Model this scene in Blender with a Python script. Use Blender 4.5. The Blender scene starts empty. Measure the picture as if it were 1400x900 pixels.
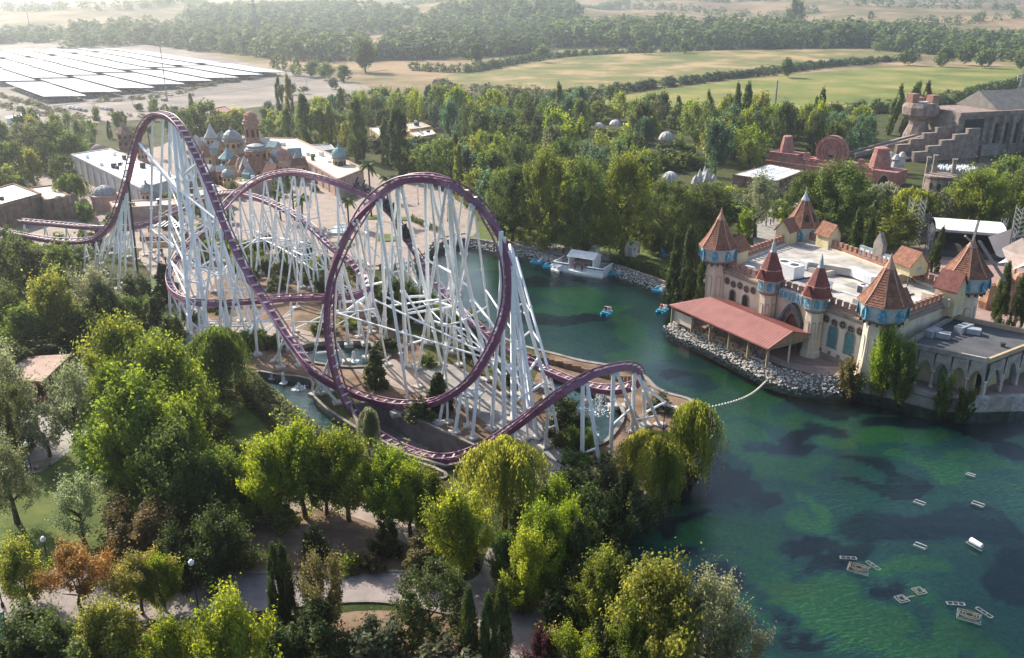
import bpy, math, random
import numpy as np
from mathutils import Vector, Matrix
from mathutils.geometry import delaunay_2d_cdt
rad = math.radians
SC = bpy.context.scene
COL = SC.collection
rng = random.Random(7)

# ------------------------------------------------------------------ camera, light, exposure
FPX, CAMH, PITCH = 1200.0, 52.0, rad(20.8)          # focal length in photo pixels, height, look-down angle
cd = bpy.data.cameras.new('camera'); cam = bpy.data.objects.new('camera', cd); COL.objects.link(cam)
cam.location = (0, 0, CAMH); cam.rotation_euler = (rad(90) - PITCH, 0, 0)
cd.sensor_width = 36; cd.lens = FPX / 1400 * 36; cd.clip_start = 0.5; cd.clip_end = 20000
SC.camera = cam
SUN_EL, SUN_AZ = rad(36), rad(-43)                   # azimuth from +Y, negative = left
W = bpy.data.worlds.new('World'); SC.world = W; W.use_nodes = True
wn = W.node_tree.nodes; wn.clear()
sky = wn.new('ShaderNodeTexSky'); sky.sky_type = 'NISHITA'; sky.sun_disc = False
sky.sun_elevation = SUN_EL; sky.sun_rotation = SUN_AZ
sky.dust_density = 2.0; sky.air_density = 1.0
bg = wn.new('ShaderNodeBackground'); bg.inputs[1].default_value = 0.134
wo = wn.new('ShaderNodeOutputWorld')
W.node_tree.links.new(sky.outputs[0], bg.inputs[0]); W.node_tree.links.new(bg.outputs[0], wo.inputs[0])
sl = bpy.data.lights.new('sun', 'SUN'); sl.energy = 5.0; sl.angle = rad(0.6); sl.color = (1.0, 0.91, 0.77)
so = bpy.data.objects.new('sun', sl); COL.objects.link(so)
sdir = Vector((math.sin(SUN_AZ) * math.cos(SUN_EL), math.cos(SUN_AZ) * math.cos(SUN_EL), math.sin(SUN_EL)))
so.rotation_euler = sdir.to_track_quat('Z', 'Y').to_euler(); so.location = (0, 0, 120)
SC.view_settings.view_transform = 'Standard'; SC.view_settings.look = 'None'
SC.view_settings.gamma = 1; SC.view_settings.exposure = 0.82
HAZE, HAZE_G = 0.00026, 0.74
try:
    SC.cycles.use_denoising = True; SC.cycles.max_bounces = 8; SC.cycles.transparent_max_bounces = 12
    SC.cycles.volume_bounces = 0; SC.cycles.sample_clamp_indirect = 4; SC.cycles.caustics_reflective = False
except Exception: pass

# ------------------------------------------------------------------ geometry of the view: photo pixel -> place in the park
cp, sp = math.cos(PITCH), math.sin(PITCH)
def ray(px, py):
    a, b = (px - 700) / FPX, (450 - py) / FPX
    return Vector((a, cp + b * sp, -sp + b * cp))
def G(px, py, z=0.0):
    d = ray(px, py); t = (z - CAMH) / d.z
    return Vector((d.x * t, d.y * t, z))
def atdist(px, py, y):
    d = ray(px, py); t = y / d.y
    return Vector((d.x * t, y, CAMH + d.z * t))
def proj(p):
    dz = p[2] - CAMH
    ax = p[1] * cp - dz * sp; up = p[1] * sp + dz * cp
    return (700 + FPX * p[0] / ax, 450 - FPX * up / ax, ax)
def hfbm(x, y):
    return (math.sin(x * .0041 + 1.3) * math.cos(y * .0023 + .4) + .5 * math.sin(x * .0093 + y * .0051) + .3 * math.sin(x * .021 - y * .004 + 2))
def hgt(x, y):
    z = 0.0
    if y > 700:
        k = min(1, (y - 700) / 900); k = k * k * (3 - 2 * k)
        z += k * (16 + 9 * hfbm(x, y))
    if y > 1500:
        k = min(1, (y - 1500) / 2200); k = k * k * (3 - 2 * k)
        z += k * (62 + 22 * hfbm(x * .7 + 300, y * .8))
    if y > 900: z += 34 * math.exp(-((x + 20) / 240) ** 2 - ((y - 1550) / 260) ** 2) + 20 * math.exp(-((x - 700) / 380) ** 2 - ((y - 1900) / 260) ** 2) + 16 * math.exp(-((x + 620) / 300) ** 2 - ((y - 1700) / 240) ** 2)
    return z

# ------------------------------------------------------------------ materials
MATS = {}
def nd(nt, t, **kw):
    n = nt.nodes.new(t)
    for k, v in kw.items():
        if k == 'inp':
            for i, x in v.items(): n.inputs[i].default_value = x
        else: setattr(n, k, v)
    return n
def mat(name, c1, c2=None, scale=1.0, rough=.75, metal=0.0, bump=0.0, bscale=None, c3=None, spec=.3, detail=6, coords='Object', stretch=None, lo=.35, hi=.65):
    """principled surface: two or three base colours mixed by noise, fine relief by bump"""
    if name in MATS: return MATS[name]
    m = bpy.data.materials.new(name); m.use_nodes = True; nt = m.node_tree; L = nt.links.new
    b = nt.nodes['Principled BSDF']
    b.inputs['Roughness'].default_value = rough; b.inputs['Metallic'].default_value = metal
    b.inputs['Specular IOR Level'].default_value = spec
    b.inputs['Base Color'].default_value = (*c1, 1)
    geo = nd(nt, 'ShaderNodeNewGeometry'); src = geo.outputs['Position']
    if stretch:
        mp = nd(nt, 'ShaderNodeMapping'); mp.inputs['Scale'].default_value = stretch; L(src, mp.inputs[0]); src = mp.outputs[0]
    if c2:
        n = nd(nt, 'ShaderNodeTexNoise', inp={'Scale': scale, 'Detail': detail, 'Roughness': .62}); L(src, n.inputs['Vector'])
        r = nd(nt, 'ShaderNodeValToRGB'); e = r.color_ramp.elements
        e[0].position = lo; e[0].color = (*c1, 1); e[1].position = hi; e[1].color = (*c2, 1)
        if c3: x = e.new((lo + hi) / 2); x.color = (*c3, 1)
        L(n.outputs[0], r.inputs[0]); L(r.outputs[0], b.inputs['Base Color'])
    if bump:
        n2 = nd(nt, 'ShaderNodeTexNoise', inp={'Scale': bscale or scale * 3, 'Detail': 5}); L(src, n2.inputs['Vector'])
        bp = nd(nt, 'ShaderNodeBump', inp={'Strength': bump, 'Distance': .15}); L(n2.outputs[0], bp.inputs['Height']); L(bp.outputs[0], b.inputs['Normal'])
    MATS[name] = m; return m
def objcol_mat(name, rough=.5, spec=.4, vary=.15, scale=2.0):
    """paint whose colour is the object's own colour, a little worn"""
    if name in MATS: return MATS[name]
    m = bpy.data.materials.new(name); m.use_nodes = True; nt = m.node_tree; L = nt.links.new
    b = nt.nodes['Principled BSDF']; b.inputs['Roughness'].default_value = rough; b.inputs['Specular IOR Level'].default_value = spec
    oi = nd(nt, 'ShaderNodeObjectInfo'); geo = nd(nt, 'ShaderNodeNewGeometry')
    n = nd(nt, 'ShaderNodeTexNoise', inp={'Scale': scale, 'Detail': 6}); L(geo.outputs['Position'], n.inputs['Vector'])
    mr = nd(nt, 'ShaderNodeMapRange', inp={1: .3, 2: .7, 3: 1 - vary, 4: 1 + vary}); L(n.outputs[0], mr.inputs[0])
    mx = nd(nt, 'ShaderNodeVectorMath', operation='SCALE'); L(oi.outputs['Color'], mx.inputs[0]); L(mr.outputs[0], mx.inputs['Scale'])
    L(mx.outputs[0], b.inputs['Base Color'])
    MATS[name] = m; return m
def leaf_mat(name, trans=.42):
    if name in MATS: return MATS[name]
    m = bpy.data.materials.new(name); m.use_nodes = True; nt = m.node_tree; L = nt.links.new
    nt.nodes.clear(); out = nd(nt, 'ShaderNodeOutputMaterial')
    oi = nd(nt, 'ShaderNodeObjectInfo'); at = nd(nt, 'ShaderNodeAttribute', attribute_name='v')
    hs = nd(nt, 'ShaderNodeHueSaturation'); L(oi.outputs['Color'], hs.inputs['Color'])
    mr = nd(nt, 'ShaderNodeMapRange', inp={1: 0, 2: 1, 3: .5, 4: 1.55}); L(at.outputs['Fac'], mr.inputs[0]); L(mr.outputs[0], hs.inputs['Value'])
    mh = nd(nt, 'ShaderNodeMapRange', inp={1: 0, 2: 1, 3: .515, 4: .485}); L(at.outputs['Fac'], mh.inputs[0]); L(mh.outputs[0], hs.inputs['Hue'])
    d = nd(nt, 'ShaderNodeBsdfDiffuse'); L(hs.outputs[0], d.inputs[0])
    hs2 = nd(nt, 'ShaderNodeHueSaturation', inp={'Hue': .478, 'Saturation': 1.06, 'Value': 2.45}); L(hs.outputs[0], hs2.inputs['Color'])
    t = nd(nt, 'ShaderNodeBsdfTranslucent'); L(hs2.outputs[0], t.inputs[0])
    mx = nd(nt, 'ShaderNodeMixShader', inp={0: trans}); L(d.outputs[0], mx.inputs[1]); L(t.outputs[0], mx.inputs[2])
    g = nd(nt, 'ShaderNodeBsdfGlossy', inp={'Roughness': .5}); g.inputs[0].default_value = (1, 1, 1, 1)
    mg = nd(nt, 'ShaderNodeMixShader', inp={0: .015}); L(mx.outputs[0], mg.inputs[1]); L(g.outputs[0], mg.inputs[2])
    L(mg.outputs[0], out.inputs[0]); MATS[name] = m; return m

# ------------------------------------------------------------------ objects
ORG = {}
def tag(o, label=None, cat=None, group=None, kind=None):
    if label: o['label'] = label
    if cat: o['category'] = cat
    if group: o['group'] = group
    if kind: o['kind'] = kind
    return o
def root(name, label, cat, loc, group=None, rz=0):
    o = bpy.data.objects.new(name, None); COL.objects.link(o); o.location = loc; o.rotation_euler = (0, 0, rz)
    o.empty_display_size = .5
    ORG[o.name] = Vector(loc); return tag(o, label, cat, group)
def link(name, me, parent=None, color=None):
    o = bpy.data.objects.new(name, me); COL.objects.link(o)
    if parent: o.parent = parent
    if color: o.color = (*color, 1)
    return o
class MB:
    def __init__(s): s.v = []; s.f = []; s.m = []; s.mi = 0
    def add(s, vs, fs):
        k = len(s.v); s.v += [tuple(x) for x in vs]; s.f += [tuple(i + k for i in f) for f in fs]; s.m += [s.mi] * len(fs); return s
    def box(s, c, d, rz=0, ax=None):
        """box centred at c; d = full sizes; ax = optional (u, v) plan axes"""
        if ax: u, v = ax
        else: u = (math.cos(rz), math.sin(rz)); v = (-u[1], u[0])
        vs = []
        for k in (-.5, .5):
            for i, j in ((-.5, -.5), (.5, -.5), (.5, .5), (-.5, .5)):
                vs.append((c[0] + u[0] * d[0] * i + v[0] * d[1] * j, c[1] + u[1] * d[0] * i + v[1] * d[1] * j, c[2] + d[2] * k))
        return s.add(vs, [(3, 2, 1, 0), (4, 5, 6, 7), (0, 1, 5, 4), (1, 2, 6, 5), (2, 3, 7, 6), (3, 0, 4, 7)])
    def bar(s, a, b, w, h):
        a, b = Vector(a), Vector(b); d = (b - a).normalized()
        x = d.cross(Vector((0, 0, 1)));
        x = x.normalized() if x.length > 1e-4 else Vector((1, 0, 0))
        y = x.cross(d); vs = []
        for p in (a, b):
            for i, j in ((-1, -1), (1, -1), (1, 1), (-1, 1)): vs.append(p + x * (w / 2 * i) + y * (h / 2 * j))
        return s.add(vs, [(3, 2, 1, 0), (4, 5, 6, 7), (0, 1, 5, 4), (1, 2, 6, 5), (2, 3, 7, 6), (3, 0, 4, 7)])
    def tube(s, a, b, r, r2=None, n=8, caps=True):
        a, b = Vector(a), Vector(b); d = (b - a).normalized(); r2 = r if r2 is None else r2
        x = d.orthogonal().normalized(); y = d.cross(x); vs = []
        for p, q in ((a, r), (b, r2)):
            for i in range(n):
                t = 2 * math.pi * i / n; vs.append(p + x * (q * math.cos(t)) + y * (q * math.sin(t)))
        fs = [(i, (i + 1) % n, n + (i + 1) % n, n + i) for i in range(n)]
        if caps: fs += [tuple(range(n - 1, -1, -1)), tuple(range(n, 2 * n))]
        return s.add(vs, fs)
    def poly(s, pts, z0, z1):
        """vertical prism over a plan polygon (counter-clockwise)"""
        n = len(pts); vs = [(p[0], p[1], z0) for p in pts] + [(p[0], p[1], z1) for p in pts]
        return s.add(vs, [tuple(range(n - 1, -1, -1)), tuple(range(n, 2 * n))] + [(i, (i + 1) % n, n + (i + 1) % n, n + i) for i in range(n)])
    def lathe(s, c, prof, n=8, rot=0, cap=True):
        """prof = [(radius, z)] about the vertical through c"""
        vs = []; fs = []
        for r, z in prof:
            for i in range(n):
                t = rot + 2 * math.pi * i / n; vs.append((c[0] + r * math.cos(t), c[1] + r * math.sin(t), c[2] + z))
        for k in range(len(prof) - 1):
            for i in range(n): fs.append((k * n + i, k * n + (i + 1) % n, (k + 1) * n + (i + 1) % n, (k + 1) * n + i))
        if cap: fs += [tuple(range(n - 1, -1, -1)), tuple(range((len(prof) - 1) * n, len(prof) * n))]
        return s.add(vs, fs)
    def gable(s, c, L, Wd, h0, h1, ax, over=0.0):
        """ridge roof: ridge along ax[0]; h0 = eave z, h1 = ridge z"""
        u, v = ax; vs = []
        for i in (-.5, .5):
            for j, z in ((-.5, h0), (0, h1), (.5, h0)):
                vs.append((c[0] + u[0] * (L + over) * i + v[0] * (Wd + over) * j, c[1] + u[1] * (L + over) * i + v[1] * (Wd + over) * j, z))
        return s.add(vs, [(0, 1, 2), (5, 4, 3), (0, 3, 4, 1), (1, 4, 5, 2), (2, 5, 3, 0)])
    def mesh(s, name, org=(0, 0, 0), smooth=False, mats=()):
        me = bpy.data.meshes.new(name); o = org
        me.from_pydata([(x - o[0], y - o[1], z - o[2]) for x, y, z in s.v], [], s.f)
        for m in mats: me.materials.append(m)
        if any(s.m): me.polygons.foreach_set('material_index', s.m)
        if smooth: me.polygons.foreach_set('use_smooth', [True] * len(me.polygons))
        me.update(); return me
    def build(s, name, m, parent=None, smooth=False, color=None, local=False):
        """link as one mesh object; parts keep their thing's base as origin"""
        ms = m if isinstance(m, (list, tuple)) else (m,)
        if parent is not None: org = ORG[parent.name] if not local else Vector((0, 0, 0))
        else:
            a = np.array(s.v); org = Vector((float(a[:, 0].mean()), float(a[:, 1].mean()), float(a[:, 2].min())))
        o = link(name, s.mesh(name, org, smooth, ms), parent, color)
        if parent is None: o.location = org
        ORG[o.name] = Vector(org); return o
def copytree(o, loc=None, rz=None, parent=None, color=None):
    c = o.copy(); COL.objects.link(c)
    if parent: c.parent = parent
    if loc is not None: c.location = loc
    if rz is not None: c.rotation_euler = (0, 0, rz)
    for ch in o.children: copytree(ch, parent=c)
    return c
def inpoly(x, y, P):
    c = False; j = len(P) - 1
    for i in range(len(P)):
        if (P[i][1] > y) != (P[j][1] > y) and x < (P[j][0] - P[i][0]) * (y - P[i][1]) / (P[j][1] - P[i][1]) + P[i][0]: c = not c
        j = i
    return c
def crom(P, n=6, closed=False):
    """smooth curve through the points"""
    P = [Vector(p) for p in P]; N = len(P); out = []
    for i in range(N if closed else N - 1):
        if closed: a, b, c, d = P[i - 1], P[i], P[(i + 1) % N], P[(i + 2) % N]
        else: a, b, c, d = P[max(i - 1, 0)], P[i], P[i + 1], P[min(i + 2, N - 1)]
        for k in range(n):
            t = k / n
            out.append(.5 * ((2 * b) + (c - a) * t + (2 * a - 5 * b + 4 * c - d) * t * t + (3 * b - a - 3 * c + d) * t ** 3))
    if not closed: out.append(P[-1].copy())
    return out
def sheet(name, pts, z, m, kind='structure', label=None, step=0):
    """flat polygon (any outline) as its own ground sheet"""
    P = [Vector((p[0], p[1])) for p in pts]
    r = delaunay_2d_cdt(P, [], [list(range(len(P)))], 1, 1e-4)
    me = bpy.data.meshes.new(name); me.from_pydata([(v.x, v.y, z + (hgt(v.x, v.y) if v.y > 700 else 0)) for v in r[0]], [], [tuple(f) for f in r[2]])
    me.materials.append(m); me.update()
    if me.polygons and me.polygons[0].normal.z < 0: me.flip_normals()
    o = link(name, me); tag(o, label, kind=kind); return o
def gpts(L, z=0.0, smooth=0, closed=True):
    P = [G(x, y, z) for x, y in L]
    return crom(P, smooth, closed) if smooth else P
# ================================================================== GROUND, LAKE, PATHS, FIELDS
def GT(px, py):
    """pixel -> point on the rolling terrain"""
    d = ray(px, py); y = 40.0
    while y < 9000:
        t = y / d.y; z = CAMH + d.z * t
        if z <= hgt(d.x * t, y): break
        y *= 1.006
    return Vector((d.x * y / d.y, y, hgt(d.x * y / d.y, y)))
LAKE_PX = [(562,366),(580,356),(583,348),(590,339),(605,331),(640,326),(700,336),(740,344),(760,352),(830,360),(870,372),(905,384),(932,396),
    (936,408),(931,424),(926,434),(940,446),(975,460),(1010,476),(1045,494),(1075,507),(1110,513),(1150,515),(1180,522),(1220,530),(1265,543),
    (1310,549),(1400,548),(1500,548),(1750,560),(2100,640),(2000,1100),(1400,1150),(1150,1000),(1040,930),(985,890),(930,850),(880,815),(830,775),
    (806,745),(812,722),(860,688),(905,660),(945,632),(962,610),(975,585),(965,562),(940,546),(915,539),(895,530),(880,515),(850,503),(800,495),
    (760,485),(720,475),(704,470),(670,455),(640,445),(610,430),(590,410),(575,392),(565,378)]
MOAT_PX = [(350,510),(378,513),(425,520),(428,540),(450,562),(490,588),(520,608),(560,628),(608,648),(600,656),(560,645),(510,630),(470,605),(400,565),(362,535)]
POND_A_PX = [(405,478),(430,470),(470,468),(505,469),(512,480),(534,489),(498,503),(450,501),(412,492)]
POND_B_PX = [(745,515),(775,519),(810,535),(843,553),(852,567),(845,587),(822,609),(798,603),(788,565),(762,540)]
TRENCH_PX = [(478,556),(523,553),(575,579),(630,605),(668,622),(655,632),(610,642),(556,626),(520,606),(490,584)]
WZ = -1.6
def plan(L, n=3): return [Vector((p.x, p.y)) for p in crom([G(x, y) for x, y in L], n, True)]
LAKE = plan(LAKE_PX); MOAT = plan(MOAT_PX); POND_A = plan(POND_A_PX); POND_B = plan(POND_B_PX); TRENCH = plan(TRENCH_PX, 1)
HOLES = [LAKE, MOAT, POND_A, POND_B, TRENCH]
def in_water(x, y, m=0): return any(inpoly(x, y, h) for h in HOLES)

# --- ground material: park soil and dry lawn near by, ploughed and stubble land beyond
def ground_mat():
    m = bpy.data.materials.new('ground_soil'); m.use_nodes = True; nt = m.node_tree; L = nt.links.new
    b = nt.nodes['Principled BSDF']; b.inputs['Roughness'].default_value = .95; b.inputs['Specular IOR Level'].default_value = .1
    geo = nd(nt, 'ShaderNodeNewGeometry'); P = geo.outputs['Position']
    def ramp(scale, cols, detail=6):
        n = nd(nt, 'ShaderNodeTexNoise', inp={'Scale': scale, 'Detail': detail, 'Roughness': .65}); L(P, n.inputs['Vector'])
        r = nd(nt, 'ShaderNodeValToRGB'); e = r.color_ramp.elements
        e[0].position = .36; e[0].color = (*cols[0], 1); e[1].position = .66; e[1].color = (*cols[-1], 1)
        for i, c in enumerate(cols[1:-1]): x = e.new(.36 + .3 * (i + 1) / (len(cols) - 1)); x.color = (*c, 1)
        L(n.outputs[0], r.inputs[0]); return r.outputs[0]
    park = ramp(.11, [(.03, .05, .015), (.075, .085, .03), (.10, .075, .045)])
    fine = ramp(1.7, [(.55, .55, .55), (1.2, 1.2, 1.2)])
    mul = nd(nt, 'ShaderNodeMix', data_type='RGBA', blend_type='MULTIPLY', inp={0: 1.0}); L(park, mul.inputs[6]); L(fine, mul.inputs[7])
    far = ramp(.0042, [(.17, .12, .065), (.31, .22, .13), (.11, .105, .045), (.36, .26, .155)], 9)
    sx = nd(nt, 'ShaderNodeSeparateXYZ'); L(P, sx.inputs[0])
    mr = nd(nt, 'ShaderNodeMapRange', inp={1: 430, 2: 620}); L(sx.outputs[1], mr.inputs[0])
    mix = nd(nt, 'ShaderNodeMix', data_type='RGBA'); L(mr.outputs[0], mix.inputs[0]); L(mul.outputs[2], mix.inputs[6]); L(far, mix.inputs[7])
    L(mix.outputs[2], b.inputs['Base Color']); return m
def build_ground():
    pts = []
    y = 14.0; k = 0
    while y < 4700:
        st = max(7.0, y * .045); half = max(150, y * .95); n = int(2 * half / max(st, y * .035)) + 1
        for i in range(n):
            x = -half + 2 * half * i / (n - 1)
            pts.append(Vector((x + (.31 * st if k % 2 else 0), y)))
        y += st; k += 1
    nb = len(pts); edges = []
    pts = [p for p in pts if not any(min((p - q).length for q in h[::2]) < 3 for h in HOLES if p.y < 260)]
    for h in HOLES:
        s = len(pts); pts += h; edges += [(s + i, s + (i + 1) % len(h)) for i in range(len(h))]
    v, e, f, *_ = delaunay_2d_cdt(pts, edges, [], 0, 1e-4)
    fs = []
    for t in f:
        c = (v[t[0]] + v[t[1]] + v[t[2]]) / 3
        if c.y < 300 and in_water(c.x, c.y): continue
        fs.append(tuple(t))
    me = bpy.data.meshes.new('ground'); me.from_pydata([(p.x, p.y, hgt(p.x, p.y)) for p in v], [], fs)
    me.materials.append(ground_mat()); me.polygons.foreach_set('use_smooth', [True] * len(me.polygons)); me.update()
    if me.polygons[0].normal.z < 0: me.flip_normals()
    tag(link('ground', me), 'park soil and dry fields running out to the hills', kind='structure')
build_ground()

# --- beds and water
ALG_SHIMMER = [(780,405,55,10,.8),(820,420,45,9,.75),(760,425,30,8,.5),(720,395,20,8,.35),(860,450,30,20,.7),(880,480,40,18,.6),(960,520,45,14,.8),(1010,530,40,14,.95),(1055,545,35,10,.9),(985,555,60,22,.8),
    (1020,610,55,24,.75),(1080,640,50,20,.8),(1140,600,40,16,.75),(1130,650,60,14,.85),(1180,560,30,8,.4),(1230,600,50,14,.7),(1270,640,55,14,.7),(1330,625,45,12,.5),(1100,575,60,9,.6),
    (1125,700,12,18,.9),(1090,720,30,10,.7),(990,690,25,14,.4),(1000,735,60,24,.55),(960,745,40,18,.45),(1060,780,70,18,.6),(1110,810,60,26,.85),(1160,850,60,26,.9),(1080,850,50,22,.6),(1040,820,40,18,.55),
    (1240,780,70,14,.85),(1290,785,30,8,.75),(1270,830,22,20,.5),(1300,870,50,16,.8),(1380,885,30,10,.9),(1220,890,70,18,.85),(600,370,30,12,.35),(640,360,40,12,.35),(680,400,30,20,.3)]  # blobs behind the ring paint the bright sky shimmer into the bed
DEEP_SHADE = [(780,435,60,8,1),(740,385,45,7,.9),(930,515,35,8,1),(960,525,24,5,.9),(1070,590,14,8,1),(1060,583,10,4,1),(1110,583,34,9,1.1),(1070,608,34,8,1.1),(1140,588,22,10,1.1),(980,625,40,30,.9),(955,660,40,25,.9),(1020,665,30,14,.7),
    (1200,650,80,20,.7),(1190,555,100,10,1),(1300,580,110,14,1.2),(1390,620,40,25,.8),(940,705,30,6,1),(925,720,18,20,1.1),(945,760,24,8,1),(990,790,50,12,1.1),(1040,800,40,8,.9),(1070,835,25,20,1),(1100,870,35,10,1),(1130,890,40,6,1),  # wide bands below the castle wall paint its shadow and reflection
    (1070,745,20,8,.9),(1110,765,30,14,1),(1140,740,50,12,.8),(1020,690,60,14,.8),(1250,715,100,22,.55),(1340,720,60,40,.5),(870,690,40,30,.5),(1090,890,40,8,1),(1215,815,40,8,.8),(1390,790,30,30,.6)]
def blobs(L, z):
    out = []
    for x, y, rx, ry, a in L:
        c = G(x, y, z); e = G(x + rx, y, z); d = G(x, max(y - ry, 40), z)
        out.append((c.x, c.y, max(.8, abs(e.x - c.x)), max(.8, abs(d.y - c.y)), a))
    return np.array(out)
def bed_mat():
    m = bpy.data.materials.new('lake_bed'); m.use_nodes = True; nt = m.node_tree; L = nt.links.new
    b = nt.nodes['Principled BSDF']; b.inputs['Roughness'].default_value = .9; b.inputs['Specular IOR Level'].default_value = 0
    geo = nd(nt, 'ShaderNodeNewGeometry'); P = geo.outputs['Position']
    at = nd(nt, 'ShaderNodeAttribute', attribute_name='algae_light')
    n = nd(nt, 'ShaderNodeTexNoise', inp={'Scale': .22, 'Detail': 7, 'Roughness': .6, 'Distortion': .6}); L(P, n.inputs['Vector'])
    ma = nd(nt, 'ShaderNodeMath', operation='MULTIPLY_ADD', inp={1: .42, 2: -.21}); L(n.outputs[0], ma.inputs[0])
    ad = nd(nt, 'ShaderNodeMath', operation='ADD'); L(at.outputs['Fac'], ad.inputs[0]); L(ma.outputs[0], ad.inputs[1])
    r = nd(nt, 'ShaderNodeValToRGB'); e = r.color_ramp.elements
    e[0].position = .12; e[0].color = (.024, .048, .062, 1); e[1].position = .92; e[1].color = (.14, .34, .11, 1)
    for p, c in ((.26, (.034, .075, .085, 1)), (.34, (.055, .15, .135, 1)), (.52, (.066, .205, .15, 1)), (.64, (.085, .275, .12, 1))):
        x = e.new(p); x.color = c
    L(ad.outputs[0], r.inputs[0])
    n2 = nd(nt, 'ShaderNodeTexNoise', inp={'Scale': 2.2, 'Detail': 8, 'Roughness': .7}); L(P, n2.inputs['Vector'])
    mr = nd(nt, 'ShaderNodeMapRange', inp={1: .3, 2: .7, 3: .7, 4: 1.3}); L(n2.outputs[0], mr.inputs[0])
    mx = nd(nt, 'ShaderNodeVectorMath', operation='SCALE'); L(r.outputs[0], mx.inputs[0]); L(mr.outputs[0], mx.inputs['Scale'])
    # yellowish streaks of weed
    mp = nd(nt, 'ShaderNodeMapping'); mp.inputs['Rotation'].default_value = (0, 0, rad(38)); mp.inputs['Scale'].default_value = (.06, .5, 1); L(P, mp.inputs[0])
    n3 = nd(nt, 'ShaderNodeTexNoise', inp={'Scale': 1, 'Detail': 4}); L(mp.outputs[0], n3.inputs['Vector'])
    m3 = nd(nt, 'ShaderNodeMapRange', inp={1: .55, 2: .72, 3: 0, 4: .55}); L(n3.outputs[0], m3.inputs[0])
    m4 = nd(nt, 'ShaderNodeMath', operation='MULTIPLY'); L(m3.outputs[0], m4.inputs[0]); L(at.outputs['Fac'], m4.inputs[1])
    y = nd(nt, 'ShaderNodeMix', data_type='RGBA'); y.inputs[7].default_value = (.22, .3, .06, 1); L(m4.outputs[0], y.inputs[0]); L(mx.outputs[0], y.inputs[6])
    L(y.outputs[2], b.inputs['Base Color']); return m
def build_bed():
    X0, X1, Y0, Y1, st = -40., 165., 38., 260., .9
    nx, ny = int((X1 - X0) / st) + 1, int((Y1 - Y0) / st) + 1
    xs, ys = np.meshgrid(np.linspace(X0, X1, nx), np.linspace(Y0, Y1, ny)); Z = WZ - 1.7
    A = np.full(xs.shape, .46)
    # weed as soft-edged shoals, channels as dark hard-edged bands; some blobs are painted reflections
    wx = xs + 1.6 * np.sin(xs * .31 + ys * .17) + .8 * np.sin(ys * .63); wy = ys + 1.6 * np.sin(ys * .27 - xs * .21) + .8 * np.sin(xs * .7 + 1)
    for L, sg in ((ALG_SHIMMER, .36), (DEEP_SHADE, -.40)):
        acc = np.zeros(xs.shape)
        for cx, cy, rx, ry, a in blobs(L, Z):
            q = ((wx - cx) / rx) ** 2 + ((wy - cy) / ry) ** 2
            acc = np.maximum(acc, a * np.clip((1.25 - q) * 3.2, 0, 1))
        A += sg * acc
    v = np.stack([xs.ravel(), ys.ravel(), np.full(xs.size, Z)], 1)
    idx = np.arange(nx * ny).reshape(ny, nx)
    f = np.stack([idx[:-1, :-1].ravel(), idx[:-1, 1:].ravel(), idx[1:, 1:].ravel(), idx[1:, :-1].ravel()], 1)
    me = npmesh('lake_bed', v, f); a = me.attributes.new('algae_light', 'FLOAT', 'POINT'); a.data.foreach_set('value', A.ravel().astype(np.float32))
    me.materials.append(bed_mat()); tag(link('lake_bed', me), 'weed shoals, dark channels and painted reflections under the lake', kind='structure')
def npmesh(name, v, f, smooth=False):
    me = bpy.data.meshes.new(name); v = np.asarray(v, np.float32); f = np.asarray(f, np.int32)
    me.vertices.add(len(v)); me.vertices.foreach_set('co', v.ravel())
    k = f.shape[1]; me.loops.add(f.size); me.loops.foreach_set('vertex_index', f.ravel())
    me.polygons.add(len(f)); me.polygons.foreach_set('loop_start', np.arange(0, f.size, k, dtype=np.int32))
    me.polygons.foreach_set('loop_total', np.full(len(f), k, np.int32))
    me.update(calc_edges=True); return me
build_bed()
def water_mat(name, tint, wave=1.1, strength=.35, refl=(1, 1, 1)):
    m = bpy.data.materials.new(name); m.use_nodes = True; nt = m.node_tree; L = nt.links.new; nt.nodes.clear()
    out = nd(nt, 'ShaderNodeOutputMaterial'); geo = nd(nt, 'ShaderNodeNewGeometry')
    mp = nd(nt, 'ShaderNodeMapping'); mp.inputs['Rotation'].default_value = (0, 0, rad(-20)); mp.inputs['Scale'].default_value = (.55, 1.25, 1); L(geo.outputs['Position'], mp.inputs[0])
    n = nd(nt, 'ShaderNodeTexNoise', inp={'Scale': wave, 'Detail': 5, 'Roughness': .55, 'Distortion': .5}); L(mp.outputs[0], n.inputs['Vector'])
    big = nd(nt, 'ShaderNodeTexNoise', inp={'Scale': .05, 'Detail': 2}); L(geo.outputs['Position'], big.inputs['Vector'])
    st = nd(nt, 'ShaderNodeMapRange', inp={1: .35, 2: .65, 3: strength * .45, 4: strength * 1.3}); L(big.outputs[0], st.inputs[0])
    bp = nd(nt, 'ShaderNodeBump', inp={'Distance': .16}); L(n.outputs[0], bp.inputs['Height']); L(st.outputs[0], bp.inputs['Strength'])
    fr = nd(nt, 'ShaderNodeFresnel', inp={'IOR': 1.33}); L(bp.outputs[0], fr.inputs['Normal'])
    t = nd(nt, 'ShaderNodeBsdfTransparent'); t.inputs[0].default_value = (*tint, 1)
    g = nd(nt, 'ShaderNodeBsdfGlossy', inp={'Roughness': .06}); g.inputs[0].default_value = (*refl, 1); L(bp.outputs[0], g.inputs['Normal'])
    mx = nd(nt, 'ShaderNodeMixShader'); L(fr.outputs[0], mx.inputs[0]); L(t.outputs[0], mx.inputs[1]); L(g.outputs[0], mx.inputs[2])
    L(mx.outputs[0], out.inputs[0]); return m
WATER = water_mat('lake_water', (.70, .88, .84), 2.6, .40); POOL = water_mat('pool_water', (.72, .9, .85), 1.6, .5)
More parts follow.
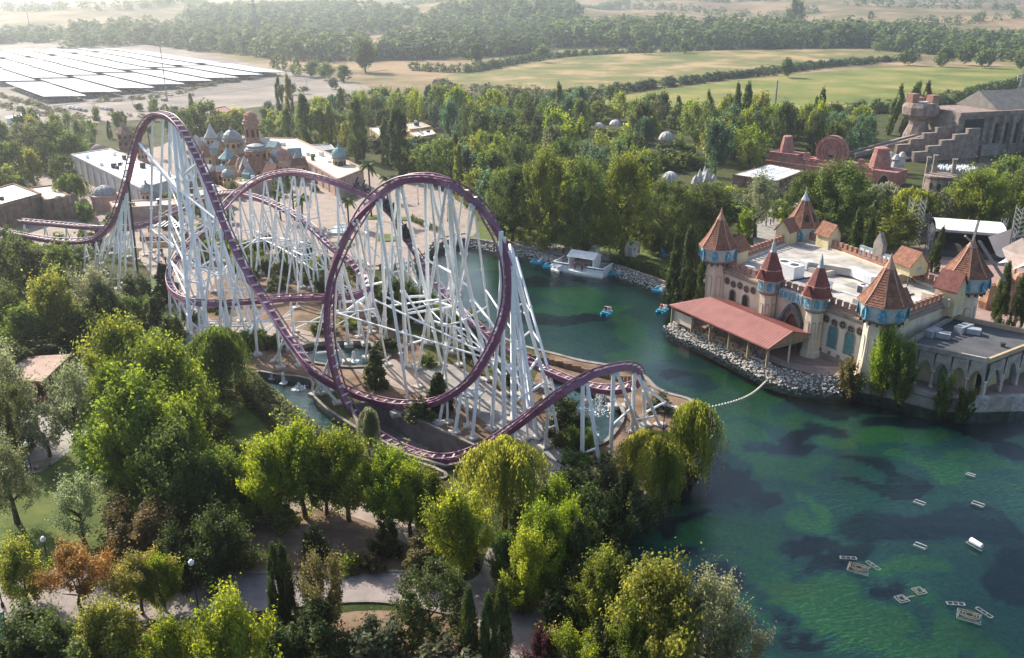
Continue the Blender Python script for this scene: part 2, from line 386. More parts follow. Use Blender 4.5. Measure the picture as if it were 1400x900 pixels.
sheet('lake_water', LAKE, WZ, WATER, label='green lake water seen down to its weedy bed')
tag(bpy.data.objects['lake_water'], kind='structure')
M_pool = mat('pool_bed', (.20, .33, .31), (.34, .46, .42), .8, .9)
for nm, P, z in (('moat_water', MOAT, -.75), ('pond_water', POND_A, -.45), ('pond_water', POND_B, -.45)):
    sheet(nm, P, z, POOL, label='shallow pool water'); sheet('pool_bed', P, z - .7, M_pool)
sheet('trench_floor', TRENCH, -3.05, mat('trench_concrete', (.13, .12, .115), (.22, .2, .19), .6, .85, bump=.2))

# --- banks
M_conc = mat('bank_concrete', (.15, .135, .12), (.29, .26, .23), .5, .9, bump=.3, bscale=2)
M_stonewall = mat('bank_stone', (.22, .2, .18), (.42, .39, .35), 1.1, .9, bump=.5, bscale=3, c3=(.3, .28, .25))
def wall_ribbon(name, P, z0, z1, m, label, closed=True, cop=.35, coph=.16, ccol=None):
    """a retaining wall with a coping slab along its top"""
    b = MB(); n = len(P); R = range(n if closed else n - 1)
    for i in R:
        p, q = P[i], P[(i + 1) % n]; b.add([(p.x, p.y, z0), (q.x, q.y, z0), (q.x, q.y, z1), (p.x, p.y, z1)], [(0, 1, 2, 3)])
    o = b.build(name, m); tag(o, label, kind='structure')
    c = MB()
    for i in R:
        p, q = P[i], P[(i + 1) % n]
        if (q - p).length > .05: c.bar((p.x, p.y, z1 + coph / 2 - .03), (q.x, q.y, z1 + coph / 2 - .03), cop * 2, coph)
    tag(c.build('coping', ccol or M_conc), kind='structure')
def near_idx(px, py, P=None):
    g = G(px, py); P = P or LAKE; return min(range(len(P)), key=lambda i: (P[i].x - g.x) ** 2 + (P[i].y - g.y) ** 2)
def run(P, i, j):
    n = len(P); return [P[k % n] for k in range(i, (j if j > i else j + n) + 1)]
iA, iB, iC, iD, iE = near_idx(640, 326), near_idx(926, 434), near_idx(1150, 515), near_idx(1750, 560), near_idx(806, 745)
wall_ribbon('lake_wall', run(LAKE, iA, iB), -3.3, 0, M_stonewall, 'pale stone bank behind the boat dock', False)
wall_ribbon('lake_wall', run(LAKE, iE, iA), -3.3, .02, M_conc, 'concrete edge of the coaster peninsula', False)
wall_ribbon('lake_wall', run(LAKE, iD, iE), -3.3, .02, M_conc, 'low concrete edge of the near shore', False)
wall_ribbon('pool_wall', MOAT, -1.5, .12, M_conc, 'kerb of the long pool', cop=.2)
wall_ribbon('pool_wall', POND_A, -1.2, .2, M_conc, 'kerb of the back pool', cop=.25)
wall_ribbon('pool_wall', POND_B, -1.2, .2, M_conc, 'kerb of the fountain pool', cop=.25)
wall_ribbon('trench_wall', TRENCH, -3.6, .3, mat('trench_concrete', (.1, .1, .1)), 'concrete walls of the coaster trench', cop=.18, coph=.3)
# right shore: separate concrete blocks of the retaining wall
rw = root('retaining_wall', 'weathered concrete lakeside wall of separate blocks below the arcaded annex', 'wall', G(1270, 545, WZ))
seg = run(LAKE, iC, iD); acc = 0; bm_i = 0
pts = [seg[0]]
for a, b_ in zip(seg, seg[1:]):
    L_ = (b_ - a).length; k = max(1, int(L_ / 1.6))
    pts += [a + (b_ - a) * (j / k) for j in range(1, k + 1)]
i = 0; MBLK = [mat('wall_block_a', (.25, .22, .19), (.4, .37, .33), .7, .92, bump=.6, bscale=2.5), mat('wall_block_b', (.16, .14, .12), (.3, .27, .24), .8, .92, bump=.6, bscale=2.5), mat('wall_block_c', (.3, .28, .26), (.5, .47, .44), 1.4, .92, bump=.8, bscale=4)]
while i < len(pts) - 1 and i < 90:
    j = min(len(pts) - 1, i + rng.choice((1, 2, 2, 3))); a, b_ = pts[i], pts[j]; d = (b_ - a); nrm = Vector((d.y, -d.x)).normalized()
    t = MB(); o_ = rng.uniform(-.12, .18); ht = .55 + rng.uniform(-.08, .15)
    c = (a + b_) / 2 - nrm * (.35 - o_)
    t.box((c.x, c.y, (-3.3 + ht) / 2), (d.length - .06, .9, 3.3 + ht), math.atan2(d.y, d.x))
    t.build('wall_block', rng.choice(MBLK), rw); i = j
# rip-rap slope round the castle terrace: real stones on an earth slope
TOP = run(LAKE, iB, iC)
def offs(P, d):
    out = []
    for i, p in enumerate(P):
        t = (P[min(i + 1, len(P) - 1)] - P[max(i - 1, 0)]).normalized(); out.append(p + Vector((-t.y, t.x)) * d)
    return out
side = 1 if inpoly(*(offs(TOP, 1.0)[len(TOP) // 2]), LAKE) else -1
LOW = offs(TOP, side * 2.7)
b = MB(); n = len(TOP); b.add([(p.x, p.y, .12) for p in TOP] + [(p.x, p.y, WZ - .9) for p in LOW], [(i, i + 1, n + i + 1, n + i) for i in range(n - 1)])
tag(b.build('bank_slope', mat('bank_earth', (.10, .09, .08), (.2, .18, .16), 1.5, .95)), 'earth slope under the stone rip-rap', kind='structure')
def stone_mesh(r, sd):
    q = random.Random(sd); v = []; f = []
    for k, (z, s) in enumerate(((-.55, .6), (0, 1), (.5, .62))):
        for i in range(6):
            t = i * math.pi / 3 + k * .4; w = s * q.uniform(.75, 1.15) * r; v.append((w * math.cos(t), w * .8 * math.sin(t), z * r * q.uniform(.8, 1.1)))
    for k in (0, 1): f += [(k * 6 + i, k * 6 + (i + 1) % 6, k * 6 + 6 + (i + 1) % 6, k * 6 + 6 + i) for i in range(6)]
    return np.array(v), f + [tuple(range(5, -1, -1)), tuple(range(12, 18))]
def stones_along(name, A, B, za, zb, nrow, step, r, m, label, keep=None):
    V = []; Fs = []; k = 0; q = random.Random(5)
    for i in range(len(A) - 1):
        L_ = (A[i + 1] - A[i]).length; c = max(1, int(L_ / step))
        for j in range(c):
            for w in range(nrow):
                t = (j + q.random()) / c; s = (w + q.uniform(-.2, 1.2)) / nrow
                a = A[i].lerp(A[i + 1], t); d = B[i].lerp(B[i + 1], t); p = a.lerp(d, s); z = za + (zb - za) * s
                if keep and not keep(p.x, p.y): continue
                v, f = stone_mesh(r * q.uniform(.6, 1.35), q.randrange(50)); an = q.random() * 6.3
                x = v[:, 0] * math.cos(an) - v[:, 1] * math.sin(an); y = v[:, 0] * math.sin(an) + v[:, 1] * math.cos(an)
                V += list(zip(x + p.x, y + p.y, v[:, 2] + z + .05)); Fs += [tuple(u + k for u in ff) for ff in f]; k += 18
    me = bpy.data.meshes.new(name); me.from_pydata(V, [], Fs); me.materials.append(m); me.update()
    tag(link(name, me), label, kind='stuff')
def rock_mat():
    m = mat('riprap', (.35, .33, .31), (.62, .6, .57), 1.6, .9, bump=.4, bscale=5, c3=(.5, .48, .45)); return m
stones_along('riprap_stones', TOP, LOW, .1, WZ - .5, 9, .36, .21, rock_mat(), 'pale angular boulders of the bank under the castle terrace')
BK = run(LAKE, near_idx(640, 326), near_idx(936, 408)); bl = offs(BK, side * 1.8)
stones_along('bank_stones', BK, bl, .05, WZ - .3, 6, .42, .22, rock_mat(), 'pale stones of the bank behind the boat dock')

# --- paved places and fields (sheets a few centimetres proud of the ground)
M_pave = mat('pale_paving', (.21, .165, .14), (.35, .285, .245), .45, .85, bump=.12, bscale=6, c3=(.28, .225, .19), detail=12, lo=.3, hi=.7)
M_road = mat('road_asphalt', (.20, .17, .165), (.31, .265, .25), .5, .88, bump=.12, bscale=9, c3=(.255, .22, .21), detail=9)
M_walk = mat('grey_walk', (.20, .19, .18), (.33, .31, .29), .4, .88, bump=.15, bscale=7)
M_soil = mat('bare_soil', (.10, .065, .04), (.24, .17, .115), .35, .95, bump=.4, bscale=4, c3=(.16, .105, .07), detail=9)
M_lawn = mat('lawn', (.05, .078, .014), (.115, .14, .035), .3, .95, bump=.3, bscale=8, c3=(.08, .11, .022), detail=9)
M_terr = mat('terrace_paving', (.25, .17, .15), (.34, .25, .22), .5, .85, bump=.1, bscale=8)
SOIL_PX = [(255,478),(250,420),(330,345),(440,372),(480,372),(520,402),(560,455),(600,500),(700,560),(760,480),(890,525),(960,560),(962,606),(905,655),(812,718),(790,700),(690,640),(600,600),(420,515),(350,505)]
def carve(P):  # keep clear of the basins: triangulated with holes
    return P
def sheet_clear(name, P, z, m, label=None):
    """sheet cut round the water basins"""
    P = [Vector((p[0], p[1])) for p in P]; pts = list(P); ed = [(i, (i + 1) % len(P)) for i in range(len(P))]
    for h in HOLES:
        s = len(pts); pts += h; ed += [(s + i, s + (i + 1) % len(h)) for i in range(len(h))]
    v, e, f, *_ = delaunay_2d_cdt(pts, ed, [], 0, 1e-4); fs = []
    for t in f:
        c = (v[t[0]] + v[t[1]] + v[t[2]]) / 3
        if inpoly(c.x, c.y, P) and not in_water(c.x, c.y): fs.append(tuple(t))
    me = bpy.data.meshes.new(name); me.from_pydata([(p.x, p.y, z) for p in v], [], fs); me.materials.append(m); me.update()
    if me.polygons and me.polygons[0].normal.z < 0: me.flip_normals()
    tag(link(name, me), label, kind='structure')
def GP(L, n=4): return [Vector((p.x, p.y)) for p in crom([G(x, y) for x, y in L], n, True)]
sheet_clear('soil_bed', GP(SOIL_PX), .02, M_soil, 'bare brown soil under the coaster')
sheet_clear('soil_bed', GP([(300,690),(400,690),(450,688),(520,705),(600,770),(560,781),(420,783),(300,782),(210,770),(190,720),(230,690)]), .02, M_soil, 'bare brown slope above the road')
sheet_clear('soil_bed', GP([(540,835),(620,845),(690,900),(700,960),(420,960),(440,850)]), .02, M_soil, 'dry bank below the road')
sheet_clear('lawn', GP([(255,520),(300,530),(350,570),(385,610),(420,640),(380,660),(330,620),(285,560)]), .03, M_lawn, 'bright mown grass strip beside the hedge')
sheet_clear('lawn', GP([(0,690),(60,640),(110,605),(150,600),(190,640),(200,700),(150,760),(0,770),(-80,740)]), .03, M_lawn, 'shaded lawn with olive trees')
sheet_clear('lawn', GP([(0,400),(60,385),(150,400),(215,380),(240,430),(215,450),(100,470),(0,470),(-90,440)]), .03, M_lawn, 'grass among the trees at the left')
sheet_clear('lawn', GP([(660,345),(700,325),(790,345),(930,380),(940,350),(860,330),(700,300),(640,310)]), .03, M_lawn, 'grass bank behind the boat dock')
sheet_clear('plaza', GP([(425,345),(455,315),(520,290),(545,245),(590,255),(645,290),(648,322),(606,329),(585,345),(560,364),(476,371),(430,372)]), .05, M_pave, 'pale pink plaza beside the lake')
sheet_clear('path', GP([(190,345),(245,330),(330,330),(430,350),(430,372),(330,365),(285,400),(290,440),(360,440),(480,470),(600,520),(610,545),(540,530),(420,480),(330,465),(262,480),(240,430),(215,385)]), .06, M_pave, 'walkway under the coaster')
sheet_clear('path', GP([(560,500),(620,500),(700,548),(760,600),(800,660),(775,690),(740,665),(700,610),(640,560)]), .07, M_walk, 'grey walkway through the loop')
sheet_clear('path', GP([(340,708),(395,682),(440,670),(490,686),(545,704),(590,738),(606,765),(590,770),(560,748),(520,722),(470,704),(420,698),(370,716)]), .05, M_pave, 'pale path above the soil slope')
ROAD_PX = [(-120,790),(0,786),(150,772),(280,783),(400,785),(480,784),(560,783),(630,795),(655,785),(668,752),(695,745),(716,778),(750,822),(840,885),(900,960),(720,990),(690,885),(620,842),(560,830),(480,824),(270,844),(150,852),(0,856),(-120,850)]
sheet_clear('road', GP(ROAD_PX), .06, M_road, 'curving service road in the foreground')
sheet_clear('path', GP([(0,590),(30,598),(55,560),(62,543),(90,505),(112,488),(132,500),(108,545),(119,590),(84,626),(45,648),(28,622),(0,628)]), .05, M_walk, 'path past the red pavilion')
sheet_clear('path', GP([(1042,288),(1095,278),(1088,308),(1100,330),(1060,345),(1035,345),(1030,318)]), .05, M_walk, 'street behind the castle')
sheet_clear('terrace', GP([(934,428),(942,445),(980,460),(1045,492),(1110,512),(1150,514),(1200,525),(1330,546),(1480,546),(1480,380),(1300,330),(1000,380),(950,400)], 2), .04, M_terr, 'pinkish terrace round the castle')
sheet_clear('dock_path', GP([(700,328),(780,338),(840,350),(835,358),(760,349),(705,334)]), .05, M_walk, 'paving by the boat dock')
# kerbs of the road
def kerb(L, label):
    P = crom([G(x, y) for x, y in L], 5); c = MB()
    for a, d in zip(P, P[1:]): c.bar((a.x, a.y, .07), (d.x, d.y, .07), .3, .2)
    tag(c.build('kerb', M_conc), label, kind='structure')
kerb([(-120,790),(0,786),(150,772),(280,783),(400,785),(480,784),(560,783),(630,795)], 'stone kerb along the top of the road')
kerb([(-120,850),(0,856),(150,852),(270,844),(480,824),(560,830),(620,842)], 'stone kerb along the bottom of the road')
kerb([(695,745),(716,778),(750,822),(840,885),(900,960)], 'stone kerb on the lake side of the road')
kerb([(340,712),(395,686),(440,674),(490,690),(545,708),(590,744)], 'kerb above the soil slope')
def dirty_field(name, c): return mat(name, c[0], c[1], .022, .95, c3=c[2], detail=12, bump=.8, bscale=.35, stretch=(1, .8, 1), lo=.38, hi=.62)
M_f1 = dirty_field('field_mixed', ((.08, .11, .018), (.35, .25, .125), (.17, .15, .045)))
M_f2 = dirty_field('field_green', ((.085, .12, .014), (.27, .22, .065), (.15, .165, .028)))
def far_sheet(name, L, m, label, dz=.15):
    P = [GT(x, y) for x, y in L]; P = crom(P, 5, True); P2 = [Vector((p.x, p.y)) for p in P]
    xs = [p.x for p in P2]; ys = [p.y for p in P2]; st = max(12, (max(ys) - min(ys)) / 26)
    pts = list(P2); y = min(ys)
    while y < max(ys):
        x = min(xs)
        while x < max(xs):
            if inpoly(x, y, P2): pts.append(Vector((x, y)))
            x += st * 1.3
        y += st
    v, e, f, *_ = delaunay_2d_cdt(pts, [(i, (i + 1) % len(P2)) for i in range(len(P2))], [], 0, 1e-3)
    fs = [tuple(t) for t in f if inpoly(*((v[t[0]] + v[t[1]] + v[t[2]]) / 3), P2)]
    me = bpy.data.meshes.new(name); me.from_pydata([(p.x, p.y, hgt(p.x, p.y) + dz + (.6 if p.y > 800 else 0)) for p in v], [], fs); me.materials.append(m); me.update()
    if me.polygons and me.polygons[0].normal.z < 0: me.flip_normals()
    tag(link(name, me), label, kind='structure')
far_sheet('field', [(608,105),(690,88),(760,79),(900,74),(1010,70),(1180,69),(1245,80),(1140,90),(1060,97),(970,110),(880,124),(800,136),(750,126),(690,120),(640,114)], M_f1, 'patchy field of grass and straw')
far_sheet('field', [(770,143),(870,129),(960,116),(1060,105),(1200,94),(1400,91),(1520,92),(1520,128),(1400,122),(1250,142),(1060,152),(900,160),(810,154)], M_f2, 'yellow-green field between the hedgerows')
far_sheet('field', [(690,80),(760,71),(850,68),(850,73),(760,78),(700,86)], dirty_field('field_strip', ((.2, .28, .06), (.3, .3, .1), (.24, .28, .07))), 'narrow green field below the wood')
M_park = mat('car_park', (.13, .115, .10), (.27, .23, .20), .035, .9, c3=(.2, .172, .15), detail=10)
far_sheet('car_park', [(-320,205),(0,182),(100,172),(250,160),(390,142),(508,123),(430,104),(375,94),(250,70),(120,56),(-200,50),(-400,100)], M_park, 'pale car park with canopies')
sheet('village_paving', GP([(100,215),(220,200),(260,170),(350,190),(420,195),(520,240),(545,245),(520,290),(430,345),(250,330),(200,340),(0,330),(-120,300),(0,262)]), .03, M_pave, label='pale paving of the theme village')
M_lane = mat('parking_lane', (.11, .105, .10), (.17, .16, .15), .3, .9)
_o, _a, _b = Vector((-236, 458)), Vector((-.62, .785)), Vector((.40, .915)); _n = Vector((.785, .62))
for k in range(5):
    s0 = _o + _n * (18 + k * 17); w = 2.2
    P = [s0 - _b * 20 - _n * w, s0 + _b * 190 - _n * w, s0 + _b * 190 + _n * w, s0 - _b * 20 + _n * w]; sheet('parking_lane', P, .3, M_lane, label='dark lane of the open car park')
# ================================================================== ROLLER COASTER
def PL(px, py, A, d):
    n = (-d[1], d[0]); r = ray(px, py); t = (n[0] * A[0] + n[1] * A[1]) / (n[0] * r.x + n[1] * r.y)
    return Vector((r.x * t, r.y * t, CAMH + r.z * t))
UP = Vector((0, 0, 1)); TR = []
def tp(p, hint=UP): TR.append((p, Vector(hint)))
for q in ((-30,309,6),(0,314,6),(35,320.5,6),(70,326,6),(100,328,6.2)): tp(G(*q))
A0 = G(112, 327, 6.6); A1 = atdist(212, 154, 149.); dA = (A1 - A0); dA = Vector((dA.x, dA.y)).normalized()
for x, y in ((124,325),(138,318),(149,306),(158,290),(166,267),(173,243),(180,212),(186,190),(193,172),(201,160)): tp(PL(x, y, A0, dA))
B0 = G(452, 527, 4.0); dB = Vector((B0.x - A1.x, B0.y - A1.y)).normalized()
tp(A1)
for x, y in ((223,154.5),(234,159),(246,171),(258,190),(272,217),(288,255),(306,302),(326,347),(349,389),(376,430),(404,471),(432,506)): tp(PL(x, y, A1, dB))
# the big ring: upright over its top, so the track rolls half a turn on each side
LC = G(560, 549, 2.6); dL = Vector((.88, -.47)).normalized(); nL = Vector((dL.y, -dL.x))   # nL points to the camera side
inn = Vector((-dL.x, -dL.y, 0)); sidev = Vector((-nL.x, -nL.y, .3))
def ring(x, y, o, h): tp(PL(x, y, (LC.x + nL.x * o, LC.y + nL.y * o), dL), h)
for x, y, h in ((476,531,UP),(520,546,UP),(560,550,UP),(600,543,UP),(640,516,UP),(668,473,inn),(685,430,inn),(691,385,inn),(684,338,inn),(670,303,inn * .8 + sidev * .5),(653,275,sidev * .9 + UP * .2)):
    ring(x, y, -.9, h)
for x, y, h in ((628,252,UP * .9 + sidev * .5),(600,241,UP),(574,238,UP),(545,243,UP),(519,261,UP * .9 + sidev * .3),(494,293,UP * .3 + sidev * .9),(473,334,sidev * .9 - inn * .4),(458,385,-inn * .8 + sidev * .4),(453,430,-inn * .9 + sidev * .2),(455,475,-inn + UP * .3)):
    ring(x, y, 1.2, h)
dX = Vector((.80, -.6)).normalized(); X0 = PL(455, 475, (LC.x + nL.x * 1.2, LC.y + nL.y * 1.2), dL)
for x, y in ((466,525),(484,562),(510,588),(545,608),): tp(PL(x, y, X0, dX))
for q in ((578,620,-.6),(610,624,-.3),(645,614,1.0),(690,587,4.0),(740,550,8.2),(775,526,11),(805,508,12.6),(835,499,12.6),(857,497,11.6),(870,503,10),(873,514,8),(862,525,6.2),(835,530,4.8),(800,524,4.2),(760,509,4),(722,491,4.2),(685,468,5.2),(650,440,6.6),(622,415,7.6),(598,388,9),(577,357,11),(556,325,14.2),(536,292,17.5),(515,271,20),(490,258,21.8),(460,247,22.8),(430,238,23.2),(398,233,22.6),(370,237,21.2),(346,247,19.2),(318,269,16.2),(290,300,13),(262,328,10),(241,354,7.6),(232,376,6.2),(236,394,5.8),(252,406,6),(275,411,6.3),(310,411,6.6),(350,408,6.9),(400,404,7),(450,403,7),(480,402,7.2),(496,397,7.6),(500,388,8.2),(494,373,9.2),(476,354,10.6),(450,332,12),(415,300,13.6),(380,280,14),(346,267,14),(314,262,13.2),(282,268,11.4),(248,283,9),(205,302,7.4),(168,310,6.8),(115,308,6.2),(70,304,6),(25,300,6)):
    tp(G(*q))
def sample_track(step=.55):
    P = [p for p, h in TR]; c = crom(P, 14); hs = []
    for i in range(len(P) - 1):
        for k in range(14): hs.append(TR[i][1].lerp(TR[i + 1][1], k / 14))
    hs.append(TR[-1][1]); out = [(c[0], hs[0])]; acc = 0
    for i in range(1, len(c)):
        d = (c[i] - c[i - 1]).length; acc += d
        if acc >= step: out.append((c[i], hs[i])); acc = 0
    S = []
    for i, (p, h) in enumerate(out):
        t = (out[min(i + 1, len(out) - 1)][0] - out[max(i - 1, 0)][0]).normalized()
        u = (h - t * h.dot(t)); u = u.normalized() if u.length > .05 else Vector((0, 0, 1)); S.append([p, t, u])
    for _ in range(8):                                   # even out the roll
        us = [s[2] for s in S]
        for i in range(1, len(S) - 1):
            u = us[i - 1] + us[i] * 2 + us[i + 1]; t = S[i][1]; u -= t * u.dot(t)
            if u.length > .05: S[i][2] = u.normalized()
    # bank into level curves
    bk = []
    for i, (p, t, u) in enumerate(S):
        a, b_ = S[max(i - 6, 0)][1], S[min(i + 6, len(S) - 1)][1]
        k = (b_.x * a.y - b_.y * a.x); bk.append(max(-.9, min(.9, k * 1.1)) if abs(t.z) < .75 else 0)
    for i, s in enumerate(S):
        w = sum(bk[max(0, i - 8):i + 9]) / len(bk[max(0, i - 8):i + 9])
        r = s[1].cross(s[2]).normalized()
        if i < NR0 or i > NR1: s[2] = (s[2] + r * w).normalized()
    return S
NR0, NR1 = 0, 10 ** 6
S = sample_track()
NR0 = min(range(len(S)), key=lambda i: (S[i][0] - TR[27][0]).length); NR1 = min(range(len(S)), key=lambda i: (S[i][0] - TR[56][0]).length)
S = sample_track(); SPX = [proj(p) for p, t, u in S]
M_track = mat('coaster_purple', (.155, .05, .115), (.23, .085, .165), .8, .4, spec=.5)
M_tie = mat('coaster_tie', (.42, .34, .38), (.56, .47, .5), 2, .4, spec=.5)
M_steel = mat('support_white', (.72, .75, .765), (.82, .84, .85), .35, .42, spec=.45, bump=0)
M_black = mat('black_steel', (.02, .02, .025), (.04, .04, .045), 2, .5)
M_foot = mat('footing_concrete', (.36, .33, .30), (.5, .46, .42), 1.5, .9)
RC = root('roller_coaster', 'purple steel roller coaster with a tall ring and white supports on the lake peninsula', 'roller coaster', (LC.x, LC.y, 0))
def sweep(offs_, name, m, rr=None, box=None, n=6):
    V = []; Fs = []
    for i, (p, t, u) in enumerate(S):
        r = t.cross(u).normalized(); c = p + r * offs_[0] + u * offs_[1]
        if rr: V += [c + r * (rr * math.cos(6.2832 * k / n)) + u * (rr * math.sin(6.2832 * k / n)) for k in range(n)]
        else:
            w, h = box; V += [c + r * (w * a) + u * (h * b_) for a, b_ in ((-.5, -.5), (.5, -.5), (.62, .5), (-.62, .5))]
    n = n if rr else 4
    for i in range(len(S) - 1): Fs += [(i * n + k, i * n + (k + 1) % n, (i + 1) * n + (k + 1) % n, (i + 1) * n + k) for k in range(n)]
    b = MB(); b.add(V, Fs); return b.build(name, m, RC, smooth=bool(rr))
sweep((.66, 0), 'rail', M_track, rr=.115); sweep((-.66, 0), 'rail', M_track, rr=.115)
sweep((0, -.62), 'spine', M_track, box=(.6, .66))
tb = MB(); tb.box((0, 0, 0), (1.3, .24, .14)); tb.box((0, 0, -.2), (.5, .2, .3)); tme = tb.mesh('tie', mats=(M_tie,))
order = sorted(range(0, len(S), 2), key=lambda i: SPX[i][2]); rest = MB()
for k, i in enumerate(order):
    p, t, u = S[i]; r = t.cross(u).normalized()
    M = Matrix((r, t, u)).transposed().to_4x4(); M.translation = p - u * .12 - ORG[RC.name]
    if k < 290: o = link('tie', tme, RC); o.matrix_local = M
    else:
        M.translation = p - u * .12; rest.add([M @ v.co for v in tme.vertices], [tuple(f.vertices) for f in tme.polygons])
tag(rest.build('tie_run', M_tie, RC), kind='stuff')
# ---- supports
cyl = MB(); cyl.tube((0, 0, 0), (0, 0, 1), 1, n=10); cme = cyl.mesh('column', smooth=False, mats=(M_steel,))
cylb = MB(); cylb.tube((0, 0, 0), (0, 0, 1), 1, n=8); cmb = cylb.mesh('column_dark', mats=(M_black,))
fb = MB(); fb.lathe((0, 0, 0), [(.95, -.3), (.95, .35), (.75, .45)], 4, math.pi / 4); fme = fb.mesh('footing', mats=(M_foot,))
fl = MB(); fl.tube((0, 0, -.07), (0, 0, .07), 1, n=10); flm = fl.mesh('flange', mats=(M_steel,))
COLS = []
def strut(a, b_, r=.2, name='strut', me=None):
    a, b_ = Vector(a), Vector(b_); d = b_ - a; r = r * .8 if name == 'strut' else r
    o = link(name, me or cme, RC)
    o.matrix_local = Matrix.Translation(a - ORG[RC.name]) @ d.to_track_quat('Z', 'Y').to_matrix().to_4x4() @ Matrix.Diagonal((r, r, d.length, 1))
    return o
def column(top, base, r=.3, name='column', me=None, foot=True):
    r *= .66; top, base = Vector(top), Vector(base); c = strut(base, top, r, name, me); COLS.append((base, top, r))
    L_ = (top - base).length
    for k in range(1, int(L_ // 9) + 1):                 # bolted flanges of the tubes
        q = base.lerp(top, k * 9 / (L_ + 1)); f = link('flange', flm, c)
        f.matrix_local = Matrix.Translation((0, 0, k * 9 / (L_ + 1))) @ Matrix.Diagonal((1.45, 1.45, 1 / L_, 1))
    if foot and base.z > -.5:
        f = link('footing', fme, RC); f.location = base - ORG[RC.name]; f.rotation_euler = (0, 0, rng.random()); f.scale = (.8 + r, .8 + r, .8)
    return len(COLS) - 1
def at(px, py, lo=0, hi=10 ** 6):
    i = min((i for i in range(len(S)) if lo <= i <= hi), key=lambda i: (SPX[i][0] - px) ** 2 + (SPX[i][1] - py) ** 2)
    p, t, u = S[i]; return p - u * 1.05
def col(tx, ty, bx, by, r=.3, **k): return column(at(tx, ty), G(bx, by), r, **k)
def brace(i, s, j, t, r=.16):
    a = COLS[i][0].lerp(COLS[i][1], s); b_ = COLS[j][0].lerp(COLS[j][1], t); strut(a, b_, r)
def fan(tx, ty, bases, r=.28, xb=True):
    k = [col(tx, ty, bx, by, r) for bx, by in bases]
    if xb and len(k) > 1:
        for a, b_ in zip(k, k[1:]): brace(a, .45, b_, .45, r * .6)
    return k
# top hat tower
t1 = col(234, 161, 262, 468, .5); t2 = col(241, 165, 287, 470, .5); t3 = col(237, 163, 330, 440, .42); t4 = col(230, 159, 232, 420, .4)
for s in (.28, .52, .74): brace(t1, s, t2, s, .22); brace(t1, s, t4, s, .2); brace(t2, s, t3, s, .2)
brace(t1, .28, t2, .52, .18); brace(t2, .52, t1, .74, .18); brace(t1, .1, t2, .28, .18); brace(t4, .28, t1, .52, .18); brace(t3, .28, t2, .52, .18)
a = at(192, 190); m_ = COLS[t1][0].lerp(COLS[t1][1], .70); strut(a, m_, .26); strut(a, COLS[t2][0].lerp(COLS[t2][1], .63), .26)
strut(COLS[t1][0].lerp(COLS[t1][1], .70), at(306, 300), .28); strut(COLS[t2][0].lerp(COLS[t2][1], .78), at(272, 217), .26)
d1 = col(262, 200, 345, 452, .4); d2 = col(276, 226, 318, 470, .34); brace(d1, .4, d2, .4); brace(d1, .6, t2, .5, .2); brace(d1, .75, d2, .7, .18)
d3 = col(306, 303, 300, 478, .34); d4 = col(312, 315, 365, 462, .34); brace(d3, .5, d4, .5); brace(d2, .25, d3, .6)
d5 = col(345, 383, 352, 486, .32); d6 = col(350, 391, 395, 478, .28); brace(d5, .5, d6, .5)
d7 = col(378, 434, 384, 503, .3); d8 = col(382, 438, 410, 500, .26)
e1 = col(437, 511, 440, 538, .34); e2 = col(445, 518, 462, 552, .34); brace(e1, .2, e2, .7, .2)
# pull-up at the left
p1 = col(166, 268, 139, 372, .36); p2 = col(164, 272, 150, 384, .36); p3 = col(162, 276, 162, 396, .34); p4 = col(167, 262, 171, 388, .34); p5 = col(168, 258, 187, 392, .3); p6 = col(160, 284, 133, 362, .3)
for a, b_ in ((p1, p2), (p2, p3), (p3, p4), (p4, p5), (p6, p1)): brace(a, .3, b_, .6, .17); brace(a, .6, b_, .3, .17)
column(at(172, 247) + Vector((.3, -.5, .8)), G(191, 395), .26, me=cmb)
for x, y, bx, by in ((112,328,115,371),(128,325,130,366),(142,316,126,378),(100,329,104,362),(70,327,72,358),(35,321,37,352),(8,316,9,346)):
    k = col(x, y, bx, by, .26); k2 = col(x, y, bx + 10, by - 5, .2); brace(k, .5, k2, .5, .12)
# launch return / brake run at the left
for x, y, bx, by in ((205,302,208,345),(190,306,198,350),(182,308,176,352),(168,310,160,348),(140,309,141,344),(115,308,116,342),(90,306,91,340),(60,303,61,337),(30,300,31,334),(248,283,252,336),(230,291,236,340),(282,268,287,330),(300,264,306,326)):
    k = col(x, y, bx, by, .24); k2 = col(x, y, bx + 11, by + 4, .18); brace(k, .5, k2, .5, .12)
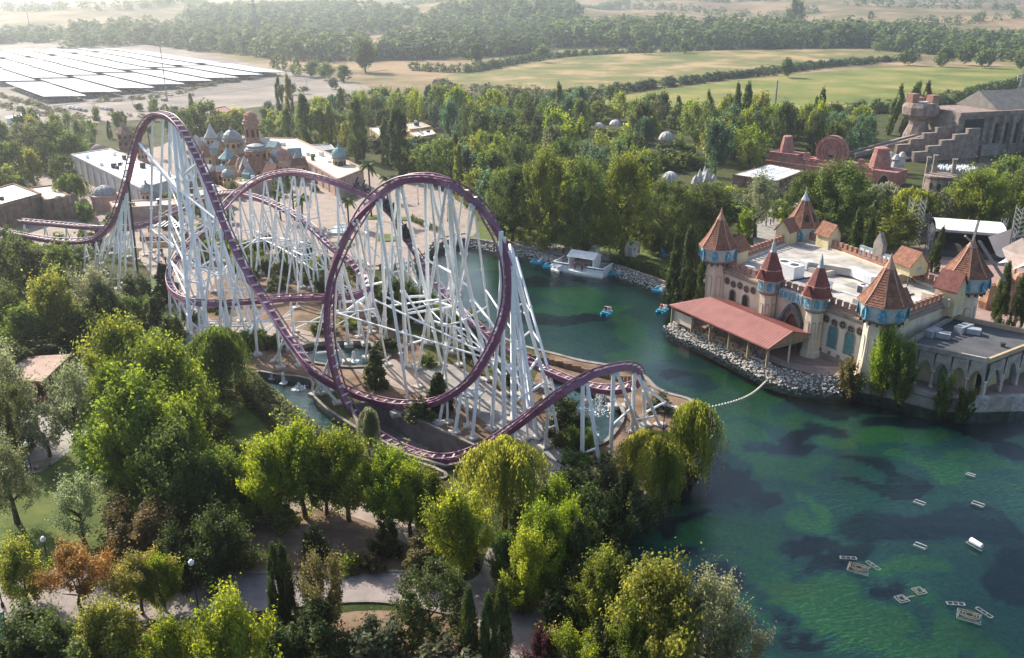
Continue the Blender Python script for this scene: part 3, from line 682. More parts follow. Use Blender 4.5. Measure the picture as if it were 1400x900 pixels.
# bents generated along the rest of the circuit: an upright and a raking leg, tied to the next
def bents(i0, i1, step, spread, r, lean=1):
    ks = []; i = i0
    while i < i1:
        p, t, u = S[i]
        if p.z > 2.8:
            q = p - u * 1.05; side = Vector((t.y, -t.x, 0)).normalized() if abs(t.z) < .95 else Vector((1, 0, 0))
            w = spread * q.z * lean; b1 = Vector((q.x, q.y, 0)) - side * (w * .28) + t * 0; b2 = Vector((q.x, q.y, 0)) + side * w
            b1.z = b2.z = -2.2 if False else 0
            for bb in (b1, b2): bb.z = -3.0 if in_water(bb.x, bb.y) else 0
            k1 = column(q, b1, r); k2 = column(q - side * .2, b2, r * .85); ks.append((k1, k2))
            if q.z > 6: brace(k1, .42, k2, .42, r * .55)
            if q.z > 13: brace(k1, .7, k2, .7, r * .5); brace(k1, .42, k2, .7, r * .5)
        i += int(step)
    for (a, b_), (c, d) in zip(ks, ks[1:]):
        if (COLS[a][1] - COLS[c][1]).length < 14 and min(COLS[a][1].z, COLS[c][1].z) > 5:
            if rng.random() < .8: brace(a, .42, c, .42, r * .5)
            if rng.random() < .5: brace(a, .05, c, .75, r * .5)
            if rng.random() < .4: brace(b_, .42, d, .42, r * .5)
            if rng.random() < .6: brace(b_, .1, d, .62, r * .5)
            if rng.random() < .4: brace(a, .66, d, .2, r * .5)
    return ks
def ti(px, py, lo=0, hi=10 ** 6): return min((i for i in range(len(S)) if lo <= i <= hi), key=lambda i: (SPX[i][0] - px) ** 2 + (SPX[i][1] - py) ** 2)
nXs = ti(610, 624)
h0 = ti(562, 333, nXs); h1 = ti(430, 238, nXs); h2 = ti(300, 289, nXs, ti(241, 354, nXs)); h3 = ti(252, 406, nXs); h4 = ti(496, 397, nXs); h5 = ti(314, 262, h4)
bents(h0, h1, 8, .26, .3); bents(h1, h2, 6, .25, .3, -1); bents(h2 + 8, h3, 7, .3, .28, -1); bents(h3 + 6, h4, 7, .28, .28, -1); bents(h4 + 4, h5, 7, .24, .28)
g0 = ti(722, 491, nXs); bents(g0, h0, 12, .25, .24)
# far side hill at the right
f = [col(690, 586, 701, 602, .28), col(745, 547, 745, 612, .34), col(748, 545, 766, 606, .28), col(793, 514, 796, 640, .36), col(796, 513, 822, 650, .34), col(836, 499, 835, 628, .36), col(839, 499, 873, 588, .34), col(866, 499, 864, 590, .36), col(869, 501, 902, 582, .34), col(874, 512, 882, 582, .34), col(872, 518, 921, 560, .3)]
brace(f[3], .18, f[4], .3, .2); brace(f[5], .4, f[6], .4, .18); brace(f[7], .2, f[8], .2, .18); brace(f[9], .3, f[10], .3, .18); brace(f[1], .5, f[2], .5, .16)
for x, y, bx, by in ((835,530,838,556),(800,524,803,548),(850,528,856,556)): col(x, y, bx, by, .26)
# ring: tall columns from ground to the ring's flanks and crown
R0 = ti(560, 550, 0, nXs)
ringc = []
for tx, ty, bx, by, r in ((540,245,556,502,.42),(544,243,604,500,.36),(582,238,586,470,.4),(586,238,656,520,.36),(618,247,622,482,.42),(622,248,668,520,.38),(614,245,572,505,.3),(650,272,628,430,.34),(652,274,604,520,.3),(676,317,690,596,.44),(680,325,672,588,.36),(690,365,735,600,.34),(691,370,704,604,.44),(688,345,760,575,.34),(515,264,528,470,.36),(512,268,560,560,.3),(490,300,508,455,.32),(470,340,477,472,.34),(472,338,500,470,.26),(455,420,425,508,.3),(454,440,474,495,.26),(457,490,448,536,.38),(458,494,430,540,.3)):
    i = ti(tx, ty, R0 - 4, nXs); p, t, u = S[i]; ringc.append(column(p - u * 1.05, G(bx, by), r))
rc = ringc
for a, b_, s, t in ((0,1,.45,.45),(0,4,.35,.35),(2,3,.6,.6),(2,4,.35,.35),(4,5,.55,.55),(1,3,.3,.3),(4,9,.35,.3),(9,10,.6,.6),(9,12,.4,.4),(11,13,.4,.4),(0,6,.5,.3),(12,11,.55,.55),(12,13,.25,.25),(14,0,.4,.4),(14,16,.5,.5),(16,17,.4,.4),(17,18,.5,.5),(3,5,.2,.2),(5,9,.5,.5),(6,0,.2,.15),(19,20,.3,.3),(21,22,.3,.6),(7,8,.5,.5)):
    brace(rc[a], s, rc[b_], t, .21)
extra = []
for tx, ty, bx, by in ((541,245,520,470),(586,238,612,540),(622,248,640,560),(653,274,675,480),(681,326,718,575),(516,263,500,490),(492,298,530,500),(471,339,455,505),(691,372,722,600),(640,262,605,445),(600,241,628,500),(530,253,572,530)):
    i = ti(tx, ty, R0 - 4, nXs); p, t, u = S[i]; extra.append(column(p - u * 1.05, G(bx, by), .22))
for k in range(len(extra) - 1): brace(extra[k], .3 + .07 * (k % 4), extra[k + 1], .5 - .06 * (k % 3), .16)
for tx, ty, bx, by in ((250,178,275,440),(258,191,310,455),(269,212,255,452),(284,246,340,470),(297,278,275,470),(318,330,345,440),(330,354,310,478),(362,409,330,480),(370,420,400,470),(205,158,205,400),(220,154,215,410),(395,455,376,495)):
    k = col(tx, ty, bx, by, .3); brace(k, .4, extra[0] if False else t2, .35, .16) if tx < 300 else None
for k, (a, c) in enumerate(((t1, t2), (t1, t4), (t2, t3))):
    for s in (.1, .2, .36, .44, .6, .68, .82): brace(a, s, c, s + .08 * (1 if k % 2 else -1), .15)
lowp = [(705,470),(728,480)]
for tx, ty, bx, by, r in ((600,545,600,580,.3),(606,541,612,578,.24),(625,530,622,592,.34),(629,526,640,584,.26),(645,511,646,600,.34),(540,548,541,566,.26),(660,488,690,540,.3)):
    i = ti(tx, ty, R0 - 30, R0 + 60); p, t, u = S[i]; column(p - u * 1.05, G(bx, by), r)
for tx, ty, bx, by in ((668,455,671,500),(690,470,697,520),(706,480,712,540),(722,490,726,560),(742,500,748,545)):
    a = col(tx, ty, bx, by, .25)
# tall lattice mast beside the ring on the lake side
ms = [column(G(697,335, 17.), G(722, 560), .36), column(G(700,340,16.5), G(746, 530), .32), column(G(706,352,15.), G(765, 560), .3), column(G(699,338,16.5), G(700, 575), .3)]
for s in (.2, .4, .6): brace(ms[0], s, ms[1], s, .18); brace(ms[0], s, ms[3], s, .16); brace(ms[1], s, ms[2], s, .16)
strut(COLS[ms[0]][1], at(690, 380, 0, nXs), .26)
# ---- the train coming off the crest
M_car = mat('train_body', (.03, .025, .03), (.09, .05, .07), 3, .4, spec=.5); M_seat = mat('train_seat', (.02, .02, .02), (.05, .045, .045), 4, .6); M_cushion = mat('train_panel', (.25, .06, .10), (.33, .1, .14), 2, .4)
i0 = ti(530, 284, nXs); TRN = root('roller_coaster_train', 'dark coaster train of low open cars rolling off the crest behind the ring', 'train', S[i0][0])
def car_mesh():
    a = MB(); a.box((0, 0, .38), (1.5, 2.5, .35)); a.add([(-.75, 1.25, .2), (.75, 1.25, .2), (.45, 1.75, .25), (-.45, 1.75, .25), (-.75, 1.25, .75), (.75, 1.25, .75), (.4, 1.65, .5), (-.4, 1.65, .5)], [(3, 2, 1, 0), (4, 5, 6, 7), (0, 1, 5, 4), (1, 2, 6, 5), (2, 3, 7, 6), (3, 0, 4, 7)])
    s_ = MB()
    for y in (-.75, .5):
        for x in (-.38, .38): s_.box((x, y, .7), (.55, .55, .3)); s_.box((x, y - .3, 1.15), (.5, .16, 1.0)); s_.box((x, y + .12, 1.05), (.5, .1, .1))
    w = MB()
    for y in (-.9, .9):
        for x in (-.78, .78): w.tube((x - .08, y, .1), (x + .08, y, .1), .2, n=10)
    return a, s_, w
cm = car_mesh(); ca, cs, cw = cm[0].mesh('car', mats=(M_car,)), cm[1].mesh('seat_block', mats=(M_seat,)), cm[2].mesh('wheel_set', mats=(M_black,))
for k in range(4):
    p, t, u = S[i0 + int((k - 1.5) * 5.6)]; t = -t; r = t.cross(u).normalized()
    M = Matrix((r, t, u)).transposed().to_4x4(); M.translation = p + u * .1 - ORG[TRN.name]
    o = link('car', ca, TRN); o.matrix_local = M; link('seat_block', cs, o); link('wheel_set', cw, o)
# ================================================================== TREES, SHRUBS, HEDGES, WOODS
LEAF = leaf_mat('leaves', .5); LEAFD = leaf_mat('leaves_dense', .3)
BARK = mat('bark', (.05, .035, .025), (.13, .10, .075), 6, .95, bump=.5, stretch=(1, 1, .25))
R_ = np.random.default_rng(11)
def unit(a): return a / np.maximum(np.linalg.norm(a, axis=1, keepdims=True), 1e-6)
def leaves(pos, nrm, size, cv, aspect=1.0, droop=None, xy=1.0):
    """rhombic leaf sprays at pos, facing nrm"""
    n = len(pos); rv = unit(R_.normal(size=(n, 3))); a = unit(np.cross(nrm, rv))
    if droop is not None: a = unit(a * (1 - droop) + np.array([0, 0, -1.]) * droop)
    b = unit(np.cross(nrm, a)); s = size * R_.uniform(.6, 1.35, (n, 1))
    fold = nrm * s * .22
    k = np.array([xy, xy, 1.]); a = a * s * aspect * k; b = b * s * .62 * k; fold = fold * k      # undo the crown's stretch
    v = np.stack([pos - a, pos + b + fold, pos + a, pos - b + fold], 1).reshape(-1, 3)
    f = np.arange(n * 4).reshape(n, 4); return v, f, np.repeat(cv, 4)
def crown_pts(kind, n, seed):
    """clump centres in a unit crown (height 1, width about 1 x aspect already applied by the object's scale); returns pos, normal, clump value"""
    global R_
    R_ = np.random.default_rng(seed * 97 + 13)
    nc = {'maple': 85, 'plane': 110, 'round': 130, 'olive': 60, 'sumac': 44, 'shrub': 46, 'poplar': 60, 'cypress': 120, 'conifer': 150, 'hedge': 60}.get(kind, 40)
    u = R_.uniform(0, 1, nc); th = R_.uniform(0, 2 * np.pi, nc); q = np.sqrt(R_.uniform(.12, 1, nc))
    if kind in ('maple', 'olive', 'sumac'):
        base = {'maple': .2, 'olive': .3, 'sumac': .42}[kind]; z = base + (1 - base) * u ** .8
        prof = np.sin(np.pi * np.clip((z - base) / (1 - base) * .82 + .14, 0, 1)) ** .7; r = .40 * prof * q; cr = {'maple': .10, 'olive': .10, 'sumac': .105}[kind]
        lop = 1 + .28 * np.sin(th * 2 + seed) + .18 * np.sin(th * 3 + 2 * seed); r = r * lop
    elif kind == 'plane':
        z = .1 + .9 * u ** .9; prof = np.clip(1.15 - ((z - .38) / .64) ** 2, 0.05, 1) ** .85; r = .42 * prof * q; cr = .082
    elif kind == 'round':
        z = .08 + .92 * u; prof = np.sqrt(np.clip(1 - ((z - .48) / .55) ** 2, .02, 1)); r = .44 * prof * np.sqrt(R_.uniform(.45, 1, nc)); cr = .08
    elif kind == 'shrub':
        z = .02 + .9 * u; prof = np.sqrt(np.clip(1 - (z / 1.02) ** 2, .03, 1)); r = .42 * prof * q * (1 + .2 * np.sin(3 * th + seed)); cr = .12
    elif kind == 'poplar':
        z = .06 + .94 * u; prof = np.clip(np.sin(np.pi * np.clip(z * .86 + .13, 0, 1)), .05, 1) ** .55; r = .36 * prof * q; cr = .06
    elif kind == 'cypress':
        z = .02 + .97 * u; prof = np.clip(1 - z ** 2.2, .02, 1) ** .8 * np.clip(z * 9 + .45, 0, 1); r = .46 * prof * np.sqrt(R_.uniform(.35, 1, nc)); cr = .055
    elif kind == 'conifer':
        z = .05 + .93 * u ** 1.3; prof = np.clip(1.06 - z, .03, 1) ** .8; r = .46 * prof * q; cr = .07
    elif kind == 'hedge':
        z = .05 + .8 * u; r = .4 * q; cr = .13
    c = np.stack([r * np.cos(th), r * np.sin(th), z], 1)
    crs = cr * R_.choice([.55, .75, 1.0, 1.3, 1.5], nc) * R_.uniform(.85, 1.15, nc); cl = R_.uniform(0, 1, nc)
    w = crs ** 2; k = R_.choice(nc, n, p=w / w.sum())
    d = unit(R_.normal(size=(n, 3))); flat = .8 if kind in ('maple', 'sumac', 'plane') else 1
    rr = crs[k, None] * (R_.uniform(.1, 1, (n, 1)) ** .6) * np.where(R_.uniform(size=(n, 1)) < (.12 if kind == 'olive' else .25), R_.uniform(1.05, 1.42, (n, 1)), 1)
    sc = np.array([1., 1., flat])
    if kind in ('cypress', 'poplar'): sc = np.array([1.6, 1.6, 1.3])
    pos = c[k] + d * rr * sc
    if kind in ('maple', 'plane', 'olive', 'sumac', 'shrub', 'round'):       # sprays reach outward and up from the clump
        ax = unit((c - np.array([0, 0, .35])) * np.array([1, 1, .5]) + np.array([0, 0, .34]) + R_.normal(0, .12, c.shape)); al = R_.normal(0, 1, (n, 1)) * crs[k, None] * (.75 if kind != 'round' else .5)
        pos = c[k] + d * rr * sc * .72 + ax[k] * al
    keep = pos[:, 2] > .01; pos, d, k = pos[keep], d[keep], k[keep]
    out = pos - np.array([0, 0, .45]); nrm = unit(d * .55 + unit(out) * .35 + R_.normal(size=pos.shape) * .55 + np.array([0, 0, .3]))
    return pos, nrm, np.clip(cl[k] * .62 + R_.uniform(0, .38, len(k)), 0, 1)
def willow_pts(n, seed):
    rg = np.random.default_rng(seed + 500); ns = n // 14; V = []; N = []; C = []
    for i in range(ns):
        th = rg.uniform(0, 6.283); q = math.sqrt(rg.uniform(.05, 1)); lump = .75 + .25 * math.sin(th * 5 + seed) + rg.uniform(-.1, .1)
        x, y = .36 * q * math.cos(th) * lump, .36 * q * math.sin(th) * lump; z = .60 + .38 * math.sqrt(max(0, 1 - q * q)) * rg.uniform(.8, 1.05)
        L = rg.uniform(.25, .62) * (.55 + .55 * q); cv = rg.uniform(0, 1); o = .13 * rg.uniform(.4, 1.2)
        for j in range(14):
            t = j / 13; g = t ** 1.5
            V.append((x * (1 + o * 3 * math.sqrt(t)) + rg.normal(0, .008), y * (1 + o * 3 * math.sqrt(t)) + rg.normal(0, .008), max(.03, z - L * g))); N.append((math.cos(th) + rg.normal(0, .5), math.sin(th) + rg.normal(0, .5), .5 + rg.normal(0, .4))); C.append(cv * .6 + .4 * rg.uniform())
    return np.array(V), unit(np.array(N)), np.array(C)
CROWNS = {}
LEAFSZ = {'maple': .031, 'plane': .026, 'round': .024, 'olive': .025, 'sumac': .028, 'shrub': .034, 'poplar': .017, 'cypress': .016, 'conifer': .022, 'willow': .022, 'hedge': .06}
def crown_mesh(kind, seed, lod):
    key = (kind, seed, lod)
    if key in CROWNS: return CROWNS[key]
    n = {0: 17000, 1: 5000, 2: 1700}[lod]; s = LEAFSZ[kind] * {0: .58, 1: 1.02, 2: 1.75}[lod]
    if kind in ('olive', 'sumac'): n = int(n * .6)
    if kind == 'willow':
        p, nr, c = willow_pts(n, seed); v, f, cv = leaves(p, nr, s * .8, c, 1.9, .75)
    else:
        p, nr, c = crown_pts(kind, n, seed)
        if kind in ('cypress', 'conifer', 'poplar'): v, f, cv = leaves(p, nr, s * (.9 if kind != 'conifer' else 1.1), c, 1.4 if kind != 'conifer' else 1.0, .5 if kind == 'cypress' else .15 if kind == 'poplar' else None, {'cypress': 3.2, 'poplar': 2.6, 'conifer': 2.2}[kind]); 
        else: v, f, cv = leaves(p, nr, s, c, 1.0)
    me = npmesh('crown', v, f); a = me.attributes.new('v', 'FLOAT', 'POINT'); a.data.foreach_set('value', cv.astype(np.float32))
    me.materials.append(LEAFD if kind in ('cypress', 'conifer', 'hedge') else LEAF); CROWNS[key] = me; return me
TRUNKS = {}
def trunk_mesh(kind, seed):
    key = (kind, seed)
    if key in TRUNKS: return TRUNKS[key]
    q = random.Random(seed * 31 + 5); b = MB(); r = {'cypress': .025, 'poplar': .03, 'olive': .035, 'sumac': .03}.get(kind, .028)
    top = {'cypress': .8, 'poplar': .85, 'conifer': .9, 'shrub': .4, 'round': .55}.get(kind, .55)
    pts = [Vector((0, 0, -.02))]
    for i in range(1, 4): pts.append(Vector((q.uniform(-.02, .02) * i, q.uniform(-.02, .02) * i, top * i / 3)))
    for i in range(3): b.tube(pts[i], pts[i + 1], r * (1.25 - .32 * i), r * (1.25 - .32 * (i + 1)), 7, i == 0)
    if kind not in ('cypress', 'poplar', 'conifer'):
        for i in range(6):
            t = q.uniform(.3, .95); a = pts[1].lerp(pts[3], t); an = q.uniform(0, 6.28); L = q.uniform(.16, .34)
            e = a + Vector((math.cos(an) * L, math.sin(an) * L, q.uniform(.1, .3))); b.tube(a, e, r * .5, r * .15, 5, False)
    me = b.mesh('trunk', smooth=True, mats=(BARK,)); TRUNKS[key] = me; return me
# landmarks a label can lean on (photo pixel of the foot, name)
LM = [(560,550,'the coaster ring'),(262,468,'the tall coaster hill'),(790,375,'the white boat dock'),(975,425,'the left castle tower'),(1200,520,'the front castle tower'),(1320,430,'the right castle tower'),(1095,330,'the rear castle tower'),
    (60,530,'the red pavilion'),(100,280,'the white warehouse'),(340,235,'the theme village towers'),(560,185,'the flat roofs in the wood'),(910,190,'the pale domes'),(1140,225,'the pink temple'),(1330,220,'the stone water ride'),
    (1320,340,'the concert stage'),(1057,160,'the lone mast by the field'),(430,118,'the car park corner'),(40,150,'the car park canopies'),(310,815,'the drain grate in the road'),(692,808,'the round planter by the road'),(560,650,'the long pool'),(820,570,'the fountain pool'),
    (1045,525,'the buoy line'),(160,390,'the coaster pull-up'),(400,690,'the upper path'),(500,300,'the lakeside plaza'),(50,300,'the coaster station'),(460,175,'the poplars by the plaza'),(900,395,'the pedal boats'),(1035,240,'the solar roof'),(270,810,'the road lamp'),(1300,500,'the arcaded annex')]
USED = {}
def where(px, py, k=0):
    L = sorted(LM, key=lambda m: math.hypot((m[0] - px), (m[1] - py) * 1.6))
    a = L[k]; dx, dy = px - a[0], py - a[1]
    if abs(dx) > 1.2 * abs(dy): return ('left of ' if dx < 0 else 'right of ') + a[2]
    return ('behind ' if dy < 0 else 'in front of ') + a[2]
def unique(desc, px, py, tail=''):
    L = sorted(LM, key=lambda m: math.hypot((m[0] - px), (m[1] - py) * 1.6))
    c = [f'{desc} {where(px, py)}', f'{desc} {where(px, py)}, {where(px, py, 1)}', f'{desc} {where(px, py)}, {where(px, py, 2)}', f'{desc} {where(px, py, 1)}, {where(px, py, 2)}', f'{desc} {where(px, py)}, {where(px, py, 3)}', f'{desc} {where(px, py, 1)}, {where(px, py, 3)}', f'{desc} {where(px, py, 2)}, {where(px, py, 3)}', f'{desc} {where(px, py, 1)}', f'{desc} {where(px, py, 2)}', f'{desc} {where(px, py, 3)}']
    for x in c:
        if x not in USED and len(x.split()) <= 16: USED[x] = 1; return x
    return None
CNAME = [('lime green', (0.155, 0.215, 0.022)), ('bright green', (0.115, 0.158, 0.024)), ('mid green', (0.075, 0.118, 0.026)), ('dark green', (0.048, 0.074, 0.019)), ('grey-green', (0.15, 0.17, 0.095)), ('yellow-green', (0.165, 0.19, 0.035)), ('bluish green', (0.06, 0.11, 0.055)),
         ('orange and yellow', (0.2, 0.135, 0.04)), ('bronze green', (0.115, 0.105, 0.036)), ('purple-leaved', (.07, .025, .03)), ('yellow', (0.22, 0.2, 0.045)), ('dusky green', (0.09, 0.11, 0.05))]
CC = dict(CNAME); KN = {'maple': 'broad tree', 'plane': 'tall leafy tree', 'round': 'dense round tree', 'olive': 'loose feathery tree', 'sumac': 'spreading tree', 'shrub': 'shrub', 'poplar': 'poplar', 'cypress': 'slim cypress', 'conifer': 'conical evergreen', 'willow': 'weeping willow', 'palm': 'palm tree'}
ONAME = {'maple': 'broadleaf_tree', 'plane': 'tall_tree', 'round': 'round_tree', 'olive': 'feathery_tree', 'sumac': 'spreading_tree', 'shrub': 'shrub', 'poplar': 'poplar_tree', 'cypress': 'cypress_tree', 'conifer': 'evergreen_tree', 'willow': 'willow_tree', 'palm': 'palm_tree'}
TREES = []; NT = [0]
def tree_at(kind, p, h, w, cname, lean=0, label=None, group=None):
    x, y, ax = proj(p); hp = h / ax * FPX; NT[0] += 1; q = random.Random(NT[0] * 17)
    lod = 0 if hp > 75 else 1 if hp > 34 else 2
    sz = 'small ' if h < 5 and kind != 'shrub' else 'very tall ' if h > 15 else ''
    lab = label or unique(f'{sz}{cname} {KN[kind]}', x, y) or unique(f'{"slender" if w < h * .6 else "wide"} {cname} {KN[kind]}', x, y) or unique(f'{"leaning" if q.random() < .5 else "upright"} {cname} {KN[kind]}', x, y) or f'{cname} {KN[kind]} {where(x, y)}, {"lower" if h < 9 else "higher"} crown'
    r = root(ONAME[kind], lab, 'shrub' if kind == 'shrub' else 'tree', p, group or f'{KN[kind]}s in the park'); ORG[r.name] = Vector(p)
    r.rotation_euler = (lean * .6, lean, q.uniform(0, 6.28) if not lean else 0)
    c0 = CC[cname]; k = q.uniform(.85, 1.15); c = tuple(v * k * q.uniform(.93, 1.07) for v in c0)
    sd = q.randrange(3 if lod else 4)
    if kind == 'palm': palm_parts(r, h, sd); return r
    cr = link('crown', crown_mesh(kind, sd, lod), r, c); cr.scale = (w, w * q.uniform(.85, 1.1), h)
    if lod < 2 or kind in ('poplar', 'olive'):
        if kind != 'shrub': t = link('trunk', trunk_mesh(kind, sd), r); t.scale = (h * .9, h * .9, h)
    TREES.append((p[0], p[1], w)); return r
def T(kind, x, yt, yb, wpx, cname, lean=0, label=None):
    """a tree read off the photo: crown top row, foot row, crown width in pixels"""
    p = G(x, yb); ax = proj(p)[2]; h = max(1.0, atdist(x, yt, p.y).z * (1 if kind in ('palm', 'cypress', 'poplar') else .94)); p.z = -1.7 if in_water(p.x, p.y) else 0
    return tree_at(kind, p, h - p.z, wpx * ax / FPX * (1.25 if kind == 'cypress' else 1), cname, lean, label)
FR = {}
def palm_parts(r, h, sd):
    if 'f' not in FR:
        v, f, c = [], [], []; rg = random.Random(3)
        for i in range(30):
            an = rg.uniform(0, 6.28); el = rg.uniform(-.5, 1.2); L = rg.uniform(2.0, 2.9); P = [(0, 0)]
            for j in range(1, 8): P.append((L * j / 7 * math.cos(el * (1 - j / 9)), L * j / 7 * math.sin(el) - 1.5 * (j / 7) ** 2.4))
            for j in range(7):
                for s in (-1, 1):
                    w = .62 * (1 - j / 8.5); k = len(v)
                    for d, o, dz in ((P[j], 0, 0), (P[j + 1], 0, 0), ((P[j + 1][0] + .25, P[j + 1][1] - .3), w, 0), ((P[j][0] + .25, P[j][1] - .3), w, 0)):
                        v.append((d[0] * math.cos(an) - s * o * math.sin(an), d[0] * math.sin(an) + s * o * math.cos(an), d[1])); c.append(rg.random())
                    f.append((k, k + 1, k + 2, k + 3))
        me = npmesh('frond_crown', v, f); a = me.attributes.new('v', 'FLOAT', 'POINT'); a.data.foreach_set('value', np.array(c, np.float32)); me.materials.append(LEAFD); FR['f'] = me
        b = MB(); b.tube((0, 0, -.1), (.05, 0, .5), .24, .2, 8); b.tube((.05, 0, .5), (0, .04, 1), .2, .22, 8, False); FR['t'] = b.mesh('trunk', smooth=True, mats=(BARK,))
    t = link('trunk', FR['t'], r); t.scale = (1, 1, h - 1.6)
    c = link('frond_crown', FR['f'], r, (.07, .11, .03)); c.location = (0, 0, h - 1.6); c.scale = (1, 1, 1)

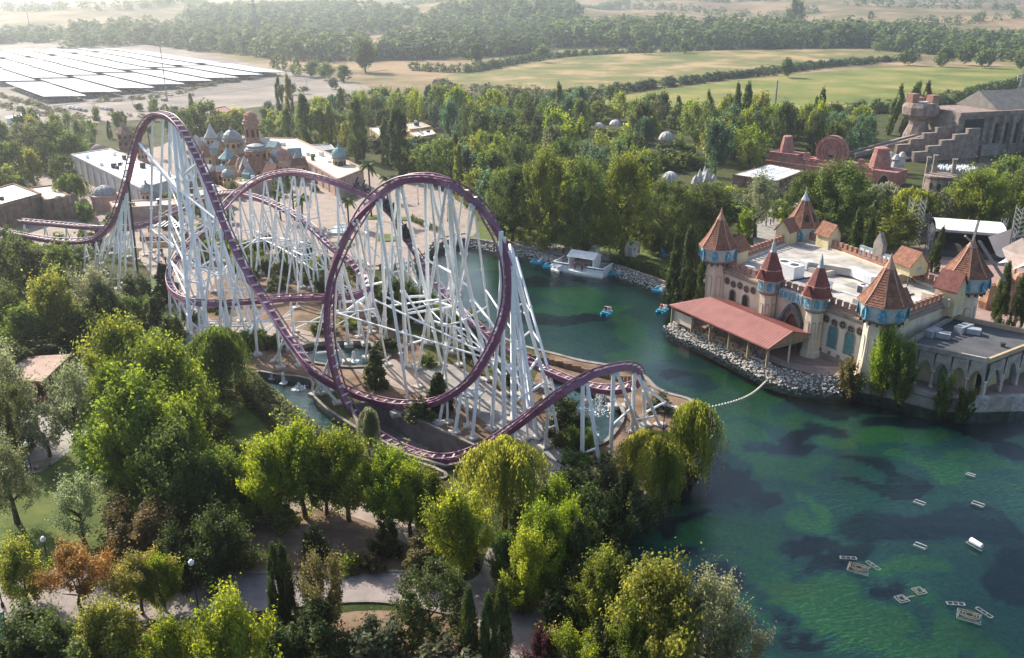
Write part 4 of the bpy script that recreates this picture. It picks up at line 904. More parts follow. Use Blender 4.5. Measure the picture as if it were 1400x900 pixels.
# --- named individuals of the foreground and middle ground
for a in [('maple',185,443,592,105,'bright green'),('maple',238,470,622,112,'bright green'),('maple',200,520,680,130,'bright green'),('maple',262,560,690,92,'bright green'),('maple',168,560,672,95,'mid green'),('maple',318,618,706,66,'bright green'),('maple',250,590,718,120,'mid green'),('maple',285,632,725,88,'mid green'),('maple',170,500,620,70,'bright green'),
    ('maple',372,605,712,80,'lime green'),('maple',418,588,708,85,'lime green'),('maple',477,596,712,95,'lime green'),('maple',535,622,722,90,'lime green'),('maple',592,652,738,75,'bright green'),('maple',625,682,795,95,'lime green'),('maple',562,640,735,60,'lime green'),('maple',447,610,705,60,'bright green'),
    ('olive',112,500,613,80,'grey-green'),('olive',68,556,625,62,'grey-green'),('olive',24,608,715,95,'grey-green'),('olive',118,660,748,82,'grey-green'),('shrub',188,695,765,100,'bronze green'),('olive',15,482,590,100,'grey-green'),('round',20,530,622,80,'dark green'),('olive',150,468,520,50,'grey-green'),
    ('maple',85,383,478,80,'yellow-green'),('olive',135,370,460,72,'grey-green'),('round',25,332,400,70,'dark green'),('maple',92,338,405,55,'mid green'),('round',10,395,470,70,'dark green'),('maple',42,425,492,65,'mid green'),('shrub',190,375,420,60,'dark green'),('maple',60,345,392,50,'dusky green'),('maple',150,395,465,60,'dark green'),('maple',118,430,485,70,'dark green'),('shrub',70,455,500,80,'dark green'),('shrub',30,470,520,70,'dark green'),('conifer',215,405,448,32,'dark green'),('shrub',195,405,440,50,'mid green'),('shrub',238,430,470,40,'dark green'),
    ('willow',305,440,545,108,'mid green'),('shrub',270,470,530,70,'dark green'),
    ('maple',40,748,832,82,'yellow-green'),('sumac',112,752,838,95,'orange and yellow'),('sumac',195,765,840,90,'yellow'),('maple',225,765,835,60,'lime green'),('maple',165,832,930,115,'yellow-green'),('maple',235,855,945,80,'lime green'),('maple',330,818,965,110,'lime green'),('shrub',60,835,915,110,'dark green'),('shrub',110,850,930,110,'dark green'),('shrub',20,880,950,100,'dark green'),('shrub',190,870,930,80,'bronze green'),('shrub',285,850,905,80,'dark green'),
    ('cypress',383,745,852,22,'dark green'),('cypress',396,745,856,24,'dark green'),('sumac',450,768,880,95,'bronze green'),('shrub',430,830,910,110,'dark green'),('round',592,778,880,112,'dark green'),('shrub',520,845,910,110,'dusky green'),('cypress',643,808,925,26,'dark green'),('cypress',668,815,935,24,'dark green'),('cypress',686,803,930,30,'dark green'),('shrub',742,858,925,52,'purple-leaved'),('shrub',790,862,940,70,'lime green'),('shrub',600,900,960,140,'dusky green'),('shrub',380,860,930,90,'dark green'),
    ('shrub',530,705,760,44,'dark green'),('shrub',430,722,765,40,'dark green'),('shrub',300,700,790,90,'dark green'),('shrub',250,720,790,80,'dark green'),('shrub',352,640,705,55,'dark green'),('shrub',580,740,785,60,'bronze green'),('shrub',480,755,778,40,'yellow-green'),('shrub',505,758,780,40,'bronze green'),('shrub',390,690,720,40,'yellow-green'),
    ('willow',690,592,725,155,'yellow-green'),('willow',885,585,672,118,'yellow-green'),('willow',945,540,645,90,'yellow-green'),('willow',905,600,680,70,'bright green'),('shrub',850,650,712,90,'dark green'),('shrub',795,668,728,70,'mid green'),('shrub',825,640,690,70,'dusky green'),
    ('maple',758,662,745,58,'lime green'),('maple',740,700,805,95,'lime green'),('maple',722,730,835,85,'lime green'),('cypress',788,712,805,34,'dark green'),('maple',775,690,790,60,'lime green'),('cypress',853,758,842,28,'dark green'),('maple',820,765,872,90,'bright green'),('maple',895,775,930,125,'yellow-green'),('olive',965,795,940,125,'grey-green'),('maple',860,830,930,80,'bright green'),('shrub',780,800,860,90,'dark green'),('shrub',840,855,910,70,'dark green'),('shrub',700,790,835,60,'bright green'),('maple',690,735,810,50,'mid green'),('olive',1000,850,960,90,'grey-green'),
    ('conifer',514,478,530,44,'dark green'),('conifer',600,508,562,44,'dark green'),('shrub',775,548,602,66,'dark green'),('willow',506,552,615,42,'grey-green'),('shrub',575,545,575,40,'dusky green'),('shrub',795,585,625,40,'mid green'),
    ('maple',1206,458,532,48,'lime green'),('maple',1232,470,540,40,'mid green'),('shrub',1162,492,522,34,'bronze green'),('shrub',1288,512,552,28,'mid green'),('shrub',1318,532,560,26,'dark green'),
    ('plane',745,210,340,86,'bright green'),('plane',797,218,346,80,'mid green'),('plane',850,216,352,92,'bright green'),('plane',700,232,330,70,'dark green'),('round',905,245,345,80,'dark green'),('conifer',921,320,402,34,'dark green'),('conifer',938,305,408,38,'dark green'),('cypress',958,345,425,18,'dark green'),('round',965,255,340,80,'dark green'),('round',930,262,345,70,'mid green'),
    ('plane',1140,226,325,108,'mid green'),('round',1100,236,318,70,'dark green'),('round',1209,275,340,82,'bright green'),('willow',1243,252,322,84,'yellow-green'),('willow',1205,245,310,70,'grey-green'),('plane',1330,235,315,90,'bright green'),('round',1372,215,290,70,'mid green'),('olive',1032,242,325,70,'grey-green'),('shrub',1018,285,325,24,'lime green'),('round',1395,225,300,50,'mid green'),('willow',1322,246,315,70,'yellow-green'),('round',1275,262,320,60,'dusky green'),('round',1390,265,325,60,'bright green'),
    ('cypress',1165,290,362,20,'dark green'),('cypress',1183,300,368,14,'dark green'),('cypress',1273,312,372,13,'dark green',.08),('cypress',1363,362,445,20,'dark green'),('cypress',1385,378,452,18,'dark green'),('cypress',1125,300,340,14,'dark green'),
    ('poplar',384,107,165,14,'mid green'),('poplar',398,104,168,15,'yellow-green'),('poplar',420,132,205,30,'mid green'),('poplar',440,150,205,26,'bright green'),('poplar',454,146,205,24,'yellow-green'),('poplar',491,138,220,32,'mid green'),('poplar',547,150,245,36,'dark green'),('poplar',530,165,225,22,'mid green'),('poplar',395,150,205,22,'mid green'),
    ('poplar',1004,117,190,16,'mid green'),('poplar',1017,116,190,20,'mid green'),('poplar',1214,118,185,18,'mid green',.12),('poplar',1233,113,187,19,'mid green',.13),('poplar',1250,114,180,19,'dark green',.13),
    ('willow',102,234,285,58,'mid green'),('round',40,170,228,55,'dusky green'),('round',75,168,228,55,'dark green'),('maple',100,184,232,45,'mid green'),('round',20,195,250,50,'dark green'),('maple',48,208,254,30,'yellow-green'),('shrub',8,227,268,45,'yellow-green'),('round',90,212,258,45,'dark green'),('olive',113,165,215,34,'dusky green'),('cypress',37,150,178,8,'dark green'),('cypress',151,166,190,7,'dark green'),('maple',5,165,215,45,'dusky green'),
    ('round',285,140,200,60,'mid green'),('round',262,148,205,50,'dark green'),('maple',325,152,190,50,'yellow-green'),('round',310,160,205,50,'dark green'),('cypress',262,128,150,6,'dark green'),
    ('palm',508,216,298,0,'mid green'),('palm',530,236,275,0,'mid green'),('palm',403,238,302,0,'mid green'),('palm',384,256,302,0,'mid green'),('palm',477,264,312,0,'mid green'),('palm',207,170,215,0,'mid green'),('palm',415,262,312,0,'mid green')]:
    T(*a)
# shrubs between the coaster's legs
q = random.Random(23)
for x, y, h, w in ((285,345,2.6,4),(275,365,2.2,4),(330,370,2.4,5),(360,372,3,5),(395,370,3.4,6),(420,385,3,5),(450,385,3,5),(470,400,2.6,4),(380,395,2.2,4),(300,425,2,4),(345,470,2.2,5),(375,475,2,4),(440,455,2.2,4),(480,450,2,4),(545,430,6,5),(560,440,6.5,5),(530,440,5.5,5),(580,430,5,5),(640,455,4,4),(655,468,3.4,4),(625,450,3,4),(700,520,2,4),(530,480,2,4),(585,500,1.8,3),(650,490,2.2,4),(250,470,2,3),(262,440,2,4),(335,480,2.4,4),(770,560,2,4),(900,560,2.4,4),(880,640,2,5),(930,650,2,4)):
    p = G(x, y); tree_at('shrub', p, h, w, q.choice(('dark green', 'mid green', 'dusky green', 'bright green')))
# --- trees that fill the woods behind the lake: each its own, kept apart
AVOID = [(1055,186,1230,248),(1000,224,1100,247),(898,178,924,196),(904,228,930,250),(945,232,985,254),(812,163,850,177),(505,168,598,189),(1200,120,1400,252),(362,189,497,242),(1042,282,1095,330),(700,335,935,392),(425,197,458,210)]
def fill(poly, n, dmin, kinds, cols, hr, wr, avoid=(), seed=1):
    q = random.Random(seed); P = [G(x, y) for x, y in poly]; xs = [p.x for p in P]; ys = [p.y for p in P]; k = 0; tries = 0
    while k < n and tries < n * 60:
        tries += 1; x, y = q.uniform(min(xs), max(xs)), q.uniform(min(ys), max(ys))
        if not inpoly(x, y, P) or in_water(x, y): continue
        pp = proj((x, y, 0))
        w = q.uniform(*wr)
        if any((t[0] - x) ** 2 + (t[1] - y) ** 2 < (dmin * .5 + (t[2] + w) * .2) ** 2 for t in TREES): continue
        kd = q.choice(kinds); h = q.uniform(*hr) * (1.25 if kd == 'poplar' else 1); pt = proj((x, y, h)); hw = w / pp[2] * FPX * .45
        if any(a[0] - hw < pp[0] < a[2] + hw and pt[1] < a[3] and pp[1] - 1 > a[1] + (a[3] - a[1]) * .4 for a in AVOID + list(avoid)):
            h2 = h * .45
            if h2 < 2.5 or any(a[0] - hw < pp[0] < a[2] + hw and proj((x, y, h2))[1] < a[3] - 3 and pp[1] - 1 > a[1] + (a[3] - a[1]) * .4 for a in AVOID + list(avoid)): continue
            h = h2; kd = 'shrub'
        tree_at(kd, Vector((x, y, 0)), h, w * (.45 if kd == 'poplar' else 1), q.choice(cols)); k += 1
AV = [(425,245,545,300)]
MIX = ('maple', 'plane', 'round', 'plane', 'maple', 'olive', 'round', 'poplar', 'willow'); CO = ('mid green', 'bright green', 'dark green', 'mid green', 'yellow-green', 'dusky green', 'bluish green', 'lime green', 'dark green')
fill([(560,245),(590,235),(640,230),(720,250),(870,250),(900,290),(870,320),(690,335),(650,315),(640,280),(600,258)], 46, 5, MIX, CO, (8, 13), (7, 11), AV, 3)
fill([(430,205),(500,172),(620,160),(780,165),(900,178),(1050,178),(1195,205),(1190,218),(1060,225),(1010,240),(1010,300),(940,330),(880,260),(720,250),(620,240),(560,245),(545,215)], 175, 6, MIX, CO, (7, 16), (7, 13), AV, 5)
fill([(420,165),(520,150),(620,148),(760,158),(900,166),(1060,168),(1200,190),(1200,200),(1050,178),(900,178),(780,165),(620,160),(500,172)], 70, 7, MIX, CO, (7, 12), (8, 12), AV, 7)
fill([(1190,245),(1260,265),(1420,262),(1420,310),(1290,305),(1200,310),(1100,320),(1060,300)], 14, 6, ('maple', 'round', 'willow', 'plane'), CO, (7, 11), (7, 10), [(1225,225,1290,275)], 9)
fill([(1060,225),(1200,190),(1230,175),(1270,180),(1200,210)], 10, 6, ('maple', 'round', 'poplar'), CO, (7, 12), (6, 9), (), 10)
fill([(100,290),(150,288),(250,290),(330,300),(330,330),(250,330),(200,345),(110,345)], 14, 3, ('maple', 'shrub', 'round'), ('dark green', 'mid green', 'dusky green'), (3, 5), (3, 5.5), [(215,330,250,395),(200,318,250,336)], 21)
fill([(270,215),(300,200),(420,240),(440,262),(330,275),(270,255)], 16, 3, ('maple', 'shrub', 'round', 'conifer'), ('dark green', 'mid green', 'yellow-green', 'dusky green'), (3, 5.5), (3, 5), (), 22)
fill([(-40,255),(60,250),(110,262),(60,300),(-40,305)], 6, 3, ('maple', 'round'), ('dark green', 'mid green'), (3, 5), (3, 5), [(-30,250,96,285)], 24)
fill([(110,160),(210,150),(270,150),(260,185),(190,200),(130,195)], 16, 5, ('maple', 'shrub', 'round', 'olive'), ('dark green', 'mid green', 'dusky green'), (3, 6), (4, 7), [(200,150,215,190)], 25)
fill([(275,335),(330,345),(430,350),(480,380),(525,412),(470,422),(400,398),(300,392)], 22, 2.5, ('maple', 'shrub', 'maple', 'round'), ('dark green', 'mid green', 'bright green', 'dusky green'), (2.8, 4.6), (3.5, 5.5), (), 26)
fill([(140,560),(230,470),(330,600),(400,700),(330,740),(210,720),(150,640)], 16, 2, ('shrub', 'maple'), ('dark green', 'mid green', 'bright green'), (3, 5.5), (4, 6), (), 27)
fill([(690,740),(740,690),(800,680),(830,700),(800,760),(860,850),(840,870),(750,800)], 14, 2, ('shrub', 'maple'), ('bright green', 'mid green', 'lime green', 'dark green'), (2.5, 4.5), (3, 5), (), 28)
fill([(760,655),(820,640),(900,610),(950,610),(945,628),(860,683),(812,716)], 10, 2, ('shrub', 'shrub'), ('dark green', 'mid green', 'dusky green'), (1.8, 3), (3, 4.5), (), 29)
fill([(-60,265),(0,185),(110,178),(150,210),(100,250),(60,272),(0,300)], 20, 5, ('round', 'maple', 'olive', 'maple'), CO, (6, 10), (6, 9), [(125,200,260,330)], 12)
fill([(-60,345),(100,350),(120,372),(200,395),(232,412),(215,445),(120,480),(0,490),(-80,450)], 26, 4, ('round', 'maple', 'shrub', 'conifer', 'olive'), ('dark green', 'mid green', 'dusky green', 'dark green', 'bright green'), (4, 8), (4.5, 8), [(120,345,200,398)], 14)
fill([(380,160),(420,165),(430,200),(395,205),(345,190),(330,165)], 9, 5, ('round', 'maple'), CO, (5, 9), (6, 8), (), 15)
fill([(375,112),(505,128),(560,140),(540,150),(430,150),(380,135)], 10, 7, ('round', 'olive', 'maple'), ('dusky green', 'mid green', 'dark green'), (4, 7), (6, 9), (), 16)
# distant single trees
for k, x, yt, yb, w, c in (('maple',500,58,100,42,'dark green'),('round',382,75,97,26,'dark green'),('maple',428,86,106,30,'mid green'),('maple',446,88,110,24,'mid green'),('maple',470,92,113,26,'mid green'),('plane',1085,2,48,30,'dark green'),('round',1190,16,27,10,'dark green'),('maple',1075,82,107,26,'mid green'),('maple',650,64,92,22,'dark green'),('maple',742,66,86,22,'mid green'),('maple',1240,70,90,26,'mid green'),('maple',1290,68,92,30,'mid green'),('maple',1345,70,94,26,'mid green'),('maple',1320,62,90,30,'mid green'),('maple',1395,72,96,26,'mid green'),('maple',835,120,140,20,'mid green'),('round',405,80,104,18,'mid green'),('maple',880,56,76,20,'mid green'),('maple',935,58,74,20,'mid green')):
    p = GT(x, yb); ax = proj(p)[2]; h = atdist(x, yt, p.y).z - p.z; tree_at(k, p, h, w * ax / FPX, c)
# --- far woods and hedgerows: each band reads as one mass
def mass(name, pts, hr, wr, cols, label, seed, nl=100, cat=None):
    q = random.Random(seed); V = []; F_ = []; C = []; k = 0; src = []
    for s in range(4):
        p, nr, c = crown_pts(('maple', 'round', 'plane', 'shrub')[s], nl, 40 + s); nr = unit((p - np.array([0, 0, .4])) * np.array([1, 1, .8]) + R_.normal(0, .16, p.shape) + np.array([0, 0, .12])); v, f, cv = leaves(p, nr, .115, c * .6 + .2); src.append((v, f, cv))
    for p in pts:
        v, f, cv = q.choice(src); h = q.uniform(*hr); w = q.uniform(*wr); an = q.uniform(0, 6.28); co, si = math.cos(an), math.sin(an)
        x = (v[:, 0] * co - v[:, 1] * si) * w + p[0]; y = (v[:, 0] * si + v[:, 1] * co) * w + p[1]
        V.append(np.stack([x, y, v[:, 2] * h + p[2] - .3], 1)); F_.append(f + k); k += len(v); C.append(cv * .6 + .4 * q.random())
    me = npmesh(name, np.concatenate(V), np.concatenate(F_)); a = me.attributes.new('v', 'FLOAT', 'POINT'); a.data.foreach_set('value', np.concatenate(C).astype(np.float32))
    me.materials.append(LEAF); o = link(name, me, None, cols); tag(o, label, kind='stuff')
def in_px(poly, sp, seed):
    q = random.Random(seed); P = [GT(x, y) for x, y in poly]; xs = [p.x for p in P]; ys = [p.y for p in P]; out = []; y = min(ys)
    while y < max(ys):
        x = min(xs)
        while x < max(xs):
            a, b_ = x + q.uniform(-.5, .5) * sp, y + q.uniform(-.5, .5) * sp
            if inpoly(a, b_, P): out.append((a, b_, hgt(a, b_)))
            x += sp
        y += sp
    return out
def along(L, sp, seed, jit=2.5, rows=1):
    q = random.Random(seed); P = crom([GT(x, y) for x, y in L], 6); out = []
    for a, b_ in zip(P, P[1:]):
        n = max(1, int((b_ - a).length / sp))
        for i in range(n):
            for r in range(rows):
                c = a.lerp(b_, (i + q.random()) / n); x, y = c.x + q.uniform(-jit, jit), c.y + q.uniform(-jit, jit); out.append((x, y, hgt(x, y)))
    return out
FD, FM, FB = (.045, .075, .028), (.065, .10, .034), (.09, .10, .048)
mass('far_wood', in_px([(745,66),(850,67),(1000,69),(1185,66),(1260,72),(1230,58),(1000,50),(850,48),(760,50)], 11, 1), (12, 25), (14, 24), FM, 'dark wood beyond the upper field', 1, 90)
mass('far_wood', in_px([(520,84),(640,80),(745,74),(750,62),(620,60),(530,66)], 10, 2), (9, 20), (13, 22), FD, 'dark wood left of the fields', 2, 90)
mass('far_wood', in_px([(90,68),(200,62),(330,76),(420,86),(520,84),(500,66),(350,54),(200,44),(100,50)], 13, 3), (8, 20), (14, 26), FM, 'hazy wood behind the car park', 3)
mass('far_wood', in_px([(560,52),(660,54),(760,48),(800,22),(690,10),(600,22)], 17, 4), (14, 22), (18, 26), FM, 'wooded slope of the bluish hill', 4)
mass('far_wood', in_px([(250,38),(420,50),(560,44),(580,24),(420,16),(260,20)], 22, 5), (14, 20), (20, 30), FM, 'faint wood on the far left hills', 5)
mass('far_wood', in_px([(1185,70),(1300,78),(1420,90),(1560,92),(1560,72),(1400,66),(1250,56)], 11, 6), (8, 18), (12, 22), FM, 'wood along the right field edge', 6, 80)
mass('far_wood', in_px([(-100,52),(60,46),(130,54),(60,60),(-100,66)], 16, 7), (9, 13), (14, 20), FM, 'pale tree belt at the far left', 7)
mass('far_wood', in_px([(1040,60),(1180,54),(1290,56),(1240,46),(1100,48)], 12, 8), (10, 17), (12, 16), FD, 'trees before the tawny hills', 8)
for L, s, n in (([(820,12),(950,17),(1060,24),(1110,18)], 1, 'hedge line over the tawny hill'),([(1150,8),(1280,13),(1420,16)], 2, 'hedge line near the skyline'),([(1200,44),(1300,34),(1400,24)], 3, 'hedge climbing the right hill'),([(560,8),(700,5),(860,4),(1000,5)], 4, 'trees along the skyline'),([(0,14),(180,12),(340,8)], 5, 'pale trees along the left skyline'),([(1000,3),(1200,2),(1500,4)], 6, 'trees on the last ridge')):
    mass('far_hedgerow', along(L, 14, s, 12, 2), (9, 15), (14, 22), FM, n, 20 + s, 45)
mass('hedgerow', along([(560,96),(640,99),(700,88),(760,80),(850,74),(1000,69)], 4, 11, 3, 2), (4, 7), (6, 9), FM, 'bushy hedge along the top of the upper field', 31)
mass('hedgerow', along([(700,142),(760,137),(830,129),(900,120),(980,110),(1060,101),(1120,93),(1200,86),(1255,82)], 3.0, 12, 5, 2), (3, 6), (6, 9), FD, 'dark hedge between the two fields', 32)
mass('hedgerow', along([(740,156),(850,160),(950,164),(1060,160),(1160,158),(1240,150),(1290,142),(1400,118),(1500,110)], 3.2, 13, 4, 2), (3, 6.5), (5, 8), FM, 'hedge below the lower field', 33)
mass('hedgerow', along([(600,118),(650,125),(720,130),(760,142),(690,145),(620,140)], 4, 14, 8, 2), (3, 5), (6, 9), FB, 'scrub at the field corner', 34)
mass('hedgerow', along([(-60,130),(0,146),(60,160),(110,168)], 3.5, 15, 2), (2, 3.2), (4, 6), FB, 'hedge along the car park lane', 35)
mass('hedgerow', along([(0,132),(50,146),(90,158),(120,164)], 3.5, 16, 2), (2, 3), (4, 6), FB, 'second hedge of the car park lane', 36)
mass('hedgerow', along([(130,140),(180,138),(220,132),(262,124),(300,116),(350,108)], 7, 17, 4), (1.5, 3), (4, 7), FB, 'low shrubs before the canopies', 37)
mass('hedgerow', along([(150,158),(200,162),(240,158)], 4, 18, 2), (2, 3), (4, 6), FB, 'hedge by the car park gate', 38)
# --- clipped hedges, each its own
def hedge(L, h, w, cname, label, dens=1.0):
    P = crom([G(x, y) for x, y in L], 6); q = np.random.default_rng(len(USED) + 7); pos = []; cl = []
    for a, b_ in zip(P, P[1:]):
        n = int((b_ - a).length * h * w * 34 * dens); t = q.uniform(0, 1, n); d = (b_ - a); s = Vector((-d.y, d.x)).normalized()
        o = q.uniform(-.5, .5, n); o = np.sign(o) * np.abs(o * 2) ** .6 * .5 * w; z = q.uniform(0, 1, n) ** .7 * h
        x = a.x + d.x * t + s.x * o + q.normal(0, .07, n); y = a.y + d.y * t + s.y * o + q.normal(0, .07, n)
        pos.append(np.stack([x, y, z * (1 + .12 * np.sin(x * 1.3 + y))], 1)); cl.append(.5 + .3 * np.sin(x * 2.1) * np.cos(y * 1.7) + q.uniform(-.25, .25, n))
    pos = np.concatenate(pos); nr = unit(q.normal(size=pos.shape) + np.array([0, 0, .5])); v, f, cv = leaves(pos, nr, .2, np.clip(np.concatenate(cl), 0, 1))
    org = P[len(P) // 2]; v = v - np.array([org.x, org.y, 0]); me = npmesh('hedge', v, f); a = me.attributes.new('v', 'FLOAT', 'POINT'); a.data.foreach_set('value', cv.astype(np.float32)); me.materials.append(LEAF)
    o = link('hedge', me, None, CC[cname]); o.location = (org.x, org.y, 0); tag(o, label, 'hedge', 'hedges')
hedge([(335,528),(350,548),(375,570),(400,592),(425,612),(440,628)], 2.6, 3.2, 'dusky green', 'thick dark hedge between the bright lawn and the long pool')
hedge([(690,322),(715,332),(730,338)], 1.2, 1.6, 'bright green', 'sunlit low hedge left of the white boat dock')
hedge([(835,358),(870,366),(905,378),(930,392)], 1.5, 2.4, 'dark green', 'dark low hedge along the stone bank right of the dock')
hedge([(560,300),(585,312),(600,318)], 1.3, 1.5, 'dark green', 'low dark hedge at the back of the plaza')
hedge([(1170,528),(1195,533)], 1.6, 1.6, 'dusky green', 'small hedge at the foot of the front castle tower')
# ================================================================== CASTLE
T1, T3, T4, T2 = Vector((35.5, 146)), Vector((52.2, 116.4)), Vector((70.4, 130)), Vector((56.4, 166.5))
M_cream = mat('castle_plaster', (.46, .40, .30), (.68, .61, .49), .5, .9, c3=(.59, .52, .41), detail=12, bump=.12, bscale=5, stretch=(1, 1, .3), lo=.3)
M_trim = mat('castle_trim', (.20, .165, .13), (.32, .27, .22), 1.2, .9, detail=8)
M_brick = mat('castle_merlon', (.26, .13, .095), (.38, .22, .17), 1.5, .9)
M_dark = mat('dark_opening', (.015, .014, .016), (.035, .03, .03), 1, .6)
M_tile = mat('roof_tile_red', (.14, .062, .045), (.31, .16, .10), 1.5, .9, c3=(.215, .10, .066), detail=11, bump=.7, bscale=5, lo=.3, hi=.7)
M_tile2 = mat('roof_tile_dark', (.11, .03, .03), (.19, .06, .05), 1.4, .7, detail=9, bump=.5, bscale=5)
M_hip = mat('roof_hip', (.34, .18, .13), (.46, .28, .21), 2, .8)
M_blue = mat('blue_panel', (.05, .27, .38), (.22, .46, .54), 1.8, .5, c3=(.07, .22, .36), lo=.4, hi=.6)
M_lblue = mat('pale_blue_trim', (.29, .345, .35), (.45, .49, .49), 1.5, .6)
M_teal = mat('teal_door', (.05, .15, .17), (.09, .22, .24), 2, .5)
M_stoned = mat('dark_arch_stone', (.055, .065, .07), (.12, .13, .135), 1.6, .85, bump=.3)
M_deck = mat('roof_deck', (.25, .24, .23), (.50, .47, .43), .3, .85, detail=12, c3=(.39, .37, .34))
M_white = mat('white_metal', (.70, .71, .72), (.80, .81, .81), 1, .45)
M_grille = mat('dark_grille', (.03, .03, .035), (.07, .07, .075), 4, .6)
M_yel = mat('gable_yellow', (.50, .42, .24), (.62, .54, .34), .8, .9)
M_door = mat('dark_red_door', (.09, .03, .02), (.14, .05, .035), 2, .7)
CA = root('castle', 'cream fairytale castle with red pointed tower roofs and blue galleries beside the lake', 'castle', ((T1.x + T4.x) / 2, (T1.y + T4.y) / 2, 0))
WTOP = 8.3
cen = (T1 + T3 + T4 + T2) / 4
def ax2(a, b_):
    u = (b_ - a).normalized(); n = Vector((u.y, -u.x))
    if (cen - (a + b_) / 2).dot(n) > 0: n = -n
    return u, n                                          # along the wall, outward
def wall_side(a, b_, name='wall', gap=True):
    u, n = ax2(a, b_); m = (a + b_) / 2; L = (b_ - a).length; w = MB()
    w.box((m.x - n.x * .5, m.y - n.y * .5, WTOP / 2), (L, 1.0, WTOP), ax=(u, n)); o = w.build(name, M_cream, CA)
    c = MB(); c.box((m.x + n.x * .12, m.y + n.y * .12, WTOP - .55), (L, .5, .45), ax=(u, n)); c.box((m.x + n.x * .05, m.y + n.y * .05, WTOP - .16), (L, .9, .3), ax=(u, n)); c.build('cornice', M_trim, CA)
    pl = MB(); pl.box((m.x + n.x * .1, m.y + n.y * .1, .45), (L, .36, .9), ax=(u, n)); pl.build('plinth', M_trim, CA)
    return u, n, L
def merlons(a, b_, step=1.25, z=WTOP, skip=()):
    u, n = ax2(a, b_); L = (b_ - a).length; k = 0
    low = MB(); m = (a + b_) / 2; low.box((m.x - n.x * .3, m.y - n.y * .3, z + .3), (L, .35, .6), ax=(u, n)); low.build('parapet', M_brick, CA)
    me = None; d = step
    while d < L - step * .5:
        if not any(s0 < d < s1 for s0, s1 in skip):
            p = a + u * d - n * .3; b = MB(); b.box((0, 0, .45), (.66, .42, .7), ax=(u, n))
            if me is None:
                b.box((0, 0, .86), (.8, .55, .12), ax=(u, n)); me = b.mesh('merlon', mats=(M_brick,))
            o = link('merlon', me, CA); o.location = Vector((p.x, p.y, z + .55)) - ORG[CA.name]
        d += step
uF, nF, LF = wall_side(T1, T3); uR, nR, LR = wall_side(T3, T4); uB, nB, LB = wall_side(T4, T2); uL, nL_, LL = wall_side(T2, T1)
for a, b_ in ((T1, T3), (T3, T4), (T4, T2), (T2, T1)): merlons(a, b_)
rd = MB(); rd.poly([(p.x, p.y) for p in ((T1, T3, T4, T2) if (T3 - T1).cross(T4 - T1) > 0 else (T2, T4, T3, T1))], WTOP - .9, WTOP - .35); rd.build('roof_deck', M_deck, CA)
def octo(c, z0, z1, r, name, m, parent, n=8, rot=math.pi / 8):
    b = MB(); b.lathe((c.x, c.y, 0), [(r, z0), (r, z1)], n, rot); return b.build(name, m, parent)
def arch_pts(w, h, pointed=True, n=7):
    """opening outline (x, z) from the left foot over the arch to the right foot"""
    P = [(-w / 2, 0)]; hs = h - (w * .75 if pointed else w / 2)
    for i in range(n + 1):
        t = i / n
        if pointed: x = -w / 2 + w / 2 * t; z = hs + (h - hs) * math.sin(t * math.pi / 2) ** .9 if t < 1 else h
        else: x = -w / 2 * math.cos(t * math.pi / 2); z = hs + w / 2 * math.sin(t * math.pi / 2)
        P.append((x, z))
    return P + [(-x, z) for x, z in P[-2::-1]]
def plate(name, m, parent, c, u, n, pts, depth, off, z0):
    """a flat shape (outline x, z) with real thickness standing on a wall"""
    b = MB(); k = len(pts); vs = []
    for o in (off, off + depth):
        for x, z in pts: vs.append((c.x + u.x * x + n.x * o, c.y + u.y * x + n.y * o, z0 + z))
    b.add(vs, [tuple(range(k)), tuple(range(2 * k - 1, k - 1, -1))] + [(i, (i + 1) % k, k + (i + 1) % k, k + i) for i in range(k)])
    return b.build(name, m, parent)
def ringframe(name, m, parent, c, u, n, po, pi_, depth, off, z0):
    b = MB(); k = len(po)
    V = []
    for o in (off, off + depth):
        for P in (po, pi_):
            for x, z in P: V.append((c.x + u.x * x + n.x * o, c.y + u.y * x + n.y * o, z0 + z))
    Fs = []
    for i in range(k - 1): Fs += [(2 * k + i, 2 * k + i + 1, 3 * k + i + 1, 3 * k + i), (i, i + 1, 2 * k + i + 1, 2 * k + i), (k + i, 3 * k + i, 3 * k + i + 1, k + i + 1)]
    b.add(V, Fs); return b.build(name, m, parent)
CIRC = [(.5 * math.cos(i * math.pi / 6), .5 * math.sin(i * math.pi / 6)) for i in range(12)]
def disc(r): return [(x * 2 * r, z * 2 * r) for x, z in CIRC]
def arched_window(c, u, n, w, h, z0, m=None, pointed=False, fr=.18, name='arched_window', frame=None):
    p = arch_pts(w, h, pointed); o = plate(name, m or M_dark, CA, c, u, n, p, .05, .005, z0)
    po = arch_pts(w + 2 * fr, h + fr, pointed); ringframe('frame', frame or M_trim, o, c, u, n, po, p, .14, .006, z0); ORG[o.name] = ORG[CA.name]; return o
def round_window(c, u, n, r, z):
    o = plate('round_window', M_dark, CA, c, u, n, disc(r), .05, .005, z); a = disc(r + .14); b = disc(r); a.append(a[0]); b.append(b[0])
    ringframe('frame', M_trim, o, c, u, n, a, b, .13, .006, z)
    k = MB(); k.bar((c.x - u.x * r + n.x * .1, c.y - u.y * r + n.y * .1, z), (c.x + u.x * r + n.x * .1, c.y + u.y * r + n.y * .1, z), .07, .07); k.bar((c.x + n.x * .1, c.y + n.y * .1, z - r), (c.x + n.x * .1, c.y + n.y * .1, z + r), .07, .07); k.build('mullion', M_trim, o)
def front(d): return T1 + uF * d
